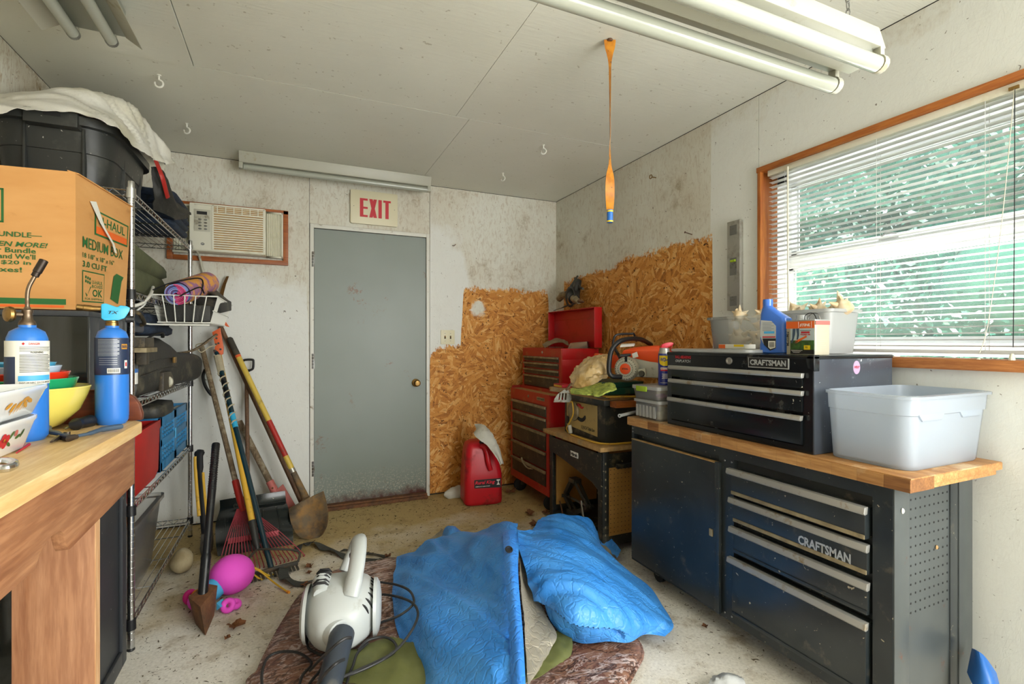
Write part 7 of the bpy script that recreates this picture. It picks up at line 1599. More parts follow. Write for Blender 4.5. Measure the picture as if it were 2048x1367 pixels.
for i in range(14):
    p = r0.lerp(r1, (i + .5) / 14); MB().bar(p, p + Vector((.01, -.045, -.008)), .010, .007).done('tooth', M['darkiron'], br_)
# pole pruner
pp = root('pole_pruner', 'dark blue green pole pruner with orange head, saw blade and pale cord', 'pole pruner', (-.1, 2.92, 0))
p0, p1 = at(432, 700, Y=3.70), at(543, 1138, Z=.003)
MB().tube([straight(p0, p1, t / 8) for t in range(9)], .0150, 14).done('pole', M['greenpole'], pp)
for t, m_ in ((.14, 'tape'), (.20, 'tape'), (.33, 'aqua')): MB().tube([straight(p0, p1, t), straight(p0, p1, t + (.05 if m_ != 'aqua' else .07))], .0160, 12).done('pole_band', M[m_], pp)
pts = []; dirp = (p1 - p0).normalized(); u_ = dirp.orthogonal().normalized(); w_ = dirp.cross(u_)
for k in range(96): t = .03 + .09 * k / 95; pts.append(straight(p0, p1, t) + (u_ * cos(k * .9) + w_ * sin(k * .9)) * .0185)
MB().tube(pts, .0045, 5).done('wound_cord', M['rope'], pp)
pts = []
for k in range(60): t = .12 + .26 * k / 59; pts.append(straight(p0, p1, t) + (u_ * cos(k * .75) + w_ * sin(k * .75)) * (.0185 + .004 * sin(k)))
MB().tube(pts, .0042, 5).done('loose_cord', M['rope'], pp)
h_ = lambda px, py, d=-0.0: at(px, py, Y=3.68 + d)
MB().prism([h_(424, 664), h_(440, 655), h_(443, 672), h_(447, 695), h_(446, 708), h_(436, 712), h_(428, 706), h_(430, 690)], (0, .022, 0)).done('pruner_head', M['orangesteel'], pp, bevel=.003)
for px, py in ((433, 676), (437, 686), (432, 688), (441, 698), (431, 701)): MB().lathe(h_(px, py) + Vector((0, -.001, 0)), [(0, .003), (.006, .003), (.007, 0)], 8, (0, -1, 0)).done('rivet', M['darkiron'], pp)
MB().prism([h_(444, 644), h_(450, 641), h_(459, 654), h_(452, 652)], (0, .012, 0)).done('hook_blade', M['orangesteel'], pp, bevel=.001)
MB().prism([h_(439, 590, .1), h_(441, 580, .1), h_(446, 566, .1), h_(453, 552, .1), h_(458, 552, .1), h_(452, 568, .1), h_(447, 588, .1), h_(443, 650, .03), h_(437, 655, .03)], (0, .004, 0)).done('saw_blade', mat('brown_saw_blade', '6b4a20', .45, .5, dirt=('3c2c18', .5, .7, 20)), pp)
MB().tube(spline([h_(432, 690, -.01), h_(418, 694, -.02), h_(402, 704, -.03), h_(392, 690, -.03), h_(412, 684, -.02), h_(430, 674, -.01)], 6), .0035, 6).done('pull_cord', M['rope'], pp)
# round point shovel
sv = root('shovel', 'round point shovel with yellow and red handle and dark grip by the door frame', 'shovel', (.1, 3.4, 0))
s0, s1 = at(459, 676, Y=3.745), at(604, 980, Y=3.44); ds = (s1 - s0).normalized()
sg = lambda t: straight(s0, s1, t)
MB().tube([sg(0) - ds * .004, sg(.005), sg(.115)], [.012, .0185, .0185], 14).done('grip', M['grip'], sv); MB().tube([sg(.115), sg(.13)], .0178, 14).done('grip_ring', M['orangesteel'], sv)
MB().tube([sg(.13), sg(.55)], .0168, 14).done('handle', M['yellowpale'], sv); MB().tube([sg(.55), sg(.78)], .0170, 14).done('handle_sleeve', M['redpaint'], sv); MB().tube([sg(.78), sg(.86)], .0175, 14).done('handle_collar', M['yellowpale'], sv); MB().tube([sg(.86), sg(.885)], .0185, 14).done('collar_band', M['alu'], sv)
MB().tube([sg(.885), sg(1.0), at(612, 997, Y=3.40)], [.018, .021, .024], 14).done('socket', M['soilsteel'], sv)
bw = [[at(578, 1018, Y=3.42), at(600, 1004, Y=3.41), at(613, 996, Y=3.41), at(632, 990, Y=3.41), at(647, 982, Y=3.44)],
      [at(579, 1032, Y=3.36), at(597, 1022, Y=3.38), at(615, 1016, Y=3.39), at(634, 1008, Y=3.38), at(653, 1002, Y=3.36)],
      [at(585, 1055, Y=3.30), at(602, 1046, Y=3.34), at(618, 1042, Y=3.35), at(636, 1036, Y=3.34), at(657, 1030, Y=3.30)],
      [at(598, 1072, Y=3.26), at(608, 1066, Y=3.30), at(620, 1062, Y=3.31), at(638, 1058, Y=3.30), at(654, 1052, Y=3.26)],
      [at(617, 1078, Y=3.25), at(622, 1077, Y=3.27), at(628, 1076, Y=3.275), at(638, 1074, Y=3.27), at(646, 1068, Y=3.25)]]
b = MB(); b.grid(patch(bw, 6, 6), .003); b.done('blade', M['soilsteel'], sv, smooth=50)
MB().bar(at(580, 1016, Y=3.425), at(604, 1003, Y=3.418), .014, .004).done('foot_step', M['soilsteel'], sv); MB().bar(at(624, 993, Y=3.418), at(646, 983, Y=3.44), .014, .004).done('foot_step', M['soilsteel'], sv)
# thin brown pole beside it
tp_ = root('brown_pole', 'thin brown wooden pole leaning just left of the yellow shovel handle', 'pole', (.0, 3.6, 0))
MB().tube([at(441, 652, Y=3.79), at(604, 1008, Y=3.62)], .0135, 12).done('pole', M['handle_brown'], tp_)
# post with faded red socket
dg = root('digging_bar', 'weathered wooden handle with a faded red steel socket behind the rakes', 'digging tool', (0, 3.6, 0))
d0, d1 = at(478, 842, Y=3.78), at(546, 975, Y=3.66)
MB().tube([d0, d1], .020, 12).done('handle', M['handle_wood'], dg)
MB().tube([straight(d0, d1, .90), straight(d0, d1, 1.12)], [.024, .026], 12).done('socket', M['pinkpaint'], dg)
MB().prism([at(546, 985, Y=3.63), at(566, 968, Y=3.64), at(592, 1012, Y=3.60), at(585, 1030, Y=3.58)], (0, .012, 0)).done('steel_blade', M['pinkpaint'], dg, bevel=.002)
MB().lathe(straight(d0, d1, .99) + Vector((0, -.024, 0)), [(0, .004), (.006, .003), (.007, 0)], 10, (0, -1, 0)).done('rivet', M['rust'], dg)
# snow shovel
sn = root('snow_shovel', 'black plastic snow shovel with a brown shaft and D-grip leaning on the wall', 'snow shovel', (-.2, 3.4, 0))
g0, g1 = at(493, 752, Y=3.77), at(496, 985, Y=3.56)
MB().tube([g0, g1], .0125, 12).done('shaft', M['handle_brown'], sn)
gx = lambda px, py: at(px, py, Y=3.77)
MB().tube(spline([gx(486, 734), gx(486, 722), gx(492, 719), gx(505, 719), gx(507, 723), gx(506, 736), gx(500, 740), gx(495, 742)], 4), .0075, 8).done('grip', M['black'], sn); MB().tube([gx(494, 738), gx(493, 756)], [.012, .015], 10).done('grip_socket', M['black'], sn)
bl_ = [[at(440, 1000, Y=3.60), at(475, 994, Y=3.58), at(520, 988, Y=3.56), at(570, 981, Y=3.58)],
       [at(440, 1020, Y=3.57), at(475, 1014, Y=3.55), at(520, 1010, Y=3.53), at(572, 1002, Y=3.55)],
       [at(434, 1040, Y=3.50), at(475, 1030, Y=3.46), at(525, 1018, Y=3.44), at(575, 1012, Y=3.46)],
       [at(431, 1060, Y=3.42), at(478, 1052, Y=3.38), at(528, 1042, Y=3.36), at(582, 1036, Y=3.38)],
       [at(432, 1088, Z=.06), at(480, 1082, Z=.06), at(532, 1074, Z=.06), at(586, 1066, Z=.06)],
       [at(436, 1112, Z=.004), at(482, 1105, Z=.004), at(534, 1096, Z=.004), at(586, 1088, Z=.004)]]
b = MB(); b.grid(patch(bl_, 8, 5), .005); sb = b.done('blade', M['snow'], sn, smooth=50)
for k in range(5):
    P = patch(bl_, 8, 5); j = 4 + k * 4; MB().tube([P[i][j] + Vector((0, -.004, .002)) for i in range(10, 22)], .005, 6).done('rib', M['snow'], sb)
MB().tube([g1 - Vector((0, 0, .0)), at(502, 1035, Y=3.44)], [.020, .024], 12).done('shaft_socket', M['snow'], sn)
# axe
ax_ = root('axe', 'yellow and black handled axe standing on its head beside the shelf post', 'axe', (-.45, 3.25, 0))
A_ = [at(401, 900, Y=3.52), at(398, 912, Y=3.50), at(399, 945, Y=3.46), at(402, 985, Y=3.40), at(406, 1030, Y=3.34), at(411, 1085, Y=3.27)]
MB().tube(spline(A_, 4), [.022] * 2 + [.030] * 2 + [.024] * 4 + [.018] * 12 + [.017], 10, sq=(1, .6)).done('handle', M['black'], ax_)
MB().tube(spline([p + Vector((-.018, -.004, 0)) for p in A_[1:5]], 4), .010, 8).done('yellow_edge', M['handle_yellow'], ax_); MB().tube(spline([p + Vector((.018, -.004, 0)) for p in A_[2:5]], 4), .008, 8).done('yellow_edge', M['handle_yellow'], ax_)
MB().prism([A_[-1] + Vector(p) for p in ((-.022, .0, .05), (.022, 0, .05), (.028, 0, -.03), (.022, 0, -.078), (-.020, 0, -.078), (-.028, 0, -.03))], (0, .10, 0)).done('axe_head', M['darkiron'], ax_, bevel=.004)
# splitting maul
ml = root('splitting_maul', 'splitting maul with taped black handle standing on its rusty wedge head', 'maul', (-.35, 2.5, 0))
mt, mbm = at(432, 886, d=2.47), Vector((-.352, 2.515, .11))
mf = lambda t: straight(mt, mbm, t)
MB().tube([mf(0), mf(.01), mf(.08), mf(.2), mf(.33), mf(.5), mf(.78)], [.016, .0185, .0175, .0165, .018, .0165, .0165], 14).done('handle', M['tape'], ml)
pts = []; dm = (mbm - mt).normalized(); ua = dm.orthogonal().normalized(); wa = dm.cross(ua)
for k in range(150): t = .02 + .32 * k / 149; pts.append(mf(t) + (ua * cos(k * .8) + wa * sin(k * .8)) * .0172)
MB().tube(pts, .0022, 5).done('tape_winding', M['blackmatte'], ml)
MB().tube([mf(.76), mf(.78), mf(.80), mf(1.03)], [.019, .0215, .020, .0195], 14).done('steel_sleeve', M['tape'], ml)
pk_ = lambda px, py, z: at(px, py, Z=z)
top_ = [pk_(387, 1210, .125), pk_(415, 1216, .125), pk_(437, 1196, .125), pk_(411, 1190, .125)]; bot_ = [at(389, 1248, Z=.004), at(411, 1272, Z=.001), at(430, 1228, Z=.004), at(409, 1226, Z=.004)]
t0 = Vector((-.412, 2.525, .118)); 
hx = [Vector((-.405, 2.500, .118)), Vector((-.345, 2.405, .108)), Vector((-.300, 2.555, .122)), Vector((-.352, 2.600, .122))]
hb_ = [at(391, 1247, Z=.003), at(411, 1272, Z=.001), at(428, 1232, Z=.003), Vector((-.352, 2.58, .003))]
MB().hexa(hb_ + hx).done('wedge_head', M['rust'], ml, bevel=.004)
# ------------------------------------------------------------------ on the floor
ty = root('plush_toy', 'hot pink stuffed toy with blue collar and orange button lying by the maul', 'toy', (-.28, 2.68, 0))
tc = Vector((-.262, 2.735, .088))
b = MB(); b.ell(tc, (.098, .100, .088), 28, amp=.05, fr=9); b.done('ball_body', M['pink'], ty, smooth=60)
nk = Vector((-.335, 2.668, .055))
b = MB()
for k in range(9):
    a = k * .35 - 1.4; d = (tc - nk).normalized(); s_ = d.orthogonal().normalized(); r_ = Matrix.Rotation(a, 3, d) @ s_
    b.tube([nk + r_ * .034 + d * .012, nk + r_ * .058 + d * .045, nk + r_ * .074 + d * .075], [.006, .008, .003], 6)
b.done('gathers', M['pink'], ty, kind='stuff')
MB().tube([nk + (tc - nk).normalized() * .028, nk, nk - (tc - nk).normalized() * .03], [.046, .048, .042], 18).done('blue_collar', M['skyblue'], ty)
MB().ell(nk - (tc - nk).normalized() * .06 + Vector((-.01, 0, 0)), (.042, .04, .04), 16).done('pink_head', M['pink'], ty)
bo = at(441, 1196, d=2.50); MB().lathe(bo, [(.010, .006), (.012, .012), (.020, .012), (.025, .006), (.024, 0), (0, 0), (0, .003), (.010, .004)], 18, (-bo.x * .2 + .1, -.8, .35)).done('orange_button', M['orangeyellow'], ty)
for c, R_, ex, nm2, mm in ((at(381, 1193, Z=.03), .022, (.5, -.6, .3), 'foot_loop', 'pinkdark'), (at(456, 1210, Z=.03), .020, (-.2, -.7, .5), 'arm_loop', 'pink'), (at(470, 1207, Z=.025), .016, (.3, -.3, .8), 'arm_loop', 'pink')):
    d = Vector(ex).normalized(); s_ = d.orthogonal().normalized(); w_ = d.cross(s_)
    MB().tube([c + (s_ * cos(k * pi / 8) + w_ * sin(k * pi / 8)) * R_ for k in range(16)], .0125, 10, closed=True).done(nm2, M[mm], ty, smooth=60)
MB().ell(at(395, 1190, Z=.03), (.03, .025, .028), 12).done('orange_foot', M['orangeyellow'], ty)
MB().prism([at(433, 1205, Z=.05), at(441, 1214, Z=.035), at(433, 1220, Z=.02)], (.02, .03, 0)).done('blue_tab', M['skyblue'], ty)
b = MB()
for pl in ([(488, 1138, .06), (498, 1136, .075), (510, 1137, .075), (525, 1145, .055), (538, 1156, .03), (556, 1170, .014), (577, 1184, .006)], [(489, 1140, .06), (498, 1140, .07), (510, 1150, .035), (522, 1158, .01), (528, 1156, .008)], [(489, 1136, .062), (502, 1134, .080), (515, 1137, .07), (532, 1148, .03), (540, 1150, .012), (550, 1146, .008)]):
    b.tube(spline([at(px, py, Z=z) for px, py, z in pl], 5), .0042, 6)
yc = tag(b.done('yellow_rope', M['yellowcord']), 'yellow rubber cord looped on the floor beside the pink toy', 'cord')
MB().lathe(at(574, 1182, Z=.006), [(0, 0), (.006, .001), (.0075, .01), (.006, .018), (0, .019)], 10, (.4, -.6, 0)).done('cord_end', M['orangeyellow'], yc)
def strapob(name, lab, P, w, cat='strap'):
    c = spline([at(px, py, Z=z) for px, py, z in P], 6); G = []
    for i, p in enumerate(c):
        t = (c[min(i + 1, len(c) - 1)] - c[max(i - 1, 0)]).normalized(); s_ = t.cross(Vector((0, 0, 1))).normalized()
        tilt = Vector((0, 0, .5 * sin(i * .35) ** 2)); s_ = (s_ + tilt).normalized()
        G.append([p - s_ * w / 2 + Vector((0, 0, w / 2 * abs(s_.z))), p + Vector((0, 0, w / 2 * abs(s_.z))), p + s_ * w / 2 + Vector((0, 0, w / 2 * abs(s_.z)))])
    b = MB(); b.grid(G, .003); return tag(b.done(name, M['strap']), lab, cat)
strapob('webbing_strap', 'long grey webbing strap snaking over the floor behind the leaf blower', [(572, 1134, .02), (567, 1148, .02), (575, 1160, .012), (600, 1167, .008), (640, 1160, .008), (668, 1156, .03)], .05)
strapob('webbing_strap', 'grey webbing belt lying on the floor between the rakes and the camouflage cloth', [(592, 1100, .012), (604, 1090, .012), (628, 1086, .012), (650, 1096, .012), (680, 1108, .010), (706, 1116, .010), (740, 1120, .010), (768, 1120, .010)], .05)
strapob('strap_end', 'short dark strap end lying beside the grey belt', [(684, 1099, .006), (710, 1103, .006), (745, 1108, .006), (775, 1113, .006)], .035)
def leaf(px, py, L, ang, lab, m='dryleaf', grp='dry leaves on the floor', seed=0):
    p = at(px, py, Z=.004); rr = random.Random(seed + px); n = 11; G = [[], [], []]
    o = None; b = MB()
    ring = []
    for k in range(n * 2):
        a = 2 * pi * k / (2 * n); r_ = L * (.5 if k % 2 else .36) * (1 + .25 * rr.random()) * (1.0 - .35 * abs(sin(a)))
        ring.append(p + Vector((cos(a + ang) * r_, sin(a + ang) * r_, .006 + .022 * abs(sin(a * 1.5 + seed)) * L / .08)))
    c = b.v(p + Vector((0, 0, .004))); V = [b.v(q) for q in ring]
    for k in range(len(V)): b.f([c, V[k], V[(k + 1) % len(V)]])
    return tag(b.done('dry_leaf', M[m], smooth=0), lab, 'leaf', grp)
for args in ((472, 1255, .075, .2, 'dry brown leaf on the floor between the maul and the camouflage cloth'), (548 + 70, 1136, .06, 1, 'brown leaf on the floor beyond the grey webbing strap'), (1022, 985, .10, .5, 'brown leaf against the wall right of the fuel can', 'dryleaf', 'dry leaves on the floor', 2),
             (1060, 1029, .09, .9, 'pale brown leaf in front of the red cabinet caster', 'dryleaf', 'dry leaves on the floor', 4), (1075, 1052, .12, .3, 'curled brown leaf at the back edge of the blue tarp', 'dryleaf', 'dry leaves on the floor', 5), (1092, 1027, .07, 2, 'thin brown leaf beside the red cabinet wheel', 'dryleaf', 'dry leaves on the floor', 6),
             (612, 1172, .05, .4, 'reddish leaf at the left rim of the camouflage cloth'), (776, 1114, .05, 1.4, 'dark red leaf at the end of the grey belt'), (455, 1282 - 4, .035, 2, 'small dark leaf scrap below the maul head'), (618, 1136 + 12, .04, .7, 'small brown leaf near the blower cord'), (1410, 1255, .035, .3, 'small dark leaf on the floor before the tool cabinet', 'dryleaf', 'dry leaves on the floor', 3)):
    leaf(*args)
b = MB(); b.ell(at(728, 1132, Z=.012), (.07, .035, .014), 14, amp=.6, fr=30); tag(b.done('moss_clump', M['greenleaf']), 'yellow green moss clump at the edge of the camouflage cloth', 'moss')
rr = random.Random(21); b = MB()
for i in range(900):
    x = rr.uniform(-.55, 1.6); y = rr.triangular(1.4, 3.78, 3.4)
    if rr.random() < .35: y = 3.75 - rr.random() ** 2 * .35
    L = rr.uniform(.004, .016) * (1.4 if rr.random() < .1 else 1); a = rr.uniform(0, pi); p = Vector((x, y, .0012)); d = Vector((cos(a), sin(a), 0)); s_ = Vector((-sin(a), cos(a), 0)) * rr.uniform(.001, .0035)
    V = [b.v(p - d * L), b.v(p + s_ + Vector((0, 0, .002))), b.v(p + d * L), b.v(p - s_)]; b.f(V)
tag(b.done('floor_litter', mat('dark_leaf_litter', '4a3a22', .9), smooth=0), 'tiny dark bits of leaf litter scattered over the concrete floor', 'litter', kind='stuff')
# ------------------------------------------------------------------ camouflage disc, olive cloth, blue tarp
cm = root('camouflage_blind', 'round folded brown camouflage pop-up blind lying on the floor under the blue tarp', 'blind', (.57, 1.85, 0))
ring = [at(505, 1390, Z=.02), at(515, 1340, Z=.02), at(538, 1290, Z=.02), at(566, 1240, Z=.02), at(600, 1190, Z=.02), at(648, 1155, Z=.02), at(700, 1135, Z=.02), at(790, 1117, Z=.02), at(860, 1108, Z=.02)]
ring += [Vector((1.0, 2.55, .02)), Vector((1.22, 2.2, .02)), Vector((1.28, 1.85, .02)), at(1283, 1290, Z=.02), at(1268, 1345, Z=.02), at(1240, 1400, Z=.02), Vector((.85, 1.12, .02)), Vector((.55, 1.05, .02)), Vector((.22, 1.2, .02))]
cc = Vector((.57, 1.85, .05)); cl = spline(ring, 5, True)
b = MB(); G = []
for i, s in enumerate((1.0, .985, .95, .88, .75, .6, .4, .2, .02)):
    row = []
    for p in cl + [cl[0]]:
        q = cc + (p - cc) * s; z = (.006, .030, .036, .040, .045, .05, .05, .05, .05)[i]
        if 0 < i < 8: z += .010 * (1 - 2 * abs(noise.noise(q * 6))) + .007 * noise.noise(q * 15)
        row.append(Vector((q.x, q.y, max(z, .004))))
    G.append(row)
b.grid(G); b.done('cloth', M['camo'], cm, smooth=60)
MB().tube([cc + (p - cc) * .992 + Vector((0, 0, .008 - (cc + (p - cc) * .992).z + .010)) for p in cl], .010, 6, closed=True).done('rim_hoop', M['camo'], cm)
ol = [[at(748, 1290, Z=.075), at(790, 1280, Z=.085), at(850, 1300, Z=.085), at(900, 1330, Z=.075)], [at(690, 1310, Z=.075), at(770, 1330, Z=.095), at(850, 1350, Z=.09), at(900, 1370, Z=.075)], [at(655, 1360, Z=.07), at(750, 1380, Z=.09), at(850, 1400, Z=.085), at(920, 1410, Z=.07)]]
b = MB(); b.grid(patch(ol, 8, 8, .012, 9, 3), .003); tag(b.done('olive_cloth', M['olive'], smooth=60), 'olive green nylon cloth lying on the camouflage blind beside the blower', 'cloth')
ol = [[at(1040, 1300, Z=.08), at(1085, 1285, Z=.085), at(1120, 1262, Z=.085), at(1142, 1258, Z=.08)], [at(1040, 1340, Z=.078), at(1085, 1322, Z=.085), at(1125, 1300, Z=.085), at(1142, 1290, Z=.075)], [at(1045, 1372, Z=.07), at(1080, 1355, Z=.075), at(1115, 1330, Z=.075), at(1138, 1312, Z=.065)]]
b = MB(); b.grid(patch(ol, 8, 8, .010, 10, 5), .003); tag(b.done('olive_bag', M['olive'], smooth=60), 'olive green carry bag showing under the silver side of the tarp', 'bag')
tpn = root('blue_tarp', 'big crumpled blue tarpaulin heaped on the floor in the middle of the shed', 'tarpaulin', (.9, 2.1, .06))
def net(rows, k=1.0): return [[at(px, py, Z=max(z, .05)) for px, py, z in r] for r in rows]
left = net([[(798, 1122, .06), (858, 1094, .12), (920, 1076, .17), (975, 1066, .24), (1012, 1050, .31), (1036, 1048, .32)],
            [(792, 1160, .06), (855, 1140, .14), (915, 1120, .20), (972, 1100, .27), (1010, 1088, .33), (1034, 1082, .33)],
            [(790, 1215, .06), (850, 1205, .15), (912, 1185, .20), (972, 1170, .25), (1012, 1160, .29), (1036, 1160, .29)],
            [(800, 1272, .06), (855, 1280, .14), (918, 1270, .18), (980, 1262, .22), (1018, 1260, .24), (1042, 1260, .24)],
            [(836, 1340, .06), (872, 1352, .12), (925, 1350, .16), (984, 1350, .19), (1022, 1352, .20), (1048, 1352, .20)],
            [(846, 1420, .05), (885, 1440, .10), (932, 1450, .13), (984, 1450, .15), (1026, 1450, .16), (1052, 1450, .16)]])
b = MB(); b.grid(patch(left, 16, 14, .042, 5.0, 3, fold=(.12, .22))); b.done('left_lobe', M['tarpblue'], tpn, smooth=60)
right = net([[(1030, 1060, .31), (1062, 1064, .27), (1085, 1042, .25), (1120, 1032, .26), (1165, 1036, .22), (1196, 1066, .12)],
             [(1032, 1078, .31), (1064, 1084, .29), (1098, 1074, .28), (1135, 1068, .26), (1176, 1078, .20), (1206, 1096, .11)],
             [(1046, 1122, .28), (1086, 1112, .30), (1130, 1108, .29), (1176, 1116, .24), (1220, 1128, .16), (1252, 1138, .08)],
             [(1060, 1165, .23), (1104, 1164, .26), (1156, 1158, .27), (1210, 1164, .22), (1260, 1168, .14), (1298, 1172, .06)],
             [(1082, 1212, .17), (1126, 1216, .22), (1180, 1210, .23), (1240, 1208, .18), (1292, 1208, .11), (1326, 1212, .05)],
             [(1106, 1256, .11), (1152, 1262, .15), (1204, 1254, .16), (1262, 1246, .13), (1312, 1246, .08), (1347, 1250, .05)],
             [(1124, 1272, .07), (1166, 1286, .075), (1216, 1282, .08), (1258, 1284, .075), (1290, 1268, .07), (1330, 1272, .06)]])
b = MB(); b.grid(patch(right, 14, 14, .026, 5.5, 8, fold=(.75, .3), fade=.14)); b.done('right_lobe', M['tarpblue'], tpn, smooth=60)
hem = net([[(1006, 1064, 0.357), (1018, 1060, 0.367), (1030, 1062, 0.362)], [(1007, 1084, 0.367), (1019, 1080, 0.374), (1031, 1080, 0.367)], [(1010, 1130, 0.347), (1023, 1130, 0.357), (1034, 1130, 0.347)], [(1014, 1190, 0.312), (1028, 1190, 0.322), (1038, 1190, 0.312)], [(1019, 1260, 0.272), (1034, 1260, 0.284), (1044, 1260, 0.277)], [(1023, 1352, 0.232), (1038, 1352, 0.244), (1049, 1352, 0.237)], [(1026, 1450, 0.192), (1040, 1450, 0.202), (1052, 1450, 0.197)]])
b = MB(); b.grid(patch(hem, 4, 8), .003); hm = b.done('hem_strip', M['tarphem'], tpn, smooth=60)
gq = at(1018, 1100, Z=.380); MB().tube([gq + Vector((.013 * cos(t), .013 * sin(t) * .8, .007 * sin(t) + .004)) for t in [k * pi / 8 for k in range(16)]], .0035, 6, closed=True).done('grommet', M['blackmatte'], hm); MB().lathe(gq, [(0, .003), (.011, .003), (.011, 0)], 14, (0, -.5, .86)).done('grommet_hole', M['blackmatte'], hm)
sil = net([[(1034, 1078, .30), (1037, 1082, .29), (1041, 1090, .27)], [(1036, 1110, .28), (1042, 1118, .26), (1050, 1130, .24)], [(1040, 1180, .23), (1052, 1180, .20), (1072, 1188, .18)], [(1046, 1240, .18), (1066, 1236, .15), (1096, 1240, .13)], [(1049, 1290, .14), (1074, 1280, .13), (1112, 1270, .11)], [(1052, 1330, .12), (1078, 1312, .11), (1104, 1292, .10)], [(1054, 1372, .11), (1066, 1352, .10), (1084, 1326, .09)]])
b = MB(); b.grid(patch(sil, 6, 7, .006, 14, 2), .002); b.done('silver_underside', M['tarpsilver'], tpn, smooth=60)
b = MB(); b.grid(patch(net([[(1044, 1070, .33), (1036, 1100, .315)], [(1040, 1100, .32), (1038, 1130, .30)]]), 3, 3), .002) if False else None
sil2 = net([[(818, 1116, .05), (846, 1092, .05), (872, 1072, .06), (886, 1058, .10)], [(830, 1112, .08), (858, 1094, .09), (880, 1080, .11), (894, 1068, .13)], [(846, 1106, .11), (872, 1092, .12), (896, 1084, .14), (908, 1078, .16)]])
b = MB(); b.grid(patch(sil2, 7, 6, .010, 14, 4), .002); b.done('silver_underside', M['tarpsilver'], tpn, smooth=60)
cor = net([[(884, 1084, .08), (886, 1068, .12), (893, 1054, .15), (904, 1052, .155), (910, 1054, .13)], [(894, 1090, .12), (898, 1072, .15), (904, 1058, .17), (912, 1056, .16), (918, 1062, .13)], [(916, 1086, .15), (920, 1076, .16), (926, 1070, .16), (930, 1070, .15), (938, 1076, .14)]])
b = MB(); b.grid(patch(cor, 6, 6, .004, 14, 4), .002); b.done('folded_corner', M['tarpblue'], tpn, smooth=60)
tail = net([[(1192, 1062, .10), (1212, 1070, .09), (1228, 1084, .07), (1241, 1102, .05)], [(1200, 1084, .07), (1214, 1090, .06), (1226, 1098, .05), (1237, 1112, .05)], [(1210, 1098, .05), (1220, 1106, .05), (1230, 1112, .05), (1234, 1118, .05)]])
b = MB(); b.grid(patch(tail, 6, 6, .008, 14, 1), .002); b.done('folded_tail', M['tarpblue'], tpn, smooth=60)
sil3 = net([[(1198, 1088, .06), (1210, 1092, .06), (1222, 1102, .06)], [(1196, 1104, .05), (1212, 1108, .05), (1228, 1117, .05)]])
b = MB(); b.grid(patch(sil3, 5, 4, .008, 20, 3), .002); b.done('silver_underside', M['tarpsilver'], tpn, smooth=60)
# ------------------------------------------------------------------ leaf blower
lb = root('leaf_blower', 'off white electric leaf blower with dark tube lying on the camouflage blind', 'leaf blower', (.2, 2.1, .05))
f_ = Vector((-.19, -.98, -.05)).normalized(); s_ = Vector((.98, -.19, 0)).normalized(); u_ = s_.cross(f_) * 1.0
if u_.z < 0: u_ = -u_
C0 = at(684, 1218, Z=.178)
def bpnt(a, b_, c): return C0 + f_ * a + s_ * b_ + u_ * c
b = MB(); rings = []
for a, w, h, oz, ob in ((-.165, .03, .04, -.02, 0), (-.155, .075, .075, -.02, 0), (-.12, .115, .10, -.012, 0), (-.06, .135, .118, 0, 0), (.0, .138, .120, 0, 0), (.05, .128, .112, -.004, 0), (.095, .105, .095, -.008, 0), (.125, .078, .075, -.01, 0), (.14, .060, .058, -.01, 0)):
    rings.append([bpnt(a, ob + w * (abs(cos(t)) ** .8) * (1 if cos(t) > 0 else -1), oz + h * (abs(sin(t)) ** .8) * (1 if sin(t) > 0 else -1)) for t in [2 * pi * k / 28 for k in range(28)]])
b.loft(rings); b.done('motor_housing', M['blower'], lb, smooth=50)
for sgn in (-1, 1):
    cdisc = bpnt(-.005, sgn * .118, -.004)
    MB().lathe(cdisc, [(.105, 0), (.102, .012), (.085, .022), (.05, .028), (0, .029)], 28, s_ * sgn).done('side_cover', M['blower'], lb, smooth=40)
def hs(a, t, off=.003):
    st = ((-.12, .115, .10, -.012), (-.06, .135, .118, 0), (.0, .138, .120, 0), (.05, .128, .112, -.004), (.095, .105, .095, -.008), (.125, .078, .075, -.01))
    for p, q in zip(st, st[1:]):
        if p[0] <= a <= q[0]:
            k = (a - p[0]) / (q[0] - p[0]); w, h, oz = [p[i] + (q[i] - p[i]) * k + (off if i < 3 else 0) for i in (1, 2, 3)]
            return bpnt(a, w * abs(cos(t)) ** .8, oz + h * abs(sin(t)) ** .8)
for k in range(7):
    a = -.05 + k * .024; MB().tube([hs(a, radians(16 + j * 7), .0015) for j in range(5)], [.0015, .0038, .0042, .0038, .0015], 6).done('vent_slot', M['blackmatte'], lb)
for k in range(6):
    q = bpnt(-.075 + k * .020, -.073, .126 + (.006 if 1 < k < 4 else 0)); MB().tube([q - s_ * .030 - u_ * .013, q - s_ * .015, q + s_ * .015, q + s_ * .028 - u_ * .011], [.002, .0052, .0052, .002], 6).done('vent_slot', M['blackmatte'], lb)
MB().tube([bpnt(-.095, -.07, .085), bpnt(-.02, -.075, .104), bpnt(.04, -.07, .09)], [.028, .036, .026], 14).done('vent_hood', M['blower'], lb)
hp = spline([bpnt(.065, .035, .085), bpnt(.03, .05, .14), bpnt(-.04, .058, .195), bpnt(-.115, .055, .215), bpnt(-.165, .045, .19), bpnt(-.175, .025, .13), bpnt(-.14, .0, .075)], 6)
MB().tube(hp, [.030] * 6 + [.028] * 12 + [.026] * 12 + [.028] * 7, 14, sq=(1.15, .75)).done('handle', M['blower'], lb, smooth=50)
MB().tube(spline([bpnt(.03, .035, .10), bpnt(-.03, .045, .16), bpnt(-.10, .045, .18)], 5), .017, 10).done('handle_insert', M['blowergrey'], lb)
MB().lathe(bpnt(-.10, .03, .165), [(0, .02), (.010, .018), (.012, 0)], 12, f_).done('trigger', M['blackmatte'], lb)
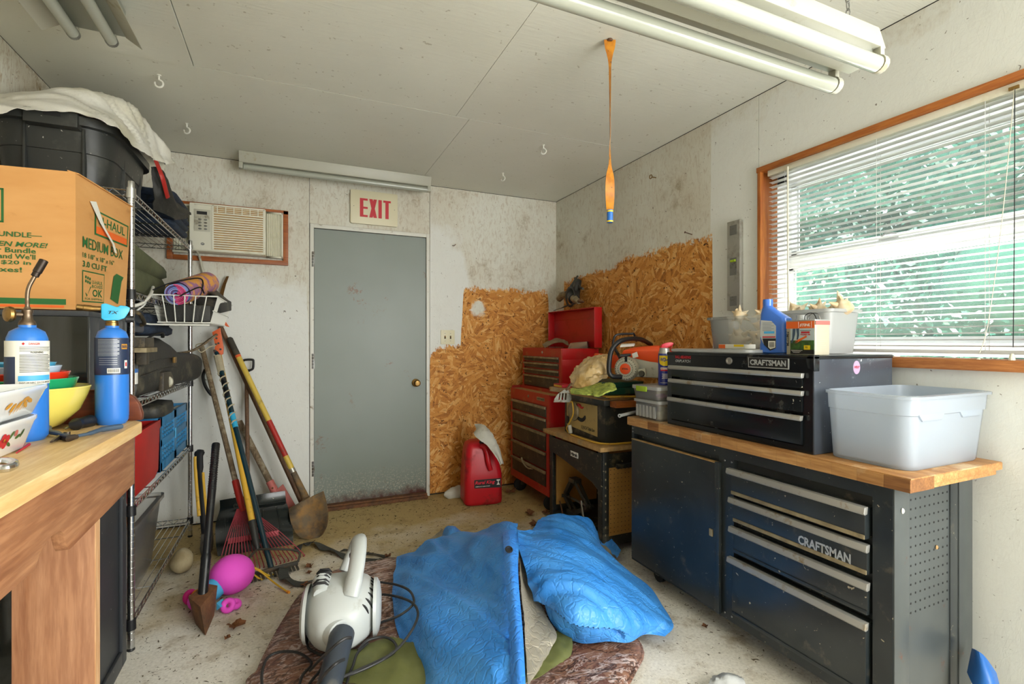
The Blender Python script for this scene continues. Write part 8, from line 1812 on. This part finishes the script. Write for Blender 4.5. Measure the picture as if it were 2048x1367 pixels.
n0 = bpnt(.10, 0, -.012); n1 = at(685, 1268, Z=.165)
MB().tube([n0, n0.lerp(n1, .6), n1], [.072, .058, .050], 24).done('nozzle_collar', M['blower'], lb, smooth=45)
MB().box((0, 0, 0), (.001, .001, .001)) if False else None
e1 = at(652, 1395, Z=.105); 
MB().tube([n0.lerp(n1, .92), n1.lerp(e1, .5), e1], [.043, .040, .038], 22).done('blower_tube', M['nozzle'], lb, smooth=45)
MB().tube([bpnt(.10, -.02, .058), bpnt(.112, -.02, .056)], .006, 8).done('lock_hole', M['blackmatte'], lb)
MB().bar(bpnt(-.10, -.128, .03), bpnt(-.06, -.138, .03), .004, .012, u_).done('green_mark', M['grass'], lb)
cords = ([(668, 1176, .20), (650, 1182, .17), (636, 1205, .14), (622, 1240, .11), (614, 1272, .09), (617, 1295, .075), (635, 1306, .075), (650, 1316, .075), (640, 1340, .075), (622, 1362, .075), (600, 1400, .075)],
         [(748, 1162, .16), (790, 1168, .17), (818, 1180, .18), (828, 1200, .18), (820, 1215, .17), (795, 1232, .15), (762, 1244, .11), (742, 1252, .09)],
         [(738, 1192, .13), (765, 1188, .14), (800, 1194, .16), (826, 1206, .18), (836, 1226, .18), (828, 1252, .17), (808, 1282, .14), (785, 1305, .12), (755, 1322, .11), (715, 1340, .11), (680, 1356, .11), (655, 1375, .10)],
         [(735, 1285, .10), (715, 1305, .10), (706, 1330, .10), (698, 1350, .10), (690, 1380, .10)],
         [(716, 1300, .10), (735, 1280, .11), (765, 1273, .11), (785, 1280, .11), (793, 1295, .11), (780, 1310, .11), (735, 1334, .11), (690, 1352, .105)],
         [(702, 1275, .26), (690, 1276, .27), (672, 1288, .26), (654, 1305, .22), (640, 1318, .16), (620, 1340, .09)],
         [(688, 1318, .22), (672, 1326, .235), (655, 1342, .21), (642, 1360, .15), (630, 1395, .08)],
         [(525, 1380, .06), (524, 1345, .06), (535, 1315, .062), (560, 1303, .065), (595, 1304, .068), (618, 1318, .07), (622, 1330, .07), (606, 1348, .07), (598, 1370, .07)])
for i, P in enumerate(cords):
    MB().tube(spline([at(px, py, Z=z) for px, py, z in P], 7), .0048, 8).done('cord', M['cord'], lb)
